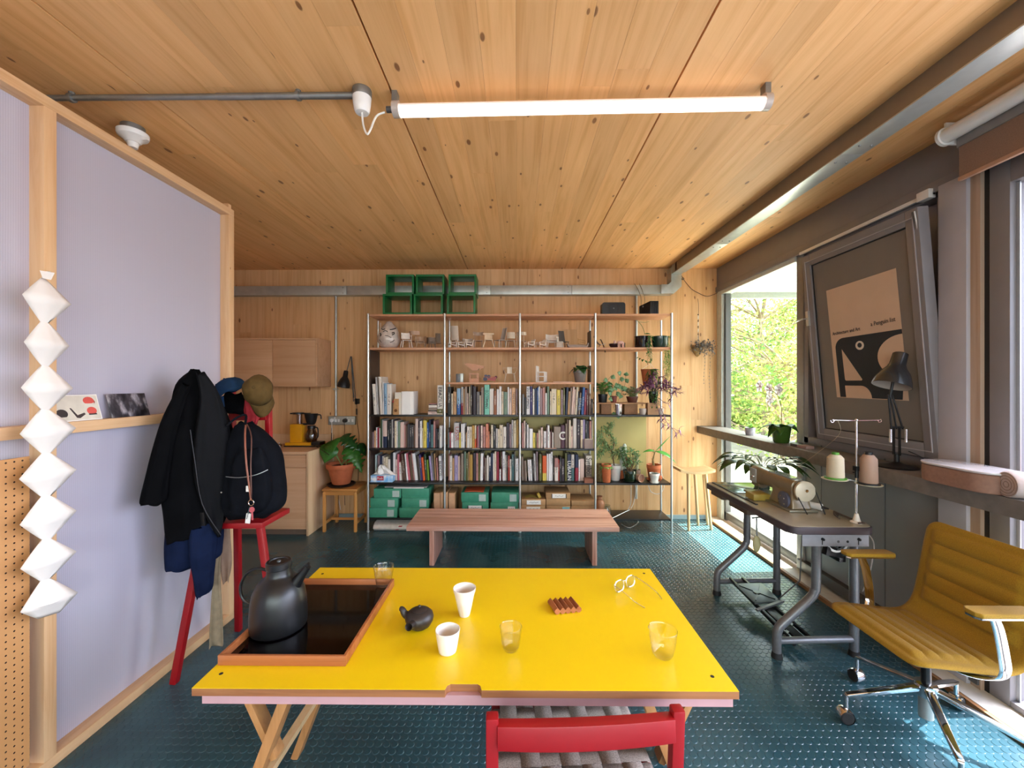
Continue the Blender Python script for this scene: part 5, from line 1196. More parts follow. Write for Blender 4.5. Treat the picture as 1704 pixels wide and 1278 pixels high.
# ================================================================== RED HIGH CHAIR WITH COATS
hc = thing('high_chair', 'tall red-painted three-legged high chair hung with coats and bag', 'chair', (-1.6, 2.3, 0))
SZT = .80
A_, B_, C_ = P(290, 1137, Z=0), P(397, 1049, Z=0), Vector((-1.235, 2.13, 0))
for f, tp_ in ((A_, (-1.70, 2.2)), (B_, (-1.665, 2.415)), (C_, (-1.405, 2.22))):
    d = Vector((tp_[0], tp_[1], SZT-.02))-f; MB().bar(f, f+d, .032, .032, up=(0,1,0)).build('leg', m_red, hc, bevel=.003)
MB().hexa([Vector(p) for p in [(-1.74, 2.17, SZT-.03), (-1.375, 2.19, SZT-.03), (-1.375, 2.46, SZT-.03), (-1.70, 2.46, SZT-.03), (-1.74, 2.17, SZT), (-1.375, 2.19, SZT), (-1.375, 2.46, SZT), (-1.70, 2.46, SZT)]]).build('seat', m_red, hc, bevel=.004)
pL, pR = (-1.785, 2.36), (-1.47, 2.36)
for x, y, zt_p in ((-1.715, 2.44, 1.55), (-1.47, 2.40, 1.50)):
    MB().bar((x+.01, y, SZT), (x, y, zt_p), .028, .034, up=(0,1,0)).build('back_post', m_red, hc, bevel=.004)
MB().bar((-1.70, 2.41, 1.355), (-1.47, 2.385, 1.36), .022, .045).build('top_rail', m_red, hc, bevel=.003)
MB().bar((-1.70, 2.43, 1.05), (-1.45, 2.41, 1.05), .02, .035).build('back_slat', m_red, hc, bevel=.003)

def garment(name, levels, A, B, depth, mats, label, cat, folds=7, amp=.12, seed=1, push=0., n=40, steps=4, sub=None, group=None):
    """solid cloth hanging on the vertical plane A-B; levels = (v, u_left, u_right, depth factor)"""
    rnd = random.Random(seed); ph = [rnd.uniform(0, 6.28) for _ in range(6)]
    d2 = Vector((B[0]-A[0], B[1]-A[1], 0)).normalized(); nr = Vector((d2.y, -d2.x, 0))
    if nr.dot(Vector((A[0], A[1], 0))) > 0: nr = -nr       # towards the viewer side of the plane
    lv = smooth_pts([Vector((v, a, b)) for v, a, b, _ in levels], steps); df = smooth_pts([Vector((q[3], 0, 0)) for q in levels], steps)
    rings = []; k = len(lv)
    for i in range(k):
        v, a, b = lv[i]; L = PP(a, v, A, B)+nr*push; R_ = PP(b, v, A, B)+nr*push; c = (L+R_)/2; c.z = (L.z+R_.z)/2; hw = (R_-L); hw.z = 0; hw = hw.length/2
        dd = depth*df[i].x; tt = i/k; ring = []
        for j in range(n):
            th = 2*pi*j/n; f = 1+amp*(sin(folds*th+ph[0]+1.2*tt)*.6+sin((folds*2+1)*th+ph[1]-2*tt)*.4)*min(1, tt*3+.3)
            cx_, sy_ = cos(th), sin(th)
            sg_ = lambda x: (abs(x)**.75)*(1 if x >= 0 else -1)
            wob = .012*noise.noise(Vector((th*1.5+seed, tt*6, 0)))
            p = c+d2*hw*sg_(cx_)+nr*(dd*sg_(sy_)*f+wob); p.z += .010*sin(3*th+ph[2])*(i in (0, k-1))+(L.z-R_.z)/2*(-cx_)*0
            ring.append(p)
        rings.append(ring)
    t = MB().loft(rings); o = t.build(name, mats, sub, angle=80)
    if sub is None: props(o, label, cat, group)
    return o
m_coat = mat('black_cloth', '08080a', .9, 0, .25, 14, spec=.06); m_navyc = mat('navy_cloth', '111a33', .9, 0, .2, 18, spec=.08); m_khaki = mat('khaki_cloth', '8a7a62', .85, 0, .15, 30)
GA, GB = (-1.80, 2.02), (-1.50, 2.32)
coat = thing('black_coat', 'long black quilted coat hung over the left post of the red chair', 'coat', (-1.7, 2.15, .85))
garment('body', [(617, 316, 332, .25), (640, 292, 352, .5), (690, 280, 378, .8), (740, 268, 392, 1), (790, 262, 392, 1.05), (840, 270, 385, 1), (880, 274, 372, .9), (893, 276, 360, .75)], GA, GB, .075, m_coat, None, None, 6, .2, 3, .0, sub=coat)
garment('sleeve', [(640, 296, 316, .3), (690, 270, 300, .6), (740, 253, 288, .8), (790, 240, 280, .9), (826, 231, 277, .9), (833, 233, 272, .8)], GA, GB, .05, m_coat, None, None, 3, .15, 8, .055, sub=coat)
garment('front_flap', [(622, 322, 338, .3), (660, 328, 362, .6), (720, 320, 378, .8), (780, 318, 375, .8), (830, 330, 370, .6), (868, 346, 366, .45), (884, 356, 362, .3)], GA, GB, .03, mat('black_lining', '0a0a0d', .7, 0, .2, 20, spec=.12), None, None, 4, .2, 5, .085, sub=coat)
MB().tube(smooth_pts([PP(311, 712, GA, GB)+Vector((.09,-.09,0)), PP(318, 760, GA, GB)+Vector((.09,-.09,0)), PP(330, 830, GA, GB)+Vector((.09,-.09,0)), PP(360, 880, GA, GB)+Vector((.09,-.09,0))]), .0022, 6).build('zip', m_black, coat)
MB().add([PP(331, 646, GA, GB)+Vector((.06,-.06,0)), PP(337, 640, GA, GB)+Vector((.06,-.06,0)), PP(335, 660, GA, GB)+Vector((.06,-.06,0)), PP(329, 661, GA, GB)+Vector((.06,-.06,0))], [(0,1,2,3)]).build('neck_label', m_paper, coat, solid=.002)
garment('navy_jacket', [(850, 276, 372, .6), (880, 274, 374, .9), (910, 273, 372, .9), (935, 274, 368, .8), (944, 276, 345, .6)], GA, GB, .055, m_navyc, 'navy blue jacket hanging below the black coat', 'jacket', 5, .18, 11, -.012)
garment('navy_trousers', [(870, 312, 360, .6), (915, 312, 358, .8), (950, 318, 354, .7), (978, 322, 350, .5), (988, 324, 330, .3)], GA, GB, .035, m_navyc, 'navy blue sleeve-like garment ending in a point beside the red leg', 'garment', 4, .15, 13, .05)
GC, GD = (-1.72, 2.36), (-1.50, 2.50)
garment('khaki_apron', [(868, 366, 382, .6), (900, 364, 384, .8), (940, 366, 386, .7), (968, 370, 380, .4)], GC, GD, .02, mat('tan_cloth', '8f7460', .85, 0, .1), 'tan cloth hanging behind the navy garment', 'cloth', 3, .15, 15)
garment('olive_strap', [(900, 355, 368, .6), (960, 354, 367, .7), (1020, 350, 370, .7), (1074, 348, 372, .5)], (-1.72, 2.28), (-1.55, 2.36), .012, m_khaki, 'long olive apron strap reaching to the floor rail', 'strap', 3, .15, 16)
# backpack
bp = thing('backpack', 'black fabric backpack standing on the red chair seat', 'backpack', (-1.45, 2.2, .81))
BA, BB = (-1.62, 2.22), (-1.25, 2.22)
m_pack = mat('black_canvas', '0b0d13', .85, 0, .25, 30, spec=.1)
garment('body', [(704, 398, 416, .4), (722, 388, 440, .75), (750, 380, 462, 1), (790, 374, 470, 1.05), (830, 372, 472, 1.05), (848, 378, 464, 1), (857, 386, 446, .7)], BA, BB, .10, m_pack, None, None, 5, .05, 21, sub=bp)
garment('pocket', [(742, 418, 452, .4), (760, 410, 460, .9), (784, 405, 466, 1), (820, 402, 466, 1), (842, 404, 456, .8)], BA, BB, .05, m_pack, None, None, 3, .05, 22, .09, sub=bp)
def bpnt(u, v, off): return PP(u, v, BA, BB)+Vector((0, -off, 0))
MB().tube(smooth_pts([bpnt(408, 783, .148), bpnt(430, 784, .155), bpnt(455, 780, .15), bpnt(468, 774, .12)]), .0025, 6).build('zip', m_galvb, bp)
MB().tube(smooth_pts([bpnt(396, 706, .09), bpnt(404, 694, .05), bpnt(415, 690, .03), bpnt(420, 704, .06)]), .006, 8).build('carry_loop', m_pack, bp)
MB().bar(bpnt(443, 797, .152), bpnt(443, 806, .152), .018, .004).build('fabric_label', m_paper, bp)
MB().cyl(bpnt(394, 810, .115), bpnt(394, 810, .118), .004, n=10).build('rivet', m_galv, bp)
for k, (us, w) in enumerate((([(366, 845), (368, 860)], .03),)):
    MB().bar(bpnt(367, 840, .13), bpnt(367, 862, .12), .022, .012).build('buckle', m_black, bp, bevel=.002)
ld = thing('key_lanyard', 'tan leather lanyard with a bunch of keys hanging over the backpack', 'lanyard', bpnt(450, 800, .17))
m_tanl = mat('tan_leather', '8a5340', .5, 0, .1)
MB().tube(smooth_pts([bpnt(421, 706, .06), bpnt(432, 722, .12), bpnt(443, 760, .165), bpnt(449, 800, .17), bpnt(450, 817, .165)]), .0045, 8).build('strap', m_tanl, ld)
MB().tube(smooth_pts([bpnt(423, 704, .06), bpnt(441, 722, .115), bpnt(449, 762, .16), bpnt(452, 800, .172), bpnt(450.5, 815, .165)]), .0032, 8).build('strap', mat('dark_leather', '55332a', .5), ld)
MB().tube(arc(bpnt(450.5, 822, .165), .014, 0, 2*pi, 14, (1,0,0), (0,0,1))[:-1], .002, 6, closed=True).build('key_ring', m_chrome, ld)
MB().cyl(bpnt(453, 832, .17), bpnt(453, 832, .175), .014, n=16).bar(bpnt(453.5, 834, .172), bpnt(454, 848, .172), .007, .004).build('key', mat('pink_key', 'c4606a', .35, .3), ld)
MB().bar(bpnt(450, 828, .172), bpnt(446, 846, .175), .008, .003).build('key', m_chrome, ld)
MB().bar(bpnt(448, 838, .17), bpnt(446, 853, .17), .022, .006).build('fob', m_white, ld)
# caps
def capthing(name, c, R, rx, label, m, mb_, brimlen=.07):
    t = thing(name, label, 'cap', c)
    def xf(v): return Vector(c)+R @ Vector(v)
    rings = []
    for i in range(8):
        th = (pi/2)*(1-i/7.0); r = cos(th) if i else 0.02
        r = sin(pi/2*i/7) if i else .03; z = cos(pi/2*i/7)
        rings.append([xf((rx*r*cos(a)*(1+.04*sin(3*a)), rx*.86*r*sin(a), rx*.95*z+.008*sin(5*a+i)*(i > 2))) for a in [2*pi*j/28 for j in range(28)]])
    MB().loft(rings, cap=False).build('crown', m, t, solid=.003, angle=80)
    br = []
    for i in range(5):
        s_ = i/4; br.append([xf(((rx*.93+brimlen*s_)*cos(a)*1.0, rx*.84*sin(a)*(1-.12*s_), -.005-.02*s_*1-.05*sin(a)**2*s_)) for a in [-1.1+2.2*j/12 for j in range(13)]])
    MB().loft(br, closed=False).build('brim', m, t, solid=.003)
    MB().ball(xf((0, 0, rx*.95)), .006, 10).build('button', m, t)
    return t
cB = P(430, 650, Y=2.30); cA_ = P(385, 652, Y=2.33)
Rb = rot('Z', radians(-75)) @ rot('Y', radians(78)) @ rot('Z', 0.15)
capthing('brown_cap', cB, Rb, .088, 'olive-brown cap hanging with its brim down on the right post', mat('olive_brown_cotton', '54401f', .85, 0, .12, 40, spec=.2), m_black)
Ra = rot('Z', radians(-150)) @ rot('Y', radians(25))
capthing('blue_cap', cA_, Ra, .085, 'blue and black cap resting on the top rail of the red chair', mat('blue_cotton', '15304e', .85, 0, .15, 40, spec=.2), m_black, .05)
garment('black_hood', [(655, 376, 400, .5), (668, 366, 412, .9), (680, 360, 414, .9), (687, 362, 412, .7)], (-1.75, 2.36), (-1.45, 2.36), .05, m_coat, 'black woollen hat lying on the red top rail under the blue cap', 'hat', 4, .1, 31)
garment('red_bag', [(652, 410, 418, .4), (675, 408, 424, .8), (695, 409, 430, .9), (708, 413, 426, .6)], (-1.75, 2.34), (-1.45, 2.34), .025, mat('dark_red_cloth', '8e1420', .8), 'dark red cloth strap hanging from the right post under the caps', 'strap', 3, .1, 32)

# ================================================================== RED WOVEN CHAIR (front)
rc = thing('dining_chair', 'red-painted wooden chair with woven grey webbing seat at the table', 'chair', (.17, 1.2, 0))
ZR = .752
lt_, rt_ = P(819, 1192, Z=ZR), P(1127, 1176, Z=ZR+.005)
cx_ = (rt_-lt_); cx_.z = 0; WC = cx_.length; cx_.normalize(); cy_ = Vector((-cx_.y, cx_.x, 0))
def Cc(a, b, z): return Vector((lt_.x, lt_.y, 0))+cx_*a+cy_*b+Vector((0, 0, z))
def taper(a, zb, zt_, b0, b1, w=.03, dpt=.036):
    return MB().hexa([Cc(a-w/2, b0-dpt/2, zb), Cc(a+w/2, b0-dpt/2, zb), Cc(a+w/2, b0+dpt/2, zb), Cc(a-w/2, b0+dpt/2, zb), Cc(a-w/2, b1-dpt*.4, zt_), Cc(a+w/2, b1-dpt*.4, zt_), Cc(a+w/2, b1+dpt*.4, zt_), Cc(a-w/2, b1+dpt*.4, zt_)])
for a in (0, WC): taper(a, 0, ZR+.003, .05, 0).build('leg', m_red, rc, bevel=.005)
for a in (.01, WC-.01): taper(a, 0, .44, .42, .40).build('leg', m_red, rc, bevel=.005)
# curved top rail
N = 12; sec = []
for i in range(N+1):
    a = .012+(WC-.024)*i/N; bow = .018*(2*i/N-1)**2
    sec.append([Cc(a, -.022+bow*-.0-.0+.012*(1-(2*i/N-1)**2)*-1, ZR-.066), Cc(a, .004-.010*(1-(2*i/N-1)**2), ZR-.066), Cc(a, .010-.006*(1-(2*i/N-1)**2), ZR-.012-.0), Cc(a, -.018-.008*(1-(2*i/N-1)**2), ZR-.012)])
MB().loft(sec, smooth=False).build('back_rail', m_red, rc, bevel=.003)
MB().bar(Cc(.012, .028, .50), Cc(WC-.012, .028, .50), .022, .04).build('lower_back_rail', m_red, rc, bevel=.003)
sz = .445
for b in (.05, .405): MB().bar(Cc(.015, b, sz), Cc(WC-.015, b, sz), .028, .03).build('seat_rail', m_red, rc, bevel=.004)
for a in (.012, WC-.012): MB().bar(Cc(a, .05, sz), Cc(a, .41, sz), .026, .03).build('seat_rail', m_red, rc, bevel=.004)
m_web = NT('grey_webbing'); g = m_web.n('NewGeometry'); nz = m_web.n('TexNoise'); nz.inputs['Scale'].default_value = 260; m_web.l(g.outputs['Position'], nz.inputs['Vector'])
m_web.l(m_web.ramp(nz.outputs['Fac'], [(.35, lin('80746b')), (.65, lin('a0948a'))]), m_web.b.inputs['Base Color']); m_web.b.inputs['Roughness'].default_value = .85; m_web.bump(nz.outputs['Fac'], .3, .001); m_web = m_web.m
nb_, nd_ = 7, 6; wa = (WC-.05)/nb_; wd = .32/nd_
def strap_loop(pts, side, w):
    side = Vector(side)*w/2; mb = MB(); rings = [[p-side, p+side] for p in pts]; return mb.loft(rings, closed=False, smooth=True)
for i in range(nb_):
    a = .025+wa*(i+.5); pts = [Cc(a, .03, sz-.02), Cc(a, .028, sz+.012), Cc(a, .04, sz+.019)]
    for j in range(nd_):
        b = .065+wd*(j+.5); pts += [Cc(a, b-wd*.32, sz+.0175+(.0016 if (i+j) % 2 else -.0016)), Cc(a, b+wd*.32, sz+.0175+(.0016 if (i+j) % 2 else -.0016))]
    pts += [Cc(a, .415, sz+.019), Cc(a, .425, sz+.010), Cc(a, .424, sz-.02)]
    strap_loop(pts, cx_, wa*.95).build('seat_strap', m_web, rc, solid=.0018)
for j in range(nd_):
    b = .065+wd*(j+.5); pts = [Cc(-.003, b, sz-.018), Cc(-.004, b, sz+.012), Cc(.01, b, sz+.019)]
    for i in range(nb_):
        a = .025+wa*(i+.5); pts += [Cc(a-wa*.32, b, sz+.0175-(.0016 if (i+j) % 2 else -.0016)), Cc(a+wa*.32, b, sz+.0175-(.0016 if (i+j) % 2 else -.0016))]
    pts += [Cc(WC-.01, b, sz+.019), Cc(WC+.004, b, sz+.012), Cc(WC+.003, b, sz-.018)]
    strap_loop(pts, cy_, wd*.93).build('seat_strap', m_web, rc, solid=.0018)

# ================================================================== YELLOW OFFICE CHAIR
yc = thing('office_chair', 'mustard yellow channelled swivel chair with chrome arms and five-star base', 'office chair', (1.82, 1.84, 0))
O = Vector((1.82, 1.84, 0))
m_fab = NT('mustard_fabric'); g = m_fab.n('NewGeometry'); nz = m_fab.n('TexNoise'); nz.inputs['Scale'].default_value = 350; m_fab.l(g.outputs['Position'], nz.inputs['Vector'])
m_fab.l(m_fab.ramp(nz.outputs['Fac'], [(.35, lin('906c0a')), (.65, lin('a68012'))]), m_fab.b.inputs['Base Color']); m_fab.b.inputs['Roughness'].default_value = .85
m_fab.b.inputs['Sheen Weight'].default_value = .08; m_fab.bump(nz.outputs['Fac'], .25, .001); m_fab = m_fab.m
ctrl = [(-.262, .437), (-.245, .447), (-.20, .450), (-.10, .440), (.0, .428), (.06, .424), (.11, .430), (.15, .455), (.175, .50), (.19, .56), (.205, .64), (.222, .74), (.24, .83), (.25, .875)]
prof = smooth_pts([Vector((a, 0, b)) for a, b in ctrl], 9)
acc = [0]
for i in range(1, len(prof)): acc.append(acc[-1]+(prof[i]-prof[i-1]).length)
TL = acc[-1]
WYs = 30; half = .245
def shell_row(i, side):
    p = prof[i]; t_ = (prof[min(i+1, len(prof)-1)]-prof[max(i-1, 0)]).normalized(); nr = Vector((-t_.z, 0, t_.x))   # up / forward side
    s_ = acc[i]/TL; hw = half-.012*abs(s_-.5); e = min(acc[i], TL-acc[i])
    rc_ = .06
    if e < rc_: hw -= rc_-sqrt(max(0, rc_*rc_-(rc_-e)**2))
    seat = s_ < .50
    row = []
    for k in range(WYs+1):
        w = -1+2*k/WYs; y = hw*w; q = 0
        sa = acc[i]
        in_seat = .03 < sa < .36; in_back = .47 < sa < TL-.035
        if in_seat: ph_ = (sa-.03)/.33*6
        elif in_back: ph_ = (sa-.47)/(TL-.505)*5
        else: ph_ = None
        yy = half*.80-abs(y)
        if ph_ is not None and yy > 0:
            f = ph_-int(ph_); q = .015*(1-(2*f-1)**4)*min(1, yy/.02)
        edge = sqrt(max(0, 1-max(0, (abs(w)-.93)/.07)**2)); edge = max(edge, .05)*min(1, .25+e/.02)
        th = (.010+q) if side > 0 else .012
        row.append(O+Vector((p.x, y, p.z))+nr*side*th*edge)
    return row
rings = []
for i in range(len(prof)):
    a = shell_row(i, 1); b = shell_row(i, -1); rings.append(a+b[::-1])
MB().loft(rings).build('seat_shell', m_fab, yc, angle=70)
zs_ = .20
MB().lathe([(.0, 0), (.035, .0), (.04, .012), (.04, .055), (.028, .06), (0, .06)], O+Vector((0,0,zs_-.035)), 24).build('hub', m_chrome, yc)
MB().cyl(O+Vector((0,0,.07)), O+Vector((0,0,.17)), .026, n=20).build('column_sleeve', m_galv, yc)
MB().cyl(O+Vector((0,0,.22)), O+Vector((0,0,.40)), .018, n=18).build('gas_column', m_blackm, yc)
MB().box(O.x-.10, O.x+.10, O.y-.09, O.y+.09, .395, .412).build('seat_plate', m_blackm, yc, bevel=.004)
for k in range(5):
    an = radians(170.5-72*k); dr = Vector((cos(an), sin(an), 0)); e = O+dr*.315+Vector((0,0,.125))
    MB().bar(O+dr*.03+Vector((0,0,zs_)), e+Vector((0,0,.0)), .034, .022, w1=.024, h1=.015).build('base_leg', m_chrome, yc, bevel=.005, seg=3)
    MB().cyl(e+Vector((0,0,.0)), e+Vector((0,0,-.06)), .009, n=12).build('caster_stem', m_chrome, yc)
    wd_ = Vector((-dr.y, dr.x, 0)); c = O+dr*.318+Vector((0,0,.030)); Rw = Vector((0,0,1)).rotation_difference(wd_).to_matrix()
    for s_ in (-1, 1):
        w_ = MB().lathe([(0, -.009), (.024, -.010), (.0295, -.005), (.0295, .005), (.024, .010), (0, .009)], c+wd_*s_*.013, 20, R=Rw).build('caster', m_rubber, yc)
    MB().lathe([(.030, -.023), (.033, -.014), (.033, .014), (.030, .023)], c+Vector((0,0,.002)), 20, R=Rw).build('caster_hood', m_chrome, yc)
for s_ in (1, -1):
    y = O.y+s_*.27; ax_ = 0 if s_ > 0 else .045
    pz = .672; x0, x1 = (1.672+ax_, 1.915+ax_)
    poly = [(x0, -.018), (x0+.012, -.034), (x1-.01, -.034), (x1, -.02), (x1, .02), (x1-.01, .034), (x0+.012, .034), (x0, .018)]
    MB().prism(poly, lambda a, b, t: (a, y+b, pz+.018*t+.004)).build('arm_pad', m_fab, yc, bevel=.006, seg=3)
    MB().prism([(a*1.0, b*.9) for a, b in poly], lambda a, b, t: (a, y+b, pz-.002+.006*t)).build('arm_plate', m_chrome, yc)
    pts = smooth_pts([Vector((1.76+ax_, y, pz-.002)), Vector((1.772+ax_, y, pz-.03)), Vector((1.785+ax_, y, .60)), Vector((1.80+ax_, y, .52)), Vector((1.805+ax_, y, .455)), Vector((1.79+ax_, y-s_*.02, .418)), Vector((1.77, y-s_*.07, .408)), Vector((1.765, y-s_*.15, .408))], 5)
    mb = MB(); rings = []
    for i, p in enumerate(pts):
        t_ = (pts[min(i+1, len(pts)-1)]-pts[max(i-1, 0)]).normalized(); sx_ = Vector((1,0,0)); sx_ = (sx_-t_*sx_.dot(t_)).normalized(); nn = t_.cross(sx_)
        w_ = .018+.006*sin(pi*i/len(pts)); rings.append([p+sx_*w_*cos(a)+nn*.006*sin(a) for a in [2*pi*j/12 for j in range(12)]])
    mb.loft(rings).build('arm_strap', m_chrome, yc)

# ================================================================== SEWING TABLE
st = thing('sewing_table', 'industrial sewing machine table on bent grey steel tube legs', 'sewing table', (1.7, 2.7, 0))
TZ = .78; tx0, tx1, ty0, ty1 = 1.475, 1.935, 2.215, 3.235
def rr_poly(x0, x1, y0, y1, r=.04, n=5, skip=()):
    pts = []
    for cx, cy, a0 in ((x1-r, y1-r, 0), (x0+r, y1-r, 90), (x0+r, y0+r, 180), (x1-r, y0+r, 270)):
        for k in range(n+1): pts.append((cx+r*cos(radians(a0+90*k/n)), cy+r*sin(radians(a0+90*k/n))))
    return pts
pts_ = rr_poly(tx0, tx1, ty0, ty1, .05)
MB().prism(rr_poly(tx0, tx1, ty0, ty1, .05), lambda a, b, t: (a, b, TZ-.042+.04*t)).build('edge_moulding', mat('dark_edge', '40363a', .4, 0, .05), st, bevel=.006, seg=3)
MB().prism(rr_poly(tx0+.008, tx1-.008, ty0+.008, ty1-.008, .045), lambda a, b, t: (a, b, TZ-.002+.002*t)).build('table_top', mat('beige_laminate', 'a8a08c', .22, 0, .05, 10, coat=.3), st)
MB().box(tx0+.05, tx1-.03, 2.90, 3.20, TZ+.0002, TZ+.004).build('steel_slide', mat('green_grey_plate', '8fa396', .12, .6, .05), st, bevel=.001)
MB().box(tx0+.045, tx0+.06, 2.62, 3.20, TZ+.0002, TZ+.006).build('ruler_strip', m_black, st)
m_leg = mat('grey_hammer_paint', '6b6c6e', .33, .3, .08, 60)
def sleg(y):
    xl_, xr_ = 1.475, 1.925; zt__ = TZ-.045
    p = [(1.695, y, zt__), (1.695, y, .42), (1.685, y, .375), (1.66, y, .335), (1.515, y, .20), (1.485, y, .165), (1.475, y, .12), (1.475, y, .03)]
    MB().tube(smooth_pts(p, 4), .0235, 16).build('bent_leg', m_leg, st)
    MB().tube([(xr_, y+.02, zt__), (xr_, y+.02, .03)], .0235, 16).build('straight_leg', m_leg, st)
    MB().tube([(1.475, y, .095), (xr_, y+.02, .095)], .0185, 14).build('cross_tube', m_leg, st)
    for x, yy in ((1.475, y), (xr_, y+.02)): MB().cyl((x, yy, 0), (x, yy, .032), .03, .025, 16).build('foot', m_rubber, st)
sleg(3.03); sleg(2.335)
# end frame plate with slots
MB().box(tx0+.08, tx1-.02, ty0+.03, ty0+.034, TZ-.115, TZ-.045).box(tx0+.08, tx1-.02, ty0+.034, ty0+.16, TZ-.05, TZ-.045).build('end_bracket', mat('bracket_grey', '8c8b90', .5, .1), st, bevel=.002)
for x in (1.665, 1.86): MB().cyl((x, ty0+.031, TZ-.075), (x, ty0+.02, TZ-.075), .009, .007, 12).box(x-.004, x+.0, ty0+.028, ty0+.031, TZ-.105, TZ-.078).build('bolt', m_blackm, st)
for x, mm in ((1.75, m_greyd), (1.80, m_black)): MB().cyl((x, ty0+.031, TZ-.088), (x, ty0+.029, TZ-.088), .007, n=12).build('punched_hole', mm, st)
MB().box(tx0+.08, tx1-.02, 3.0, 3.06, TZ-.06, TZ-.045).build('far_bracket', m_leg, st)
for k, (x0, x1, y0, y1, z0, z1) in enumerate(((1.50, 1.60, 3.0, 3.18, .70, .738), (1.52, 1.68, 2.72, 2.95, .68, .735), (1.60, 1.75, 2.45, 2.72, .665, .73))): MB().box(x0, x1, y0, y1, z0, z1).build('under_tray', mat('brown_under_tray', '5d4a3c', .5, 0, .1), st, bevel=.008)
# motor
mo = thing('sewing_motor', 'dark belt motor with pale ribbed drum under the sewing table', 'motor', (1.83, 2.5, .6))
MB().cyl((1.80, 2.43, .66), (1.80, 2.62, .66), .062, n=28).build('motor_body', m_blackm, mo)
for k in range(5): MB().lathe([(.055, -.008), (.068, -.005), (.068, .005), (.055, .008)], (1.83, 2.36+.018*k, .655), 26, R=rot('X', pi/2)).build('drum_rib', m_galv, mo)
MB().bar((1.76, 2.36, .60), (1.90, 2.40, .56), .03, .05).box(1.86, 1.90, 2.38, 2.46, .52, .74).build('motor_bracket', m_blackm, mo, bevel=.006)
# knee lifter pad
kn = thing('knee_lifter', 'cream oval knee pad hanging on a rod below the sewing table', 'knee lifter', P(1259, 902, Y=2.75))
a = P(1259, 862, Y=2.75); b = P(1259.5, 892, Y=2.75); c = P(1259, 905, Y=2.75)
MB().tube([a, b], .005, 8).tube([a+Vector((-.03, 0, 0)), a+Vector((.06, 0, .01))], .006, 8).build('rod', m_galvb, kn)
MB().ball(c, (.026, .014, .056), 18).build('pad', mat('cream_pad', 'b9ae7e', .55), kn)
# treadle
td = thing('treadle', 'black foot treadle on slanting rails under the sewing table', 'treadle', (1.65, 2.7, .1))
r0 = [Vector((1.575, 3.03, .10)), Vector((1.68, 3.03, .10))]; r1 = [Vector((1.53, 2.30, .035)), Vector((1.66, 2.33, .035))]
r0 = [Vector((1.575, 3.04, .112)), Vector((1.665, 3.04, .112))]; r1 = [Vector((1.60, 2.37, .052)), Vector((1.73, 2.40, .052))]
for a, b in zip(r0, r1): MB().bar(a, b, .016, .022).build('rail', m_blackm, td, bevel=.002)
def tq(a, b, z=0): return r0[0]*(1-a)*(1-b)+r0[1]*a*(1-b)+r1[0]*(1-a)*b+r1[1]*a*b+Vector((0,0,z))
m_ped = mat('dark_green_pedal', '26302d', .3, .2, .1, 30)
MB().hexa([tq(-.35,.16,.018), tq(1.75,.16,.018), tq(1.5,.50,.018), tq(-.25,.50,.018), tq(-.35,.16,.028), tq(1.75,.16,.028), tq(1.5,.50,.028), tq(-.25,.50,.028)]).build('pedal_plate', m_ped, td, bevel=.006, seg=3)
cc_ = tq(.6, .33, .029)
MB().bar(tq(-.1,.20,.03), tq(1.3,.46,.03), .008, .004).bar(tq(1.4,.20,.03), tq(0,.46,.03), .008, .004).cyl(cc_, cc_+Vector((0,0,.004)), .022, n=16).build('cast_rosette', m_ped, td)
MB().bar(tq(.5,.52,.0), tq(.5,1.0,-.0), .06, .014).build('centre_bar', m_blackm, td, bevel=.003)
MB().bar(tq(-.3,.55,.005), tq(1.6,.50,.03), .02, .012).bar(tq(-.1,.90,.0), tq(1.2,.72,.0), .018, .012).build('linkage', m_galvb, td)
MB().tube([tq(1.5, .45, .02), Vector((1.80, 2.62, .3)), Vector((1.80, 2.6, .60))], .004, 8).build('pull_rod', m_galvb, td)
# cables
solo('cable', MB().tube(smooth_pts([(1.935, 2.27, TZ-.06), (1.97, 2.28, .66), (1.965, 2.30, .5), (1.95, 2.33, .38)]), .004, 6), mat('grey_cable', '7d7268', .5), 'grey cable looping down from the near end of the sewing table', 'cable')

# ---- sewing machine
sm = thing('sewing_machine', 'old beige industrial sewing machine with white handwheel', 'sewing machine', (1.71, 2.7, TZ))
m_sm = mat('beige_machine_enamel', '7d6c4d', .28, .1, .1, 20, coat=.3)
MX = 1.715; zb_ = TZ+.002
MB().box(MX-.085, MX+.085, 2.46, 2.96, zb_, zb_+.012).build('bed_plate', mat('bed_metal', '8c8672', .3, .5), sm, bevel=.003)
def ringx(y, cz, hw, hz, cx=MX, n=20, p=.7):
    sg_ = lambda v: (abs(v)**p)*(1 if v >= 0 else -1)
    return [Vector((cx+hw*sg_(cos(a)), y, cz+hz*sg_(sin(a)))) for a in [2*pi*j/n for j in range(n)]]
MB().loft([ringx(2.487, zb_+.128, .034, .040), ringx(2.497, zb_+.128, .052, .056), ringx(2.60, zb_+.130, .055, .056), ringx(2.72, zb_+.132, .050, .053), ringx(2.82, zb_+.134, .048, .052), ringx(2.86, zb_+.128, .050, .062), ringx(2.94, zb_+.124, .050, .066), ringx(2.955, zb_+.124, .040, .056)]).build('arm', m_sm, sm, angle=50)
rz = []
for z, hx_, y0, y1 in ((.012, .062, 2.475, 2.73), (.03, .056, 2.48, 2.70), (.08, .052, 2.49, 2.685), (.12, .052, 2.495, 2.69)):
    rz.append([Vector((MX+hx_*a_, y0 if b_ < 0 else y1, zb_+z)) for a_, b_ in ((-1,-1),(1,-1),(1,1),(-1,1))])
MB().loft(rz, smooth=False).build('column', m_sm, sm, bevel=.01, seg=3)
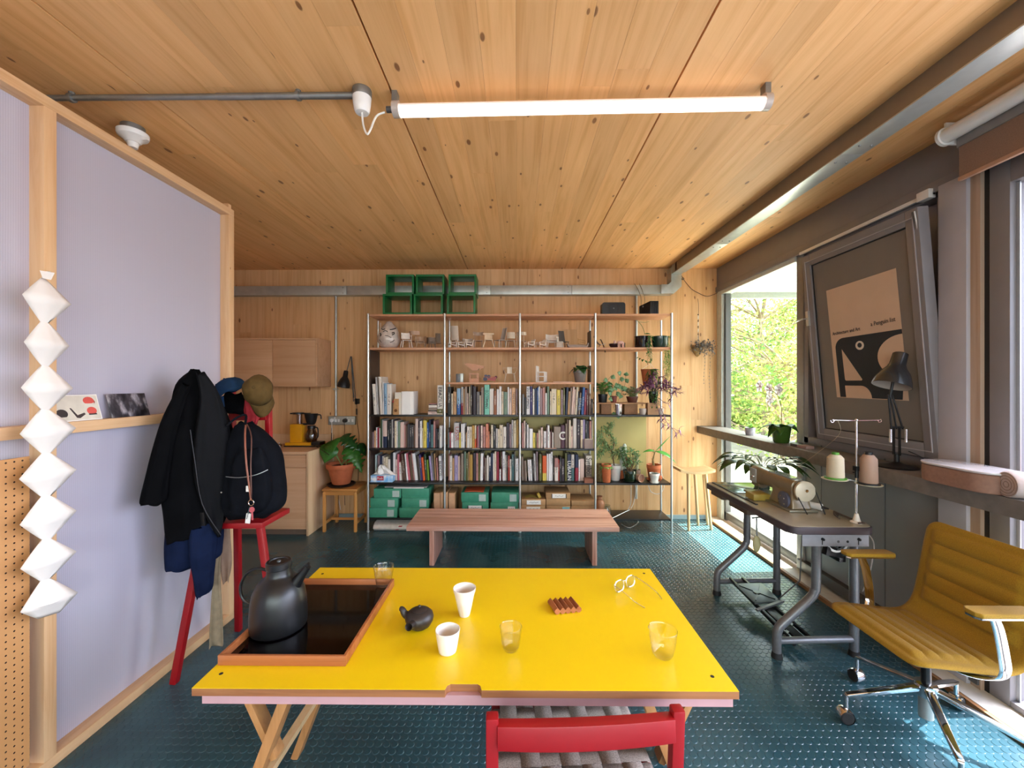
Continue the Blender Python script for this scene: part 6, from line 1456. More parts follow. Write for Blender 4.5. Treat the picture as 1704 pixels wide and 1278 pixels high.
MB().loft([ringx(2.865, zb_+.075, .036, .03), ringx(2.945, zb_+.075, .036, .03)]).cyl((MX, 2.905, zb_+.06), (MX, 2.905, zb_+.04), .012, .010, 14).build('head', m_sm, sm)
MB().cyl((MX-.012, 2.90, zb_+.10), (MX-.012, 2.90, zb_+.018), .003, n=8).cyl((MX+.012, 2.905, zb_+.10), (MX+.012, 2.905, zb_+.03), .004, n=8).box(MX+.0, MX+.024, 2.88, 2.92, zb_+.018, zb_+.023).build('needle_bar', m_chrome, sm)
MB().box(MX-.053, MX-.049, 2.86, 2.94, zb_+.08, zb_+.175).build('face_plate', m_galv, sm, bevel=.001)
MB().lathe([(.0, -.004), (.012, -.004), (.017, 0), (.017, .01), (0, .012)], (MX-.053, 2.895, zb_+.12), 18, R=rot('Y', -pi/2)).build('tension_dial', m_chrome, sm)
MB().lathe([(0, -.018), (.018, -.018), (.02, -.008), (.046, -.006), (.056, -.010), (.060, -.004), (.060, .010), (.052, .014), (0, .014)], (MX, 2.458, zb_+.128), 36, R=rot('X', pi/2)).build('handwheel', mat('ivory_handwheel', 'c9c0a8', .3, .1), sm)
MB().cyl((MX, 2.445, zb_+.135), (MX, 2.435, zb_+.135), .009, n=14).build('wheel_nut', m_chrome, sm)
MB().prism([(2.52, zb_+.180), (2.76, zb_+.180), (2.75, zb_+.190), (2.53, zb_+.190)], lambda a, b, t: (MX-.03+.06*t, a, b)).build('top_cover', mat('pale_top_cover', 'a8b3ae', .15, .5), sm)
MB().tube(smooth_pts([(MX, 2.70, zb_+.188), (MX-.002, 2.70, zb_+.26), (MX+.002, 2.702, zb_+.315)]), .002, 6).build('thread_post', m_black, sm)
MB().lathe([(0, 0), (.045, 0), (.05, .01), (.05, .02), (.03, .024), (0, .024)], (MX-.052, 2.545, zb_+.055), 24, R=rot('Y', -pi/2)).build('stitch_dial', mat('blue_grey_dial', '5c5f70', .35, .3), sm)
for a in range(5): MB().cyl((MX-.075, 2.545+.028*cos(a*1.256), zb_+.05+.028*sin(a*1.256)), (MX-.08, 2.545+.028*cos(a*1.256), zb_+.05+.028*sin(a*1.256)), .004, n=8).build('dial_screw', m_chrome, sm)
for dx_ in (-.052, .052):
    MB().tube([(MX+dx_, 2.452, zb_+.135+(.02 if dx_ > 0 else -.02)), (MX+dx_+.05, 2.43, TZ+.001)], .0035, 6).build('drive_belt', m_rubber, sm)
MB().box(1.555, 1.665, 2.70, 2.80, TZ+.003, TZ+.045).build('yellow_lid', mat('mustard_plastic', 'a08a3a', .4), thing('yellow_box', 'small mustard yellow box beside the sewing machine bed', 'box', (1.61, 2.75, TZ)), bevel=.006)
wr_ = thing('oil_bottle', 'small pale plastic bottle and scraps behind the handwheel', 'bottle', (1.83, 2.5, TZ))
MB().tube([(1.80, 2.58, TZ+.022), (1.85, 2.50, TZ+.022)], [.02, .02], 16).build('bottle', m_white, wr_); MB().tube([(1.85, 2.50, TZ+.022), (1.87, 2.47, TZ+.022)], [.01, .004], 12).build('nozzle', m_black, wr_)
solo('yellow_paper', MB().prism([(1.79, 2.64), (1.86, 2.60), (1.88, 2.66), (1.81, 2.70)], lambda a, b, t: (a, b, TZ+.001+.001*t+(.04 if a > 1.85 else 0))), mat('lemon_card', 'b8b068', .6), 'lemon-coloured folded card behind the sewing machine', 'card')
for k in range(3):
    pts = [(1.83+.02*k, 2.34+.03*k, TZ+.008+.004*k), (1.86, 2.42, TZ+.012+.006*k), (1.885, 2.36-.02*k, TZ+.01), (1.90, 2.27, TZ+.008), (1.91-.02*k, 2.26, TZ+.008)]
    solo('cord', MB().tube(smooth_pts(pts), .0045, 6), mat('dark_cord', '4a3d36', .6), ['upper dark cord coiled by the thread stand', 'middle dark cord coiled by the thread stand', 'lowest dark cord coiled by the thread stand'][k], 'cord')
# thread stand
ts = thing('thread_stand', 'chrome thread stand with two spool plates at the table end', 'thread stand', (1.885, 2.29, TZ))
TX, TY = P(1420, 865, Z=TZ).x, 2.29
TX = 1.885
MB().lathe([(0, 0), (.028, 0), (.03, .004), (.018, .012), (.011, .04), (.009, .05), (0, .05)], (TX, TY, TZ+.001), 20).build('base', mat('ivory_base', 'd8cdc0', .4), ts)
ztop = P(1421, 699, Y=TY).z; zp1 = P(1390, 795, Y=TY).z; zp2 = P(1441, 804, Y=TY).z
MB().cyl((TX, TY, TZ+.04), (TX, TY, ztop), .0048, n=12).build('rod', m_chrome, ts)
MB().cyl((TX, TY, zp1+.0), (TX, TY, zp1+.045), .009, n=12).cyl((TX-.02, TY, zp1+.03), (TX+.0, TY, zp1+.03), .004, n=8).box(TX-.012, TX+.012, TY-.012, TY+.012, zp1+.04, zp1+.065).build('clamp', m_black, ts)
x1_ = P(1389, 795, Y=TY-.02).x; x2_ = P(1441, 804, Y=TY-.02).x
m_cream = mat('cream_plate', 'cfc2a6', .45)
MB().lathe([(0, -.004), (.058, -.004), (.062, 0), (.058, .002), (0, .002)], (x1_+.0, TY-.02, zp1), 30).build('spool_plate', m_cream, ts)
MB().lathe([(0, -.004), (.058, -.004), (.062, 0), (.058, .002), (0, .002)], (x2_+.015, TY-.02, zp2), 30).build('spool_plate', m_cream, ts)
MB().bar((TX-.06, TY, zp1-.006), (TX+.06, TY, zp2-.004), .012, .004).build('plate_arm', m_galv, ts)
a0 = P(1385, 699, Y=TY); a1 = P(1464, 699, Y=TY)
MB().tube([a0, (TX, TY, ztop-.003), a1], .002, 6).ball((TX, TY, ztop), .008, 12).build('guide_arm', m_chrome, ts)
for a in (a0, a1): MB().tube(arc(a+Vector((0,0,-.004)), .009, radians(-200), radians(60), 10), .0018, 6).build('thread_eye', m_chrome, ts)
def spool(x, y, z, h, r, m, cap_m, label):
    t = thing('thread_spool', label, 'thread spool', (x, y, z))
    MB().lathe([(0, 0), (r*1.25, 0), (r*1.25, .006), (r*.9, .009), (0, .009)], (x, y, z), 24).build('cone_base', cap_m, t)
    MB().lathe([(0, .008), (r*.97, .008), (r, .012), (r*.93, h*.84), (r*.55, h*.97), (0, h*.97)], (x, y, z), 28).build('thread', m, t)
    MB().cyl((x, y, z+h*.95), (x, y, z+h*1.06), r*.42, n=16).build('cone_tip', cap_m, t)
m_thr = mat('cream_thread', 'bfb095', .8, 0, .06, 400, bump=.2); m_thp = mat('pinkish_thread', 'a08370', .8, 0, .06, 400, bump=.2); m_gr = mat('green_plastic', '4f8a2a', .4)
spool(x1_-.004, TY-.03, zp1+.003, .135, .041, m_thr, m_gr, 'cream thread spool with green tip on the left plate')
spool(x2_+.006, TY-.03, zp2+.003, .165, .041, m_thp, m_black, 'taller pinkish thread spool with black tip on the right plate')
spool(x1_+.055, TY+.045, zp1-.0, .12, .026, m_black, m_black, 'black thread spool half hidden behind the cream one')
MB().bar((x1_, TY-.02, zp1-.003), (x1_+.055, TY+.045, zp1-.003), .03, .004).build('rear_plate', m_cream, ts)
solo('thread', MB().tube(smooth_pts([a0+Vector((.03,0,0)), P(1398, 720, Y=2.35), P(1372, 745, Y=2.45), P(1310, 790, Y=2.7)]), .0007, 4), m_thr, 'fine thread running from the guide to the machine', 'thread')

# ================================================================== SILL SHELF and what stands on it
SZs = 1.07
ss = struct('trim_5', MB().box(2.07, XW-.005, -2.6, YB-.005, SZs-.08, SZs), m_concrete, label='concrete-grey shelf board along the window wall', bevel=.003)
def onsill(u, v): return P(u, v, Z=SZs)
# small pot
a = Vector((2.19, P(1248, 727, X=2.19).y, SZs+.0005)); t = thing('small_plant', 'tiny bright green seedling in a white and grey pot on the sill', 'potted plant', a)
MB().lathe([(0, 0), (.035, 0), (.042, .03), (.044, .07), (.04, .07), (.038, .055), (0, .055)], a, 20).build('pot', mat('marbled_pot', 'a9a6b0', .4, 0, .4, 30), t)
mb = MB()
for k in range(14): an = k*2.4; mb.leaf(a+Vector((0,0,.06)), (cos(an)*.7, sin(an)*.7, .8+.3*(k % 3)), .05+.01*(k % 3), .022, .2, n=3)
mb.build('leaves', mat('bright_leaf', '6fa82c', .4, 0, .2, 40), t, solid=.0008)
# orchid
oc = Vector((2.17, P(1300, 738, X=2.17).y, SZs+.0005)); t = thing('orchid', 'white orchid with arching leaves in a green glass pot on the sill', 'orchid', oc)
MB().lathe([(0, 0), (.052, 0), (.058, .01), (.072, .12), (.075, .135), (.071, .135), (.066, .12), (0, .12)], oc, 28).build('pot', mat('green_glass_pot', '3c5e22', .12, 0, .1, 20, coat=.4), t)
for d, L, W in (((-.55, -.8, .35), .20, .10), ((-.95, .35, .45), .22, .06), ((.3, -.9, .5), .19, .11), ((-.2, .9, .4), .17, .09), ((-.85,-.3,.1), .17, .10)):
    MB().leaf(oc+Vector((0,0,.125)), d, L, W, .55, n=7, shape=.6).build('leaf', thin('orchid_leaf', '3d6a25', .3, .28), t, solid=.002)
sb_ = oc+Vector((0,0,.13)); stp = smooth_pts([sb_, sb_+Vector((.01, .01, .12)), sb_+Vector((.0, .02, .22)), sb_+Vector((-.03, .05, .285)), sb_+Vector((-.05, .12, .30))])
MB().tube(stp, .0028, 6).build('flower_stem', m_bark, t)
for k, (dx_, dy_, dz_) in enumerate(((-.03, .10, .31), (-.05, .20, .33), (.0, .02, .30), (-.03, .09, .22))):
    c = sb_+Vector((dx_, dy_, dz_)); mb = MB()
    for q in range(5): an = q*1.2566+.3*k; mb.leaf(c, (-.25, cos(an), sin(an)), .062, .058, .1, up=(-1,0,0), n=4, shape=.8)
    mb.build('flower', thin('orchid_petal', 'f8f0f0', .6), t, solid=.0008)
    MB().ball(c+Vector((-.004,0,0)), .006, 8).build('flower_centre', mat('orchid_heart', 'b0608a', .5), t)
# cards on sill
a = onsill(1355, 744); t = thing('card_pack', 'small dark and pink boxed card set lying on the sill', 'box', a)
MB().box(2.13, 2.19, a.y+.0, a.y+.075, SZs+.0005, SZs+.02).build('dark_end', m_greyd, t, bevel=.001); MB().box(2.13, 2.19, a.y-.10, a.y-.001, SZs+.0005, SZs+.02).build('pink_sleeve', mat('pink_sleeve', 'a58a86', .6), t, bevel=.001)
# desk lamp
dl = thing('desk_lamp', 'black spring-arm desk lamp standing on the sill before the tilted vent', 'desk lamp', (2.2, 2.42, SZs))
bc = Vector((2.19, P(1492, 772, X=2.19).y, SZs+.0005))
MB().lathe([(0, 0), (.098, 0), (.10, .006), (.085, .012), (.03, .022), (.018, .03), (0, .032)], bc, 36).build('base', m_blackm, dl)
MB().cyl(bc+Vector((0,0,.03)), bc+Vector((0,0,.075)), .013, n=14).build('swivel', m_black, dl)
j1 = bc+Vector((0, 0, .07)); k1 = P(1481, 660, Y=bc.y-.02); top_ = P(1486, 645, Y=bc.y-.03)
elbow = P(1511, 722, Y=bc.y)
for q in (Vector((0,.018,0)), Vector((0,-.018,0))): MB().bar(j1+q, j1+q+Vector((.0, 0, .16)), .006, .012).build('lower_arm', m_blackm, dl)
jt = j1+Vector((0,0,.16))
for dxx in (-.03, .0, .035): MB().tube([jt+Vector((dxx, 0, -.01)), k1+Vector((dxx*.35, 0, .01))], .0048, 8).build('upper_arm', m_blackm, dl)
MB().bar(jt+Vector((-.035,0,0)), jt+Vector((.04,0,0)), .008, .010).build('joint_plate', m_black, dl)
for dxx in (-.042, .046): MB().cyl(jt+Vector((dxx, -.01, -.01)), jt+Vector((dxx, -.01, -.085)), .0075, n=12).build('spring', m_chrome, dl)
sc0, sc1 = P(1499, 588, Y=bc.y-.03), P(1483, 642, Y=bc.y-.04)
ax = (sc1-sc0).normalized(); Rz = Vector((0,0,1)).rotation_difference(ax).to_matrix(); LL = (sc1-sc0).length
MB().lathe([(0, 0), (.031, 0), (.035, .004), (.037, LL*.34), (.045, LL*.45), (.068, LL*.62), (.084, LL*.84), (.090, LL), (.087, LL), (.080, LL*.86), (.064, LL*.63), (.040, LL*.48), (0, LL*.46)], sc0, 40, R=Rz, mfn=lambda i: 1 if i >= 8 else 0).build('shade', [mat('satin_black_shade', '26282b', .25, .2, .03, coat=.4), mat('shade_inside', 'a79c90', .5)], dl)
MB().cyl(k1, sc0+ax*LL*.7, .007, n=10).build('shade_pivot', m_black, dl)
solo('cable', MB().tube(smooth_pts([bc+Vector((.02, -.05, .1)), bc+Vector((.05, -.10, .07)), bc+Vector((.06, -.16, .01)), bc+Vector((.07,-.22,.004)), bc+Vector((.1,-.3,.004))]), .003, 6), m_black, 'black lamp cable on the sill behind the big roll', 'cable')
# big flat roll and small roll
rl = thing('flat_roll', 'large flat oval roll of pinkish tape in clear wrap on the sill', 'roll', (2.15, 1.95, SZs))
cy0, cy1, rx_, = 1.93, 2.02, .0
def stad(x0, x1, y0, y1, r, n=10):
    return rr_poly(x0, x1, y0, y1, r, n)
pz0 = SZs+.001
MB().prism(stad(2.02, 2.22, 1.765, 2.12, .095), lambda a, b, t: (a, b, pz0+.085*t)).build('tape_layers', mat('pinkish_tape', '8f6c5c', .7, 0, .1, 60), rl, bevel=.012, seg=3)
MB().prism(stad(2.015, 2.225, 1.76, 2.125, .10), lambda a, b, t: (a, b, pz0+.0855+.010*t)).build('top_wrap', mat('white_wrap', 'c9c4c6', .18, 0, .1, 20, coat=.5), rl, bevel=.005, seg=3)
r2_ = thing('tape_roll', 'smaller tape roll lying on its side at the right edge', 'roll', (2.12, 1.7, SZs))
rc2 = P(1672, 795, Y=1.755); rr_ = .055; rc2 = Vector((rc2.x, 1.75, SZs+rr_+.001)); axr = Vector((1, -.22, 0)).normalized(); Rr = Vector((0,0,1)).rotation_difference(axr).to_matrix()
MB().lathe([(0, 0), (rr_-.004, 0), (rr_, .006), (rr_, .085), (rr_-.004, .09), (0, .09)], rc2, 32, R=Rr).build('rolled_tape', mat('grey_pink_roll', 'b7a6a0', .6, 0, .08, 60), r2_)
for q in (.012, .024, .036, .047): MB().tube([rc2+Rr @ Vector((q*cos(a), q*sin(a), -.0005)) for a in [2*pi*i/24 for i in range(24)]], .001, 4, closed=True).build('tape_layer_edge', mat('roll_layer_line', '7e6558', .7), r2_)  # darker rings mark the tape layers on the roll end

# poster on the tilted sash
po = thing('poster', 'sand-coloured poster with big navy abstract shape on the tilted grey vent', 'poster', (0,0,0)); po.location = sash(.5, .5, .02)
def onsash(u, v):
    A = sash(0,0,.0135); ex_ = (sash(1,0,0)-sash(0,0,0)); ey_ = (sash(0,1,0)-sash(0,0,0)); nn = ex_.cross(ey_); d = ray(u, v); o_ = Vector((0,0,HC)); t_ = (A-o_).dot(nn)/d.dot(nn); return o_+d*t_
pTL, pTR, pBR, pBL = onsash(1375, 484), onsash(1491, 446), onsash(1513, 667), onsash(1393, 661)
nS = (pTR-pTL).cross(pBL-pTL).normalized()
if nS.x > 0: nS = -nS
def pq(a, b, off=0.): return pTL*(1-a)*(1-b)+pTR*a*(1-b)+pBR*a*b+pBL*(1-a)*b+nS*off
MB().hexa([pq(0,0,0), pq(1,0,0), pq(1,1,0), pq(0,1,0), pq(0,0,.001), pq(1,0,.001), pq(1,1,.001), pq(0,1,.001)]).build('sheet', mat('sand_paper', 'd0b6a0', .6, 0, .03, 8), po)
m_ink = mat('poster_navy', '17222c', .6)
def pshape(pts, m, off, nm):
    vs = [pq(a, b, off) for a, b in pts]; n = len(pts); MB().add(vs, [tuple(range(n))]).build(nm, m, po)
def ell(cx, cy, rx, ry, a0=0, a1=360, n=24): return [(cx+rx*cos(radians(a0+(a1-a0)*i/n)), cy+ry*sin(radians(a0+(a1-a0)*i/n))) for i in range(n+1)]
sand = po.children[0].data.materials[0]
pshape([(.06, .995)]+[(.06, .62)]+ell(.20, .55, .14, .09, 180, 270, 8)+[(1.0, .46), (1.0, .995)], m_ink, .0014, 'navy_shape')
pshape(ell(1.0, .665, .33, .17, 90, 270, 24), sand, .0018, 'round_cutout')
pshape([(.16, .56), (.43, .835), (.42, .845), (.18, .845), (.165, .835)], sand, .0018, 'triangle_cutout')
pshape([(.155, .89)]+ell(.40, .99, .14, .10, 270, 360, 8)+[(.54, .996), (.155, .996)], sand, .0018, 'foot_cutout')
pshape([(.93, .996), (.955, .88), (1.0, .84), (1.0, .996)], sand, .0018, 'corner_cutout')
pshape(ell(.44, .545, .062, .038), mat('poster_white', 'ded3c4', .6), .0018, 'white_ring'); pshape(ell(.44, .543, .032, .021), m_ink, .0022, 'ring_centre')
exd = (pTR-pTL).normalized(); eyd = -nS.cross(exd)
if eyd.z < 0: eyd = -eyd
text('Architecture and Art', .034, m_ink, po, pq(.035, .425, .002), (pq(1,.40)-pq(0,.415)), eyd, squash=.8)
text('a Penguin list', .038, m_ink, po, pq(.62, .40, .002), (pq(1,.39)-pq(0,.415)), eyd, squash=.85)
# ================================================================== MINIATURES on the shelves
zM = SZ['minis']+.0005; zS = SZ['small']+.0005
# painted round doll
dz_ = Vector((xs(647.5, 4.40), 4.40, zM)); t = thing('round_doll', 'large white papier-mache doll in plastic wrap with painted brows and whiskers', 'doll', dz_)
m_wrap = mat('wrapped_white', 'cfc1b6', .28, 0, .18, 22, bump=.3, coat=.4)
MB().lathe([(0, 0), (.06, 0), (.09, .02), (.115, .07), (.12, .11), (.108, .17), (.085, .215), (.06, .245), (.038, .27), (.03, .285), (.012, .295), (0, .297)], dz_, 36, fac=lambda i, a: 1+.02*sin(5*a+i)).build('body', m_wrap, t, angle=60)
m_blk = mat('doll_paint', '2a2625', .5)
def ond(u, v, k=.0): 
    p = P(u, v, Y=4.285+k); z = p.z-zM; r = .12 if z < .11 else .12*(1-((z-.11)/.19)**1.8*.75); dx = p.x-dz_.x; y = dz_.y-sqrt(max(.0001, r*r-dx*dx)); return Vector((p.x, y-.004, p.z))
for pts, r in (([(633, 546), (636, 548), (640, 547)], .0045), ([(648, 548), (652, 547), (655, 544.5)], .005), ([(632, 554), (633.5, 557), (632, 559)], .005), ([(652, 557), (654.5, 555), (654, 552.5), (651.5, 554)], .005), ([(637, 552), (641, 550), (645, 552)], .003), ([(631, 565), (633, 568), (635, 570)], .003), ([(655, 565), (653, 568), (649, 570)], .003), ([(641, 558), (646, 559), (651, 562)], .0025)):
    MB().tube(smooth_pts([ond(*q) for q in pts]), r, 6).build('painted_line', m_blk, t)
MB().tube([Vector((xs(632), 4.33, zM+.15)), Vector((xs(631.5), 4.335, zM+.27))], .002, 6).build('wrap_edge', m_paper, t)
def mini(style, u, s, rz, hexc, label, y=4.33, z=None, mk=None):
    z = zM if z is None else z; s *= 1.5
    t = thing('miniature_chair', label, 'miniature chair', (0,0,0), 'miniature model chairs'); m = mat('mini_'+hexc, hexc, .5)
    w = .052*s; sh = .042*s
    def legs(x=.4, y_=.4, r=.0026, splay=.15, h=sh, n='leg', off=0):
        for a in (-1, 1):
            for b in (-1, 1): MB().bar((a*w*(x+splay*.5), b*w*(y_+splay*.5)+off, 0), (a*w*x, b*w*y_+off, h), r*2, r*2).build(n, m, t)
    def seat(h=sh, d=.9, th=.004): MB().box(-w/2, w/2, -w*d/2, w*d/2, h, h+th).build('seat', m, t, bevel=.001)
    def back(z0, z1, lean=.2, ww=1.0, curve=.3, y0=.42):
        N = 8; rings = []
        for i in range(N+1):
            a = -1+2*i/N; rings.append([Vector((a*w*ww/2, w*y0+lean*(z0-sh)-curve*w*a*a, z0)), Vector((a*w*ww/2, w*y0+lean*(z0-sh)+.004-curve*w*a*a, z0)), Vector((a*w*ww/2*.96, w*y0+lean*(z1-sh)+.004-curve*w*a*a, z1)), Vector((a*w*ww/2*.96, w*y0+lean*(z1-sh)-curve*w*a*a, z1))])
        MB().loft(rings, smooth=False).build('backrest', m, t)
    def posts(z1, lean=.1): 
        for a in (-1, 1): MB().bar((a*w*.4, w*.40, sh), (a*w*.42, w*.40+lean*(z1-sh), z1), .004, .004).build('back_post', m, t)
    if style == 'bar': seat(); legs(); posts(sh+.05*s); back(sh+.035*s, sh+.056*s, .1, 1.25, .45)
    elif style == 'tub': seat(sh*.95); legs(.36, .36, .0028, .3); back(sh*.7, sh+.03*s, .1, 1.35, .7)
    elif style == 'arm': seat(); legs(.42, .42, .003, .25); back(sh+.012*s, sh+.048*s, .15, 1.0, .2); [MB().bar((a*w*.5, w*.4, sh+.035*s), (a*w*.52, -w*.35, sh+.03*s), .005, .004).build('armrest', m, t) for a in (-1, 1)]; [MB().bar((a*w*.5, -w*.3, sh), (a*w*.52, -w*.32, sh+.03*s), .003, .003).build('arm_post', m, t) for a in (-1, 1)]
    elif style == 'lounge':
        MB().hexa([Vector(p) for p in [(-w/2, -w*.5, sh*.55), (w/2, -w*.5, sh*.55), (w/2, w*.35, sh*.3), (-w/2, w*.35, sh*.3), (-w/2, -w*.5, sh*.65), (w/2, -w*.5, sh*.65), (w/2, w*.35, sh*.4), (-w/2, w*.35, sh*.4)]]).build('seat', m, t)
        MB().hexa([Vector(p) for p in [(-w/2, w*.3, sh*.3), (w/2, w*.3, sh*.3), (w/2, w*.38, sh*.3), (-w/2, w*.38, sh*.3), (-w/2, w*.6, sh*1.4), (w/2, w*.6, sh*1.4), (w/2, w*.68, sh*1.4), (-w/2, w*.68, sh*1.4)]]).build('backrest', m, t)
        for a in (-1, 1):
            MB().bar((a*w*.52, -w*.45, 0), (a*w*.52, -w*.45, sh*.9), .004, .005).build('leg', m, t); MB().bar((a*w*.52, w*.5, 0), (a*w*.52, w*.5, sh*1.0), .004, .005).build('leg', m, t); MB().bar((a*w*.52, -w*.5, sh*.9), (a*w*.52, w*.5, sh*.95), .006, .003).build('armrest', m, t)
    elif style == 'high': seat(sh*1.0); legs(.4, .4, .0032, .1); back(sh+.0, sh+.075*s, .25, .8, .12)
    elif style == 'slab': MB().box(-w*.45, w*.45, -w*.4, w*.4, sh, sh+.006).build('seat', m, t); [MB().hexa([Vector(p) for p in [(a*w*.6-.004, -w*.4, 0), (a*w*.6+.004, -w*.4, 0), (a*w*.6+.004, w*.4, 0), (a*w*.6-.004, w*.4, 0), (a*w*.35-.004, -w*.35, sh), (a*w*.35+.004, -w*.35, sh), (a*w*.35+.004, w*.35, sh), (a*w*.35-.004, w*.35, sh)]]).build('leg', m, t) for a in (-1, 1)]; back(sh+.004, sh+.035*s, .1, .85, .1); MB().box(-w*.6, w*.6, w*.38, w*.5, sh+.035*s, sh+.043*s).build('top_bar', m, t)
    elif style == 'cube':
        for a in (-1, 1):
            q = MB(); x = a*w*.55; q.box(x-.004, x+.004, -w*.5, w*.5, 0, .009).box(x-.004, x+.004, -w*.5, w*.5, sh*1.25, sh*1.25+.009).box(x-.004, x+.004, -w*.5, -w*.35, 0, sh*1.25).box(x-.004, x+.004, w*.35, w*.5, 0, sh*2.1); q.build('side_frame', m, t)
        MB().box(-w*.55, w*.55, -w*.4, w*.4, sh*.7, sh*.8).build('seat', m, t); MB().box(-w*.55, w*.55, w*.4, w*.46, sh*1.3, sh*2.1).build('backrest', m, t)
    elif style == 'wire': seat(sh*1.15, .8, .002); legs(.42, .4, .0014, .35, sh*1.15); back(sh*1.2, sh+.045*s, .15, .55, .05); [MB().tube(smooth_pts([(a*w*.3, w*.4, sh*1.9), (a*w*.75, w*.35, sh*1.95), (a*w*.75, -w*.2, sh*1.75), (a*w*.5, -w*.3, sh*1.15)]), .0013, 6).build('armrest', m, t) for a in (-1, 1)]
    t.rotation_euler = (0, 0, rz); t.location = (xs(u, y), y, z)
    return t
for a in (
 ('arm', 676, 1.2, 0.5, 'efe6dc', 'white armchair miniature right beside the round doll', 4.31),
 ('bar', 690, 1.3, 2.9, 'c9a68c', 'pinkish tall-backed miniature chair behind the white armchair one', 4.45),
 ('tub', 700, 1.15, .2, 'b39478', 'tan tub-backed miniature chair in the middle of the left bay', 4.33),
 ('tub', 716, 1.05, 2.8, '6e5846', 'dark brown miniature chair in shade of the left bay', 4.36),
 ('high', 729, .9, 3.3, '76604c', 'small brown miniature chair nearest the second post in the left bay', 4.40),
 ('high', 759, 1.35, 3.0, 'cdbba8', 'tallest cream miniature rocking-style chair in the second bay', 4.42),
 ('lounge', 753, .95, -1.1, 'eadfd4', 'white lounge chair miniature at far left front of the second bay', 4.30),
 ('lounge', 766, .95, -1.1, 'e6dacd', 'white lounge chair miniature before the tall cream rocker', 4.30),
 ('lounge', 780, .95, -1.2, 'e9ddd0', 'white lounge chair miniature, third one from the second post', 4.31),
 ('tub', 778, 1.05, .1, 'd9cabc', 'pale miniature chair with floating oval back behind the lounge ones', 4.46),
 ('bar', 796, 1.2, .2, 'b39a86', 'grey-pink miniature chair with black base in the middle of the second bay', 4.36),
 ('slab', 813, 1.25, .1, 'e2c9a8', 'yellowish wood miniature chair with slab legs', 4.31),
 ('high', 832, 1.25, -.9, 'b8b0a8', 'grey shell miniature chair seen from the side', 4.34),
 ('arm', 851, 1.2, 2.9, 'dfcbb0', 'pale miniature armchair left of the third post', 4.34),
 ('bar', 868, 1.15, 2.8, 'd8c4ac', 'pale wooden miniature chair right behind the third post', 4.36),
 ('lounge', 881, 1.0, -1.1, 'efe5da', 'white lounge chair miniature, first in the third bay', 4.31),
 ('lounge', 900, 1.0, -1.1, 'efe5da', 'white lounge chair miniature, second in the third bay', 4.31),
 ('tub', 918, 1.35, .1, 'e9e0d6', 'large white miniature chair with fan back in the third bay', 4.36),
 ('slab', 932, .9, 1.2, 'dcd0c4', 'small white slab miniature chair in the third bay', 4.30),
 ('high', 938, 1.15, .4, '5f5650', 'dark grey miniature chair behind the small slab one', 4.44)):
    mini(*a)
mini('wire', 809.5+ -0, 1.25, .1, 'e4d6c2', 'thin white wire miniature armchair on the small middle shelf', 4.33, zS)
ch = [o for o in bpy.data.objects if o.get('label') == 'thin white wire miniature armchair on the small middle shelf'][0]; ch.location.x = xs(848.5)
mini('cube', 901, 1.3, 1.35, 'efe6de', 'white cube-framed miniature chair on the small shelf of the third bay', 4.34, zS)
# white bench/boat model, wire rack, seat shells on the right bay
t = thing('model_sofa', 'long low grey model daybed with upturned ends in the third bay', 'model', (xs(961), 4.36, zM)); m_gm = mat('model_grey', 'a8968a', .5)
pp_ = [(xs(944), .045), (xs(946), .012), (xs(949), .004), (xs(976), .004), (xs(979), .012), (xs(980.5), .05), (xs(979), .052), (xs(977), .02), (xs(947.5), .018), (xs(945.5), .047)]
MB().prism(pp_, lambda a, b, t_: (a, 4.31+.09*t_, zM+b)).build('body', m_gm, t); MB().box(xs(948), xs(977), 4.395, 4.40, zM+.018, zM+.04).build('backboard', m_gm, t)
t = thing('wire_model', 'thin golden wire frame model standing behind the daybed', 'model', (xs(967), 4.5, zM)); mg = mat('gold_wire', 'a5793a', .4, .6)
for a, b in (((962, .0), (962, .12)), ((962, .105), (974, .095)), ((974, .095), (974, .045)), ((962, .06), (974, .045)), ((964, .08), (972, .075))): MB().cyl((xs(a[0], 4.5), 4.5, zM+a[1]), (xs(b[0], 4.5), 4.5, zM+b[1]), .0022, n=6).build('wire', mg, t)
t = thing('shell_model', 'white and dark shell lounge model next to the fourth post', 'model', (xs(1000), 4.36, zM))
sh_ = smooth_pts([Vector((xs(990), 4.33, zM+.125)), Vector((xs(996), 4.33, zM+.06)), Vector((xs(1001), 4.33, zM+.035)), Vector((xs(1008), 4.33, zM+.045))])
MB().loft([[p, p+Vector((.004,.09,.006)), p+Vector((.006,.09,0)), p+Vector((.004,0,-.005))] for p in sh_]).build('shell', mat('model_pale', 'b5ada6', .4), t); MB().bar((xs(995), 4.37, zM), (xs(1010), 4.37, zM+.004), .05, .006).bar((xs(998), 4.37, zM), (xs(1001), 4.37, zM+.04), .006, .006).build('runner', mat('model_brown', '5a4438', .5), t)
MB().loft([[Vector((xs(1003+i*1.6), 4.40, zM+.10-.012*i-.003*i*i)), Vector((xs(1003+i*1.6), 4.45, zM+.10-.012*i-.003*i*i)), Vector((xs(1003+i*1.6)+.004, 4.45, zM+.094-.012*i-.003*i*i)), Vector((xs(1003+i*1.6)+.004, 4.40, zM+.094-.012*i-.003*i*i))] for i in range(6)]).build('second_shell', mat('model_brown', '5a4438', .5), t)
t = thing('animal_figure', 'small pinkish-white animal figure with bent legs in front of a dark bowl', 'figurine', (xs(1031), 4.32, zM)); mf = mat('pinkish_white_clay', 'd5aaa0', .5)
MB().ball((xs(1033), 4.32, zM+.055), (.038, .018, .018), 16).ball((xs(1023.5), 4.315, zM+.058), (.016, .013, .014), 12).build('body', mf, t, angle=70)
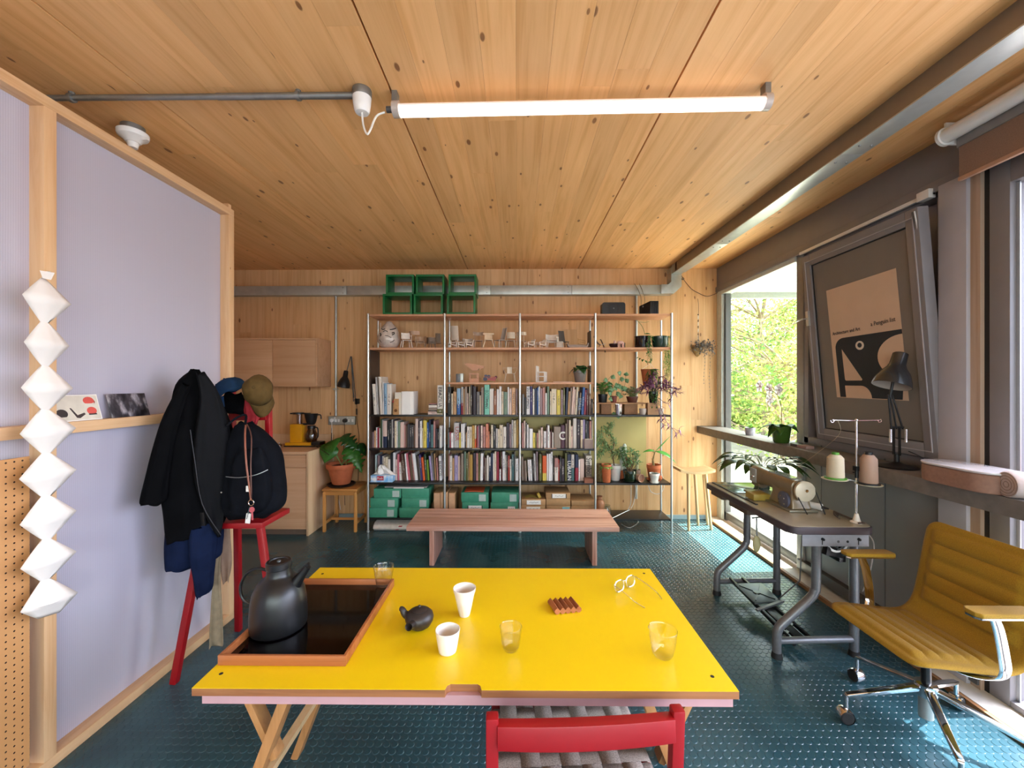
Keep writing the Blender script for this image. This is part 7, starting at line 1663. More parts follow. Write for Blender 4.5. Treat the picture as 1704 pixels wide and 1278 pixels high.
for u in (1030, 1033, 1037, 1039): MB().tube([(xs(u), 4.32+(.012 if u in (1033, 1039) else -.008), zM+.05), (xs(u)-.004, 4.32, zM+.028), (xs(u)-.002, 4.318, zM)], [.008, .0055, .006], 8).build('leg', mf, t)
MB().cyl((xs(1023), 4.31, zM+.067), (xs(1022), 4.31, zM+.08), .003, n=6).cyl((xs(1025), 4.32, zM+.067), (xs(1025.5), 4.32, zM+.08), .003, n=6).build('ear', mf, t)
t = thing('dark_bowl', 'small dark plum bowl behind the animal figure', 'bowl', (xs(1026), 4.40, zM)); MB().lathe([(0, 0), (.03, 0), (.05, .03), (.053, .05), (.049, .05), (.045, .03), (0, .008)], (xs(1026), 4.41, zM), 24).build('bowl', mat('plum_glaze', '33191f', .3), t)
t = thing('glass_jar_plant', 'small green sprig in a dark glass jar', 'plant jar', (xs(1041), 4.42, zM)); c = Vector((xs(1041), 4.42, zM))
MB().lathe([(0, 0), (.026, 0), (.028, .01), (.028, .06), (.026, .06), (.026, .01), (0, .006)], c, 20).build('jar', mat('smoky_jar', '4d463f', .15, 0, .02, coat=.5), t); mb = MB()
for k in range(8): an = k*.8; mb.leaf(c+Vector((0,0,.055)), (cos(an), sin(an)*.6, .5), .04, .022, .4, n=3)
mb.build('leaves', m_leafy, t, solid=.0008)
# small shelf items
t = thing('steel_block', 'small grey metal block with a folded corner on the small shelf', 'block', (xs(764), 4.36, zS))
MB().box(xs(758), xs(764.5), 4.33, 4.40, zS+.0004, zS+.09).build('dark_half', mat('dark_steel', '5b5a5c', .4, .5), t, bevel=.001); MB().box(xs(764.6), xs(770), 4.325, 4.39, zS+.0004, zS+.094).build('bright_half', m_galv, t, bevel=.001)
t = thing('wooden_frame_block', 'square pinkish wooden block with a window and a stepped wedge on top', 'wooden model', (xs(788), 4.34, zS)); mw = mat('pinkish_wood', 'c58e6c', .5)
x0, x1 = xs(780.5), xs(796.5); zz = zS+.0185
MB().box(x0, x1, 4.325, 4.36, zz-.018, zz+.022).box(x0, x1, 4.325, 4.36, zz+.062, zz+.078).box(x0, x0+.016, 4.325, 4.36, zz+.022, zz+.062).box(x1-.024, x1, 4.325, 4.36, zz+.022, zz+.062).build('block', mw, t)
pw = [P(774, 604, Y=4.33), P(790, 606, Y=4.33), P(805.5, 609, Y=4.33), P(805, 613, Y=4.33), P(802, 612.5, Y=4.33), P(801, 615, Y=4.33), P(796.5, 613.5, Y=4.33), P(795, 616.5, Y=4.33), P(787, 616.8, Y=4.33), P(780, 611.5, Y=4.33), P(773, 606.5, Y=4.33)]
MB().prism([(p.x, p.z) for p in pw], lambda a, b, t_: (a, 4.325+.04*t_, b)).build('wedge', mw, t)
t = thing('toy_cart', 'red and dark blue toy cart on the small shelf', 'toy', (xs(815), 4.34, zS)); m_tr = mat('toy_red', 'a0362c', .4); m_tb = mat('toy_navy', '2a1f45', .4)
for (u, z_, r) in ((807, .035, .022), (813, .06, .018), (808, .066, .016)): MB().cyl((xs(u), 4.33, zS+z_), (xs(u), 4.35, zS+z_), r, n=14).build('wheel', m_tb, t)
MB().hexa([Vector(p) for p in [(xs(811), 4.325, zS+.022), (xs(823), 4.325, zS+.014), (xs(823), 4.37, zS+.014), (xs(811), 4.37, zS+.022), (xs(811), 4.325, zS+.042), (xs(827), 4.325, zS+.062), (xs(827), 4.37, zS+.062), (xs(811), 4.37, zS+.042)]]).build('hull', m_tr, t)
MB().cyl((xs(823), 4.335, zS), (xs(823), 4.335, zS+.03), .004, n=8).bar((xs(806), 4.33, zS+.055), (xs(822), 4.33, zS+.06), .006, .004).cyl((xs(808), 4.34, zS), (xs(808), 4.34, zS+.03), .004, n=8).build('mast', mat('toy_orange', 'c9603c', .4), t)
MB().ball((xs(825), 4.345, zS+.055), .014, 12).build('dark_load', m_tb, t)
solo('flat_folder', MB().box(xs(920), xs(952), 4.28, 4.42, zS+.0004, zS+.008), mat('pinkish_card', 'cfa58e', .6), 'thin pinkish folder lying on the small shelf before the plant', 'folder', loc=(xs(936), 4.35, zS))
# grey pot with round glossy leaves
def potm(name, label, u, y, z, rt, rb, h, mpot, soil=True, saucer=None):
    c = Vector((xs(u, y), y, z)); t = thing(name, label, 'potted plant', c); s0 = 0
    if saucer: MB().lathe([(0, 0), (rb*1.25, 0), (rb*1.45, .012), (rb*1.38, .012), (rb*1.2, .004), (0, .004)], c, 24).build('saucer', saucer, t); s0 = .005
    MB().lathe([(0, s0), (rb*.95, s0), (rb, s0+.004), (rt*.96, s0+h*.78), (rt, s0+h*.8), (rt, s0+h), (rt*.93, s0+h), (rt*.9, s0+h*.85), (0, s0+h*.85)], c, 28).build('pot', mpot, t)
    if soil: MB().cyl(c+Vector((0,0,s0+h*.85)), c+Vector((0,0,s0+h*.88)), rt*.89, n=20).build('soil', m_soil, t)
    return t, c+Vector((0, 0, s0+h*.88))
t, top = potm('pilea_plant', 'grey pot with big glossy dark leaves on the small shelf', 965, 4.36, zS, .072, .052, .125, mat('grey_pot', '7a706c', .35, 0, .04, coat=.2))
for d, L, W in (((-.5, -.7, .35), .13, .10), ((.9, -.3, .35), .15, .10), ((-.95, -.1, .15), .12, .07), ((.2, -.8, .1), .12, .11), ((.1, .4, .9), .13, .09), ((.6, .1, .7), .13, .09)):
    st_ = top+Vector((d[0]*.02, d[1]*.02, .03)); MB().leaf(st_, d, L, W, .6, n=6, shape=.6).build('leaf', m_leafd, t, solid=.0012); MB().tube([top, st_], .003, 6).build('stem', m_stem, t)

# ================================================================== PLANTS in the right bay
def trail(mb, leaves, p0, length, sway, seed, leafL=.022, leafW=.014, step=.018, ydrift=0.):
    r = random.Random(seed); pts = [Vector(p0)]; n = int(length/.03); d = Vector((r.uniform(-.3, .3), -.3+ydrift, .3))
    for i in range(n):
        p = pts[-1]; q = p+Vector((d.x*.012+sway*sin(i*.7+seed)*.006, d.y*.006, -.03 if i > 0 else .005)); pts.append(q); d *= .8
    mb.tube(smooth_pts(pts, 2), .0011, 5)
    sp = smooth_pts(pts, 2)
    for i, p in enumerate(sp[1:]):
        if r.random() < .85: an = r.uniform(0, 6.28); leaves.leaf(p, (cos(an), sin(an)*.6-.3, -.25), leafL*r.uniform(.7, 1.2), leafW*r.uniform(.7, 1.2), .4, n=2)
# upper shelf pots
c = Vector((xs(1069, 4.38), 4.38, zM)); t = thing('black_pot_plant', 'glossy black pot with a trailing vine on the top shelf', 'potted plant', c)
MB().lathe([(0, 0), (.078, 0), (.082, .006), (.084, .12), (.086, .125), (.08, .125), (.078, .1), (0, .1)], c, 30).build('pot', mat('glossy_black_pot', '1c1013', .1, 0, .02, coat=.6), t)
s_, l_ = MB(), MB(); bp0 = c+Vector((.03, -.06, .12))
s_.tube(smooth_pts([c+Vector((-.06, 0, .30)), c+Vector((-.03, 0, .27)), c+Vector((.0, -.01, .22)), c+Vector((.02, -.03, .14))]), .003, 6).tube(smooth_pts([c+Vector((.07, 0, .285)), c+Vector((.03, 0, .275)), c+Vector((-.03, 0, .28))]), .002, 5)
for k in range(4): trail(s_, l_, bp0+Vector((.01*k, -.04, 0)), .24+.03*k, 2, k+1, .035, .024)
for k in range(8): an = k*.8; l_.leaf(bp0+Vector((0,.0,.02)), (cos(an), sin(an)*.6, .6), .05, .035, .5, n=3)
for k in range(5): l_.leaf(c+Vector((-.06+.02*k, -.09, -.10-.012*k)), (-.8+.3*k, -.3, -.2), .04, .03, .3, n=3)
s_.build('stems', m_stem, t); l_.build('leaves', m_leaf, t, solid=.0008)
c = Vector((xs(1098, 4.38), 4.38, zM)); t = thing('green_pot_plant', 'dark green glazed oval pot on a red saucer with succulent strings', 'potted plant', c)
MB().lathe([(0, 0), (.075, 0), (.085, .006), (0, .006)], c, 26).build('saucer', mat('red_saucer', '7d2a1c', .5), t)
MB().lathe([(0, .007), (.07, .007), (.08, .03), (.088, .12), (.083, .125), (.08, .11), (0, .10)], c, 30).build('pot', mat('dark_green_glaze', '1d3c33', .15, 0, .1, 20, coat=.5), t)
s_, l_ = MB(), MB()
for k in range(7): trail(s_, l_, c+Vector((.07+.01*(k % 3), -.05+.02*k, .12)), .30+.05*(k % 4), 1.5, 20+k, .028, .018)
for k in range(26): an = k*2.4; rr__ = .07*sqrt(k/26); l_.leaf(c+Vector((rr__*cos(an), rr__*sin(an), .11)), (cos(an)*.5, sin(an)*.5, .9), .035, .012, .3, n=2)
s_.build('stems', m_stem, t); l_.build('leaves', mat('leaf_olive', '7f9a48', .5, 0, .3, 60), t, solid=.0008)
# trailing string lower part along the right post
t = thing('string_plant', 'long yellow-green string of pearls trailing down the right post', 'trailing plant', P(1110, 583, Y=4.30)); s_, l_ = MB(), MB()
for k in range(9): trail(s_, l_, P(1106+k*1.3, 584+k % 3*4, Y=4.28+.012*k), .35+.05*(k % 5), 1.2, 40+k, .024, .016)
s_.build('stems', m_stem, t); l_.build('leaves', mat('leaf_yellow_green', '93a043', .5, 0, .3, 60), t, solid=.0008)
# small terracotta pot hung mid-height
c = P(1078, 641, Y=4.36); c.z = P(1078, 642.5, Y=4.36).z
t = thing('hanging_fern_pot', 'tapered terracotta pot hanging by a cord with a long trailing plant', 'hanging plant', c)
MB().lathe([(0, 0), (.045, 0), (.048, .006), (.068, .16), (.072, .162), (.072, .18), (.066, .18), (.062, .15), (0, .15)], c, 26).build('pot', m_terra, t)
MB().lathe([(0, -.004), (.06, -.004), (.064, .008), (0, .006)], c+Vector((0,0,-.0)), 24).build('saucer', m_terra, t)
MB().tube([c+Vector((.03, 0, .18)), c+Vector((.035, .0, .375))], .0015, 5).tube([c+Vector((-.06, 0, .18)), c+Vector((.03, 0, .24)), c+Vector((.07, 0, .18))], .0015, 5).build('cord', m_cord_w, t)
s_, l_ = MB(), MB()
for k in range(16): trail(s_, l_, c+Vector((-.01+.006*k, -.065, .175)), .18+.06*(k % 5), 1.2, 60+k, .034, .018)
for k in range(20): an = k*2.4; l_.leaf(c+Vector((.04*cos(an)+.02, .04*sin(an), .165)), (cos(an), sin(an), .5), .045, .014, .8, n=3)
s_.build('stems', m_stem, t); l_.build('leaves', m_leaf, t, solid=.0008)
# wooden crate bridge with plants
zA = SZ['A']+.0005; cr = thing('plant_bridge', 'raised wooden board on brown box legs carrying the row of plants', 'plant stand', (xs(1030), 4.42, zA)); mcb = wood('crate_wood', 'a97b54', '8b6040', 'x', rough=.6)
zc0 = zA+.125
MB().box(xs(992.5), xs(1077), 4.34, 4.52, zc0-.014, zc0).build('board', mcb, cr, bevel=.001)
for u0, u1, y0 in ((1004, 1021, 4.40), (1042.5, 1065, 4.38)): MB().box(xs(u0), xs(u1), y0, 4.51, zA+.0004, zc0-.0145).build('box_leg', mat('cork_brown', '9c7150', .7, 0, .1, 60), cr, bevel=.002)
def bushy(name, label, u, y, z, rt, rb, h, mpot, n, L, W, ml, spread=1., up=.6, seed=0, sau=None, h2=0.):
    t, top = potm(name, label, u, y, z, rt, rb, h, mpot, saucer=sau); r = random.Random(seed); s_, l_ = MB(), MB()
    for k in range(n):
        an = r.uniform(0, 6.28); q = Vector((cos(an)*r.uniform(.2, 1)*spread, sin(an)*.7*spread, up*r.uniform(.4, 1.3))); e = top+q*L*2.2+Vector((0,0,h2*r.random()))
        s_.tube([top+Vector((cos(an)*rt*.4, sin(an)*rt*.4, 0)), (top+e)/2+Vector((0,0,.01)), e], .0013, 5)
        l_.leaf(e, (q.x+r.uniform(-.3, .3), q.y-.4, .25), L*r.uniform(.7, 1.2), W*r.uniform(.8, 1.2), .45, n=4, shape=.7)
    s_.build('stems', m_stem, t); l_.build('leaves', ml, t, solid=.0009); return t, top
bushy('coin_plant', 'bushy plant with round coin leaves at the left of the plant row', 1003, 4.40, zc0+.0005, .05, .042, .09, m_black, 70, .052, .046, m_leaf, .8, .9, 3)
t, top = bushy('peperomia', 'brown pot of silvery striped leaves in the middle right of the plant row', 1052, 4.40, zc0+.0005, .062, .048, .065, mat('brown_bowl', '5a2c20', .5), 90, .048, .032, m_leafy, .85, .7, 5)
# taller climber
t, top = potm('climber', 'small red pot with a tall climber of round pale leaves', 1021, 4.38, zc0+.0005, .036, .03, .07, mat('red_brown_pot', '6e2a22', .5)); s_, l_ = MB(), MB(); r = random.Random(9)
for pts in ([(1021, 678), (1019, 660), (1013, 648), (1010, 636), (1018, 624)], [(1022, 678), (1026, 650), (1030, 636), (1034, 620)], [(1024, 678), (1036, 650), (1040, 640), (1041, 622)], [(1014, 648), (1030, 643), (1038, 648)], [(1021, 678), (1026, 690), (1030, 682)]):
    pp_ = smooth_pts([P(u, v, Y=4.36) for u, v in pts]); s_.tube(pp_, .0016, 5)
    for i, p in enumerate(pp_[3:]):
        if i % 2 == 0: an = r.uniform(0, 6.28); l_.leaf(p, (cos(an), -.5, sin(an)*.6), .062, .056, .2, up=(0, -1, .3), n=4, shape=.75)
s_.build('stems', m_bark, t); l_.build('leaves', mat('leaf_silver_green', '6f9468', .35, 0, .3, 50), t, solid=.0009)
# purple tradescantia
t, top = potm('purple_plant', 'dark pot of purple wandering plant spilling past the right post', 1087, 4.33, zA+.125, .05, .04, .12, mat('dark_plum_pot', '1f1218', .3)); s_, l_ = MB(), MB(); r = random.Random(12)
MB().box(xs(1078), xs(1096), 4.30, 4.38, zA+.0004, zA+.124).build('block_under_pot', mat('pale_block', 'b98f6c', .7), t)
for k in range(22):
    an = r.uniform(0, 6.28); ln = r.uniform(.10, .24); dx, dz2 = cos(an)*ln, abs(sin(an))*ln*.8+.02; p0 = top; p1 = top+Vector((dx*.6, -.05, dz2)); p2 = top+Vector((dx*1.1, -.08, dz2*.7-.03)); pts = smooth_pts([p0, p1, p2], 4); s_.tube(pts, .0028, 5)
    for i, p in enumerate(pts[2:]): l_.leaf(p, (cos(i*2.5)*.6+dx*4, -.3, sin(i*2.5)*.5+.1), .068, .022, .3, n=3)
for (pts) in ([(1094, 664), (1104, 690), (1108, 700), (1118, 712), (1128, 722), (1131, 712)], [(1090, 668), (1098, 690), (1100, 702), (1108, 708)], [(1096, 662), (1112, 672), (1121, 652), (1126, 650)], [(1092, 655), (1090, 630), (1093, 615)]):
    pp_ = smooth_pts([P(u, v, Y=4.26) for u, v in pts]); s_.tube(pp_, .0028, 5)
    for i, p in enumerate(pp_[2:]): l_.leaf(p, (cos(i*2.5)*.8, -.3, sin(i*2.5)*.6-.1), .066, .022, .3, n=3)
s_.build('stems', mat('purple_stem', '6b4450', .5), t); l_.build('leaves', m_leafpurple, t, solid=.0009)
# cup & glasses near
t = thing('steel_cup', 'ridged silver tumbler on the black shelf before the plant board', 'cup', (xs(1030), 4.31, zA)); MB().lathe([(0, 0), (.03, 0), (.038, .112), (.035, .112), (.028, .006), (0, .005)], (xs(1030), 4.31, zA), 30, fac=lambda i, a: 1+.04*sin(a*12)).build('body', m_chrome, t, angle=25)
for k, (u, lab) in enumerate(((1071, 'left pale ceramic cup under the purple plant'), (1100, 'right pale ceramic dish under the purple plant'))):
    t = thing('ceramic_cup', lab, 'cup', (xs(u), 4.33, zA)); MB().lathe([(0, 0), (.026, 0), (.036, .03), (.038, .065), (.034, .065), (.03, .02), (0, .008)], (xs(u), 4.33, zA), 24).build('body', mat('grey_white_ceramic', 'b8aaa4', .4), t)
# shelf C plants
zC_ = SZ['C']+.0005
t, top = potm('jade_tree', 'tall jade tree with branching trunk in a white pot', 1024, 4.42, zC_, .062, .046, .165, m_white); s_, l_ = MB(), MB(); r = random.Random(4)
for pts in ([(1022, 775), (1018, 752), (1010, 740), (1002, 735), (997, 720)], [(1018, 752), (1022, 735), (1014, 722), (1004, 712)], [(1018, 750), (1010, 745), (1000, 752), (996, 756)], [(1020, 760), (1026, 752), (1030, 758)], [(1013, 725), (1012, 712), (1017, 704)], [(1005, 735), (996, 738), (993, 728)]):
    pp_ = smooth_pts([P(u, v, Y=4.40) for u, v in pts]); s_.tube(pp_, [.007*(1-.7*i/len(pp_)) for i in range(len(pp_))], 7)
    for i, p in enumerate(pp_[3:]):
        for q in range(9): an = r.uniform(0, 6.28); l_.leaf(p+Vector((r.uniform(-.025, .025), r.uniform(-.03, .02), r.uniform(-.025, .025))), (cos(an), -.4, sin(an)), .036, .02, .1, n=2)
s_.build('trunk', m_bark, t); l_.build('leaves', mat('jade_leaf', '76905a', .35, 0, .25, 60), t, solid=.002)
t, top = potm('tall_terracotta_plant', 'tall terracotta pot with a small green rosette', 1009, 4.33, zC_, .052, .042, .19, m_terra); l_ = MB()
for k in range(20): an = k*2.4; l_.leaf(top, (cos(an), sin(an)*.8-.2, .35+.05*(k % 4)), .095, .04, .6, n=4)
l_.build('leaves', mat('rosette_leaf', '5f8f3a', .4, 0, .25, 50), t, solid=.0015)
t, top = potm('mossy_pot', 'mossy brown pot with a hanging tail of moss at the fourth post', 998, 4.38, zC_, .05, .045, .18, mat('mossy_clay', '6d5a34', .8, 0, .3, 40)); s_, l_ = MB(), MB()
for k in range(6): trail(s_, l_, top+Vector((.0+.008*k, -.05, .01)), .17+.02*k, 1, 80+k, .018, .010)
s_.build('stems', m_stem, t); l_.build('leaves', m_leafy, t, solid=.0008)
# cactus
c = Vector((xs(1037, 4.47), 4.47, zC_)); t = thing('white_cactus', 'white woolly two-column cactus standing behind the jade plants', 'cactus', c)
MB().lathe([(0, 0), (.04, 0), (.05, .1), (.046, .1), (0, .09)], c, 20).build('pot', m_terra, t); mcc = mat('woolly_cactus', 'c9cdc2', .8, 0, .15, 120, bump=.8)
for dx, h in ((-.018, .355), (.016, .385)): MB().tube([c+Vector((dx, 0, z_)) for z_ in (.09, .15, h-.02, h-.006, h)], [.019, .021, .021, .014, .004], 18).build('column', mcc, t, angle=80)
c = Vector((xs(1060, 4.46), 4.46, zC_)); t = thing('small_cactus', 'single pale cactus column right of the jade bush', 'cactus', c)
MB().lathe([(0, 0), (.032, 0), (.038, .09), (0, .085)], c, 18).build('pot', m_terra, t); MB().tube([c+Vector((0, 0, z_)) for z_ in (.08, .15, .25, .28, .29)], [.014, .018, .018, .012, .003], 16).build('column', mat('pale_cactus', 'a8a684', .8, 0, .15, 100, bump=.8), t, angle=80)
t, top = potm('jade_bush', 'glossy dark green pot with a bushy jade plant', 1048, 4.36, zC_, .072, .062, .115, mat('bottle_green_glaze', '1e2c1c', .12, 0, .1, 20, coat=.6), saucer=m_black); s_, l_ = MB(), MB(); r = random.Random(14)
for k in range(22):
    an = r.uniform(0, 6.28); e = top+Vector((cos(an)*r.uniform(.03, .13), sin(an)*.07, r.uniform(.05, .24))); pp_ = smooth_pts([top+Vector((cos(an)*.02, sin(an)*.02, 0)), (top+e)/2+Vector((0,0,-.01)), e], 3); s_.tube(pp_, .0028, 6)
    for q in range(14): a2 = r.uniform(0, 6.28); l_.leaf(e+Vector((r.uniform(-.025, .025), r.uniform(-.03, .02), r.uniform(-.03, .02))), (cos(a2), sin(a2)-.3, .5), .042, .018, .1, n=2)
s_.build('stems', m_bark, t); l_.build('leaves', mat('jade_dark_leaf', '4f7a45', .35, 0, .3, 60), t, solid=.0018)
t = thing('clay_cup', 'upright taupe clay cup behind the lying pot', 'cup', (xs(1065), 4.42, zC_)); MB().lathe([(0, 0), (.033, 0), (.042, .115), (.038, .115), (.03, .006), (0, .005)], (xs(1065), 4.42, zC_), 24).build('body', mat('taupe_clay', '7d6557', .7), t)
t = thing('lying_pot', 'small pinkish clay pot lying on its side with open mouth', 'pot', (xs(1066), 4.33, zC_)); Rl = Vector((0,0,1)).rotation_difference(Vector((.45, -.9, .0)).normalized()).to_matrix()
MB().lathe([(0, 0), (.034, 0), (.044, .07), (.04, .07), (.036, .04), (0, .03)], (xs(1063), 4.37, zC_+.045), 26, R=Rl).build('body', mat('pinkish_clay', 'b08a76', .7), t)
# banana-like plant
t, top = potm('banana_plant', 'terracotta pot with a young banana plant of two big leaves', 1088, 4.42, zC_, .075, .055, .165, m_terra, saucer=m_terra)
MB().tube(smooth_pts([top, top+Vector((-.01, 0, .06)), top+Vector((.0, 0, .11)), top+Vector((.015, 0, .165))]), [.012]*4+[.009]*4+[.006]*4+[.005], 10).build('stem', mat('banana_stem', '8c7a4a', .5, 0, .2), t)
b0_ = top+Vector((.012, -.01, .16))
for d, L, W, up, dr in (((-1, -.2, .22), .155, .055, (0, -.3, 1), .25), ((.85, -.4, -.1), .27, .07, (.2, -.5, 1), .35), ((.75, 0, .75), .26, .012, (0, -1, .3), .1)):
    MB().leaf(b0_, d, L, W, dr, up=up, n=8, shape=.7).build('leaf', mat('banana_leaf', '3f8a35', .35, 0, .15, 30), t, solid=.0012)
MB().leaf(top+Vector((-.005,0,.05)), (-.5, -.2, .9), .06, .02, .2, n=4).build('dry_leaf', mat('dry_leaf', 'a9794a', .8), t, solid=.0012)
t, top = potm('succulent', 'tiny grey succulent in a white pot on a white saucer', 1089, 4.31, zC_, .052, .034, .095, m_white, saucer=m_white); l_ = MB()
for k in range(26): an = k*2.4; l_.leaf(top, (cos(an), sin(an), .5+.06*(k % 6)), .034, .012, .1, n=2)
l_.build('leaves', mat('grey_succulent', '6f7d78', .6, 0, .2, 60), t, solid=.002)
t = thing('terracotta_ball', 'small round terracotta pot behind the succulent', 'pot', (xs(1100), 4.37, zC_)); MB().lathe([(0, 0), (.02, 0), (.034, .02), (.036, .035), (.026, .055), (.022, .055), (0, .04)], (xs(1102), 4.40, zC_), 22).build('body', m_terra, t)
# bottle, glass jar, lamp rod, cables on the bottom shelf
t = thing('clay_bottle', 'brown clay bottle standing just right of the fourth post', 'bottle', (xs(996), 4.36, zD)); MB().lathe([(0, 0), (.045, 0), (.052, .01), (.052, .14), (.04, .17), (.026, .18), (.024, .205), (.03, .215), (0, .217)], (xs(998, 4.36), 4.36, zD), 26).build('body', mat('brown_clay', '96603e', .5), t)
t = thing('glass_jar', 'clear glass jar beside the clay bottle', 'jar', (xs(1011), 4.34, zD)); MB().lathe([(0, 0), (.04, 0), (.046, .006), (.046, .09), (.036, .11), (.038, .125), (.035, .125), (.033, .11), (.043, .088), (.043, .008), (0, .006)], (xs(1011), 4.34, zD), 28).build('body', glass('jar_glass', 'eef3f0', body=.06), t)
solo('metal_rod', MB().cyl((xs(1018), 4.28, zD+.006), (xs(1052), 4.42, zD+.05), .004, n=8).ball((xs(1052), 4.42, zD+.05), .008), m_galv, 'thin metal rod lying slanted on the bottom black shelf', 'rod')
for k, (pts, lab) in enumerate((([(1050, 806), (1050, 825), (1049, 840), (1044, 850)], 'left white cable hanging under the plant shelf'), ([(1057, 806), (1058, 820), (1054, 838), (1050, 846)], 'right white cable hanging under the plant shelf'),
    ([(1079, 808), (1083, 818), (1092, 822), (1098, 821)], 'short white cable loop behind the shelf'), ([(1096, 770), (1102, 790), (1105, 808), (1102, 818)], 'thin white cable beside the rear right post'))):
    solo('cable', MB().tube(smooth_pts([P(u, v, Y=4.61 if k != 0 else 4.60) for u, v in pts]), .004, 6), m_cord_w, lab, 'cable')
solo('cable', MB().tube(smooth_pts([P(1034, 872, Z=.006), P(1048, 878, Z=.006), P(1062, 869, Z=.006), P(1056, 864, Z=.006), P(1040, 866, Z=.006), P(1036, 862, Z=.01)]), .004, 6), m_cord_w, 'white cable coiled on the floor under the bottom shelf', 'cable')

# ================================================================== HANGING PLANTER and wire on the right of the back wall
hp_ = thing('wall_planter', 'half-round wall planter with grey hanging hearts on a beaded string', 'hanging plant', P(1166, 590, Y=4.66))
c = P(1164, 574, Y=4.66); c.y = 4.64
MB().loft([[c+Vector((.075*s*cos(a), -.075*s*abs(sin(a))+.075, zz)) for a in [pi*j/12 for j in range(13)]]+[c+Vector((-.075*s, .08, zz)), c+Vector((.075*s, .08, zz))] for s, zz in ((1, .0), (.96, -.02), (.7, -.07), (.35, -.11), (.1, -.13))], smooth=True).build('basket', mat('woven_tan', '9c7a48', .8, 0, .3, 80, bump=.5), hp_)
MB().tube(smooth_pts([P(1161, 497, Y=4.70), P(1162.5, 510, Y=4.70), P(1162, 545, Y=4.69), c+Vector((0, .04, .01))]), .0022, 6).build('string', m_cord_b, hp_)
for v in (523.5, 534, 544, 556, 566): MB().ball(P(1161.8, v, Y=4.69), .0075, 10).build('bead', m_blackm, hp_)
for v in (528, 539, 550, 561, 571): MB().cyl(P(1161.8, v-3, Y=4.69), P(1161.8, v+3, Y=4.69), .0045, n=8).build('white_bead', m_white, hp_)
s_, l_ = MB(), MB(); r = random.Random(33)
for k in range(230): l_.leaf(c+Vector((r.uniform(-.09, .14), r.uniform(-.07, .05), r.uniform(-.03, .05)-max(0, r.uniform(-.03, .07)))), (r.uniform(-1, 1), r.uniform(-1, .3), r.uniform(-.6, .8)), .042, .024, .3, n=2)
for k in range(10): trail(s_, l_, c+Vector((.0+.013*k, -.05, .0)), .1+.05*(k % 3), 1, 100+k, .022, .014)
for k, (u, ln) in enumerate(((1172, .42), (1181, .62))): 
    q = P(u, 585, Y=4.64); pts = [q+Vector((.006*sin(i*.6), 0, -.04*i)) for i in range(int(ln/.04))]; s_.tube(pts, .0009, 4)
    for i, p in enumerate(pts): l_.ball(p, .0055, 6)
s_.build('strings', m_bark, hp_); l_.build('leaves', mat('leaf_grey_purple', '6f6763', .5, 0, .35, 60), hp_, solid=.0008)
solo('wire', MB().tube(smooth_pts([P(1133, 455, Y=4.60), P(1137, 464, Y=4.68), P(1150, 480, Y=4.715), P(1163, 488, Y=4.715), P(1176, 493, Y=4.715), P(1188, 490, Y=4.715), P(1197, 485, Y=4.71)]), .003, 6), m_cord_b, 'dark wire sagging from the trunking elbow to the window corner', 'cable')
t = thing('wall_hook', 'small round dark hook on the wall beside the trunking elbow', 'hook', P(1136, 464, Y=4.70)); q = P(1136.5, 464, Y=4.69); MB().tube(arc(q, .012, 0, 2*pi, 14)[:-1], .003, 6, closed=True).cyl(q, q+Vector((0,.04,0)), .003, n=6).build('ring', m_blackm, t)
# plant behind the sewing machine
pc2 = Vector((1.86, 3.12, TZ+.004)); t = thing('leafy_plant', 'arching long-leaved plant standing behind the sewing machine', 'potted plant', pc2)
MB().lathe([(0, 0), (.05, 0), (.065, .12), (.06, .12), (0, .10)], pc2, 24).build('pot', mat('grey_green_pot', '5f6a5a', .5), t)
r = random.Random(55); l_ = MB(); s_ = MB(); m_ol = thin('leaf_olive_dark', '3a5a22', .3, .3, .25)
for k in range(26):
    an = k*2.4+.4; el = r.uniform(.25, 1.1); dr = Vector((cos(an), sin(an)*.9, el)).normalized(); ln = r.uniform(.12, .26); p0 = pc2+Vector((0,0,.11)); p1 = p0+dr*ln*.7; p2 = p1+Vector((dr.x*.09, dr.y*.09, .01))
    pts = smooth_pts([p0, p1, p2], 4)
    mb = MB().tube(pts, .0022, 6)
    for q in pts: s_ = s_
    s_.tube(pts, .0022, 6)
    d = Vector((dr.x, dr.y, .05)); lf = MB().leaf(p2, d, r.uniform(.13, .2), r.uniform(.055, .08), .42, n=6, shape=.75); lf.build('leaf', m_ol, t, solid=.001)
s_.build('stems', m_stem, t)

# ================================================================== OUTDOORS
ter = struct('ground', MB().box(2.42, 40, -12, 40, -.35, -.15), mat('pale_paving', '8d887f', .8, 0, .1, 3))
struct('ground_bounce_slab', MB().box(2.425, 8.5, 2.6, 8.6, -.15, -.12), mat('pale_bounce_slab', 'e2dccf', .8, 0, .05, 3))  # added pale slab that bounces sunlight up to the far ceiling
m_tl = NT('sunlit_foliage'); oi = m_tl.n('NewGeometry'); nz = m_tl.n('TexNoise'); nz.inputs['Scale'].default_value = 1.6; m_tl.l(oi.outputs['Position'], nz.inputs['Vector'])
n2 = m_tl.n('TexWhiteNoise'); m_tl.l(oi.outputs['Random Per Island'], n2.inputs['Vector'])
cl_ = m_tl.ramp(nz.outputs['Fac'], [(.35, lin('5f8f45')), (.52, lin('9fb455')), (.68, lin('bcbc6c'))]); m_tl.l(cl_, m_tl.b.inputs['Base Color']); m_tl.b.inputs['Roughness'].default_value = .5
trn = m_tl.n('BsdfTranslucent'); m_tl.l(cl_, trn.inputs[0]); mx = m_tl.n('MixShader'); mx.inputs[0].default_value = .45; m_tl.l(m_tl.b.outputs[0], mx.inputs[1]); m_tl.l(trn.outputs[0], mx.inputs[2]); m_tl.l(mx.outputs[0], m_tl.out.inputs[0]); m_tl = m_tl.m
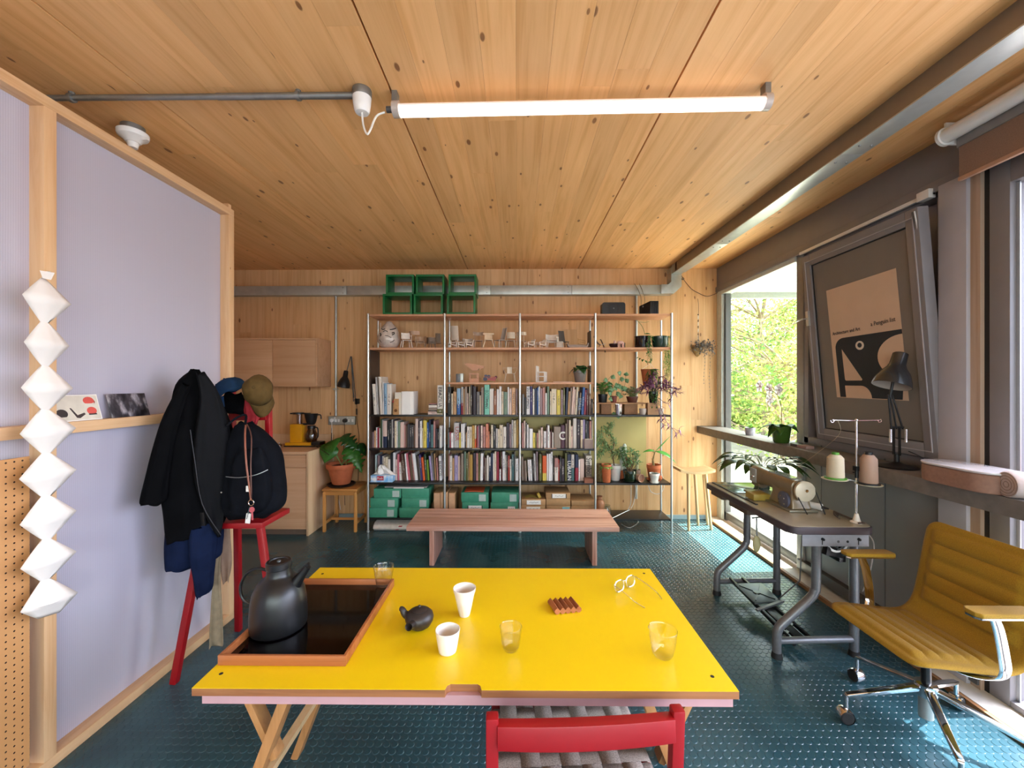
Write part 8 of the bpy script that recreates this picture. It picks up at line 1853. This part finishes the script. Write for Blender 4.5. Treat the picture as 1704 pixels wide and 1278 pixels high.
m_tb2 = mat('tree_bark', '8a7763', .8, 0, .2, 8)
def tree(x, y, z0, h, rad, n, label, seed, low=.25, ls=.095):
    r = random.Random(seed); t = thing('tree', label, 'tree', (x, y, z0), 'trees outside the far window'); w = MB(); lf = MB()
    trunk = smooth_pts([Vector((x, y, z0)), Vector((x+.1, y, z0+h*.3)), Vector((x-.05, y+.1, z0+h*.6)), Vector((x+.1, y, z0+h*.9))], 3)
    w.tube(trunk, [.16*(1-.8*i/len(trunk))*h/7 for i in range(len(trunk))], 10); tips_ = []
    for k in range(34):
        b = trunk[int(len(trunk)*(low+(1-low)*r.random())*.98)]; an = r.uniform(0, 6.28); ln = rad*r.uniform(.45, 1.05)
        e = b+Vector((cos(an)*ln, sin(an)*ln, ln*r.uniform(.1, .9))); m_ = (b+e)/2+Vector((r.uniform(-.2, .2), r.uniform(-.2, .2), r.uniform(-.1, .2)))
        pts = smooth_pts([b, m_, e], 3); w.tube(pts, [.035*(1-.8*i/len(pts)) for i in range(len(pts))], 6); tips_ += pts[2:]
        for q in range(2):
            e2 = e+Vector((r.uniform(-.6, .6), r.uniform(-.6, .6), r.uniform(-.2, .6))); w.tube([m_, e2], [.015, .006], 5); tips_ += [e2, (m_+e2)/2]
    for k in range(n):
        c = tips_[r.randrange(len(tips_))]+Vector((r.gauss(0, .28), r.gauss(0, .28), r.gauss(0, .25)))
        a = Vector((r.gauss(0, 1), r.gauss(0, 1), r.gauss(0, .6))).normalized(); b = a.cross(Vector((r.gauss(0, 1), r.gauss(0, 1), r.gauss(0, 1)))).normalized(); L = ls*r.uniform(.6, 1.2)
        lf.add([c-a*L*.5, c+b*L*.3, c+a*L*.5, c-b*L*.3], [(0,1,2,3)])
    w.build('trunk', m_tb2, t); q = lf.build('foliage', m_tl, t); q['kind'] = 'stuff'
tree(6.6, 11.0, -.2, 4.9, 1.7, 6500, 'sunlit yellow-green tree in the middle of the far window', 1)
tree(7.6, 12.4, -.2, 4.2, 1.6, 6000, 'yellow-green tree behind the orchid near the mullion', 2)
tree(6.4, 13.2, -.2, 4.3, 1.5, 6000, 'greener tree at the left edge of the far window', 3)
tree(5.9, 9.2, -.2, 2.4, 1.1, 4200, 'low bushy tree just outside behind the sill shelf', 4, .1)
tree(7.4, 10.2, -.2, 2.7, 1.2, 4200, 'low bushy tree behind the pot plants on the sill', 5, .1)
hd = thing('hedge', 'dense hedge beyond the paving outside the far window', 'hedge', (9, 15, -.2)); r = random.Random(77); lf = MB()
for k in range(9000):
    c = Vector((r.uniform(5.2, 14), 14.6+r.gauss(0, .3), r.uniform(-.2, 1.9)*(1-.1*r.random()))); a = Vector((r.gauss(0, 1), r.gauss(0, 1), r.gauss(0, 1))).normalized(); b = a.cross(Vector((r.gauss(0, 1), r.gauss(0, 1), r.gauss(0, 1)))).normalized(); L = .2*r.uniform(.6, 1.2)
    lf.add([c-a*L*.5, c+b*L*.35, c+a*L*.5, c-b*L*.35], [(0,1,2,3)])
q = lf.build('foliage', m_tl, hd); q['kind'] = 'stuff'
MB().box(5.2, 14, 14.9, 15.3, -.15, 1.6).build('inner_hedge', mat('hedge_core', '4a5c2a', .9, 0, .3, 6), hd)
# neighbouring pinkish wall seen through the near door
nw = thing('garden_wall', 'low pinkish brick-coloured garden wall outside the glazed door', 'wall', (7, 4, -.15))
MB().box(6.0, 6.25, -6, 6.6, -.15, 1.15).build('wall_body', mat('pinkish_render', 'c08a80', .8, 0, .1, 4), nw); MB().box(5.96, 6.29, -6, 6.62, 1.15, 1.2).build('coping', mat('pale_coping', 'c9c2ba', .7), nw)
# ------------------------------------------------------------------ pieces of parts hang under their part (thing > part > sub-part)
def centre(o):
    vs = [Vector(c) for c in o.bound_box]; return sum(vs, Vector())/8
SUB = {'lid_button': 'lid', 'spout_lever': 'spout', 'knob': 'lid', 'flower_centre': 'flower', 'jug_handle': 'jug', 'jug_lid': 'jug', 'basket_handle': 'filter_basket', 'basket_holder': 'filter_basket',
       'tank_lid': 'water_tank', 'caster_stem': 'base_leg', 'caster': 'base_leg', 'caster_hood': 'base_leg', 'arm_plate': 'arm_pad', 'handwriting': 'paper_label', 'label_holder': 'paper_label',
       'tape_label': 'lid', 'printed_chair': 'card', 'print_ground': 'card', 'bolt': 'cover', 'lens': 'rim', 'wheel_nut': 'handwheel', 'dial_screw': 'stitch_dial', 'tension_dial': 'face_plate',
       'zip': 'pocket', 'fabric_label': 'pocket', 'neck_label': 'body', 'foot': 'bent_leg', 'punched_hole': 'end_bracket', 'switch': 'face_plate', 'socket_insert': 'face_plate', 'white_bead': 'string', 'bead': 'string',
       'soil': 'pot', 'ring_centre': 'white_ring', 'handle': 'handle_plate', 'blue_sticker': 'lid', 'stain': 'bag', 'shade_pivot': 'shade', 'cone_tip': 'cone_base', 'thread_eye': 'guide_arm', 'cast_rosette': 'pedal_plate'}
for t in [o for o in bpy.data.objects if o.parent is None and o.type == 'EMPTY']:
    kids = list(t.children); byname = {}
    for k in kids: byname.setdefault(k.name.split('.')[0], []).append(k)
    for k in kids:
        n = k.name.split('.')[0]; want = SUB.get(n)
        if not want or want not in byname: continue
        cand = [c for c in byname[want] if c is not k and c.parent is t]
        if cand: k.parent = min(cand, key=lambda c: (centre(c)-centre(k)).length)
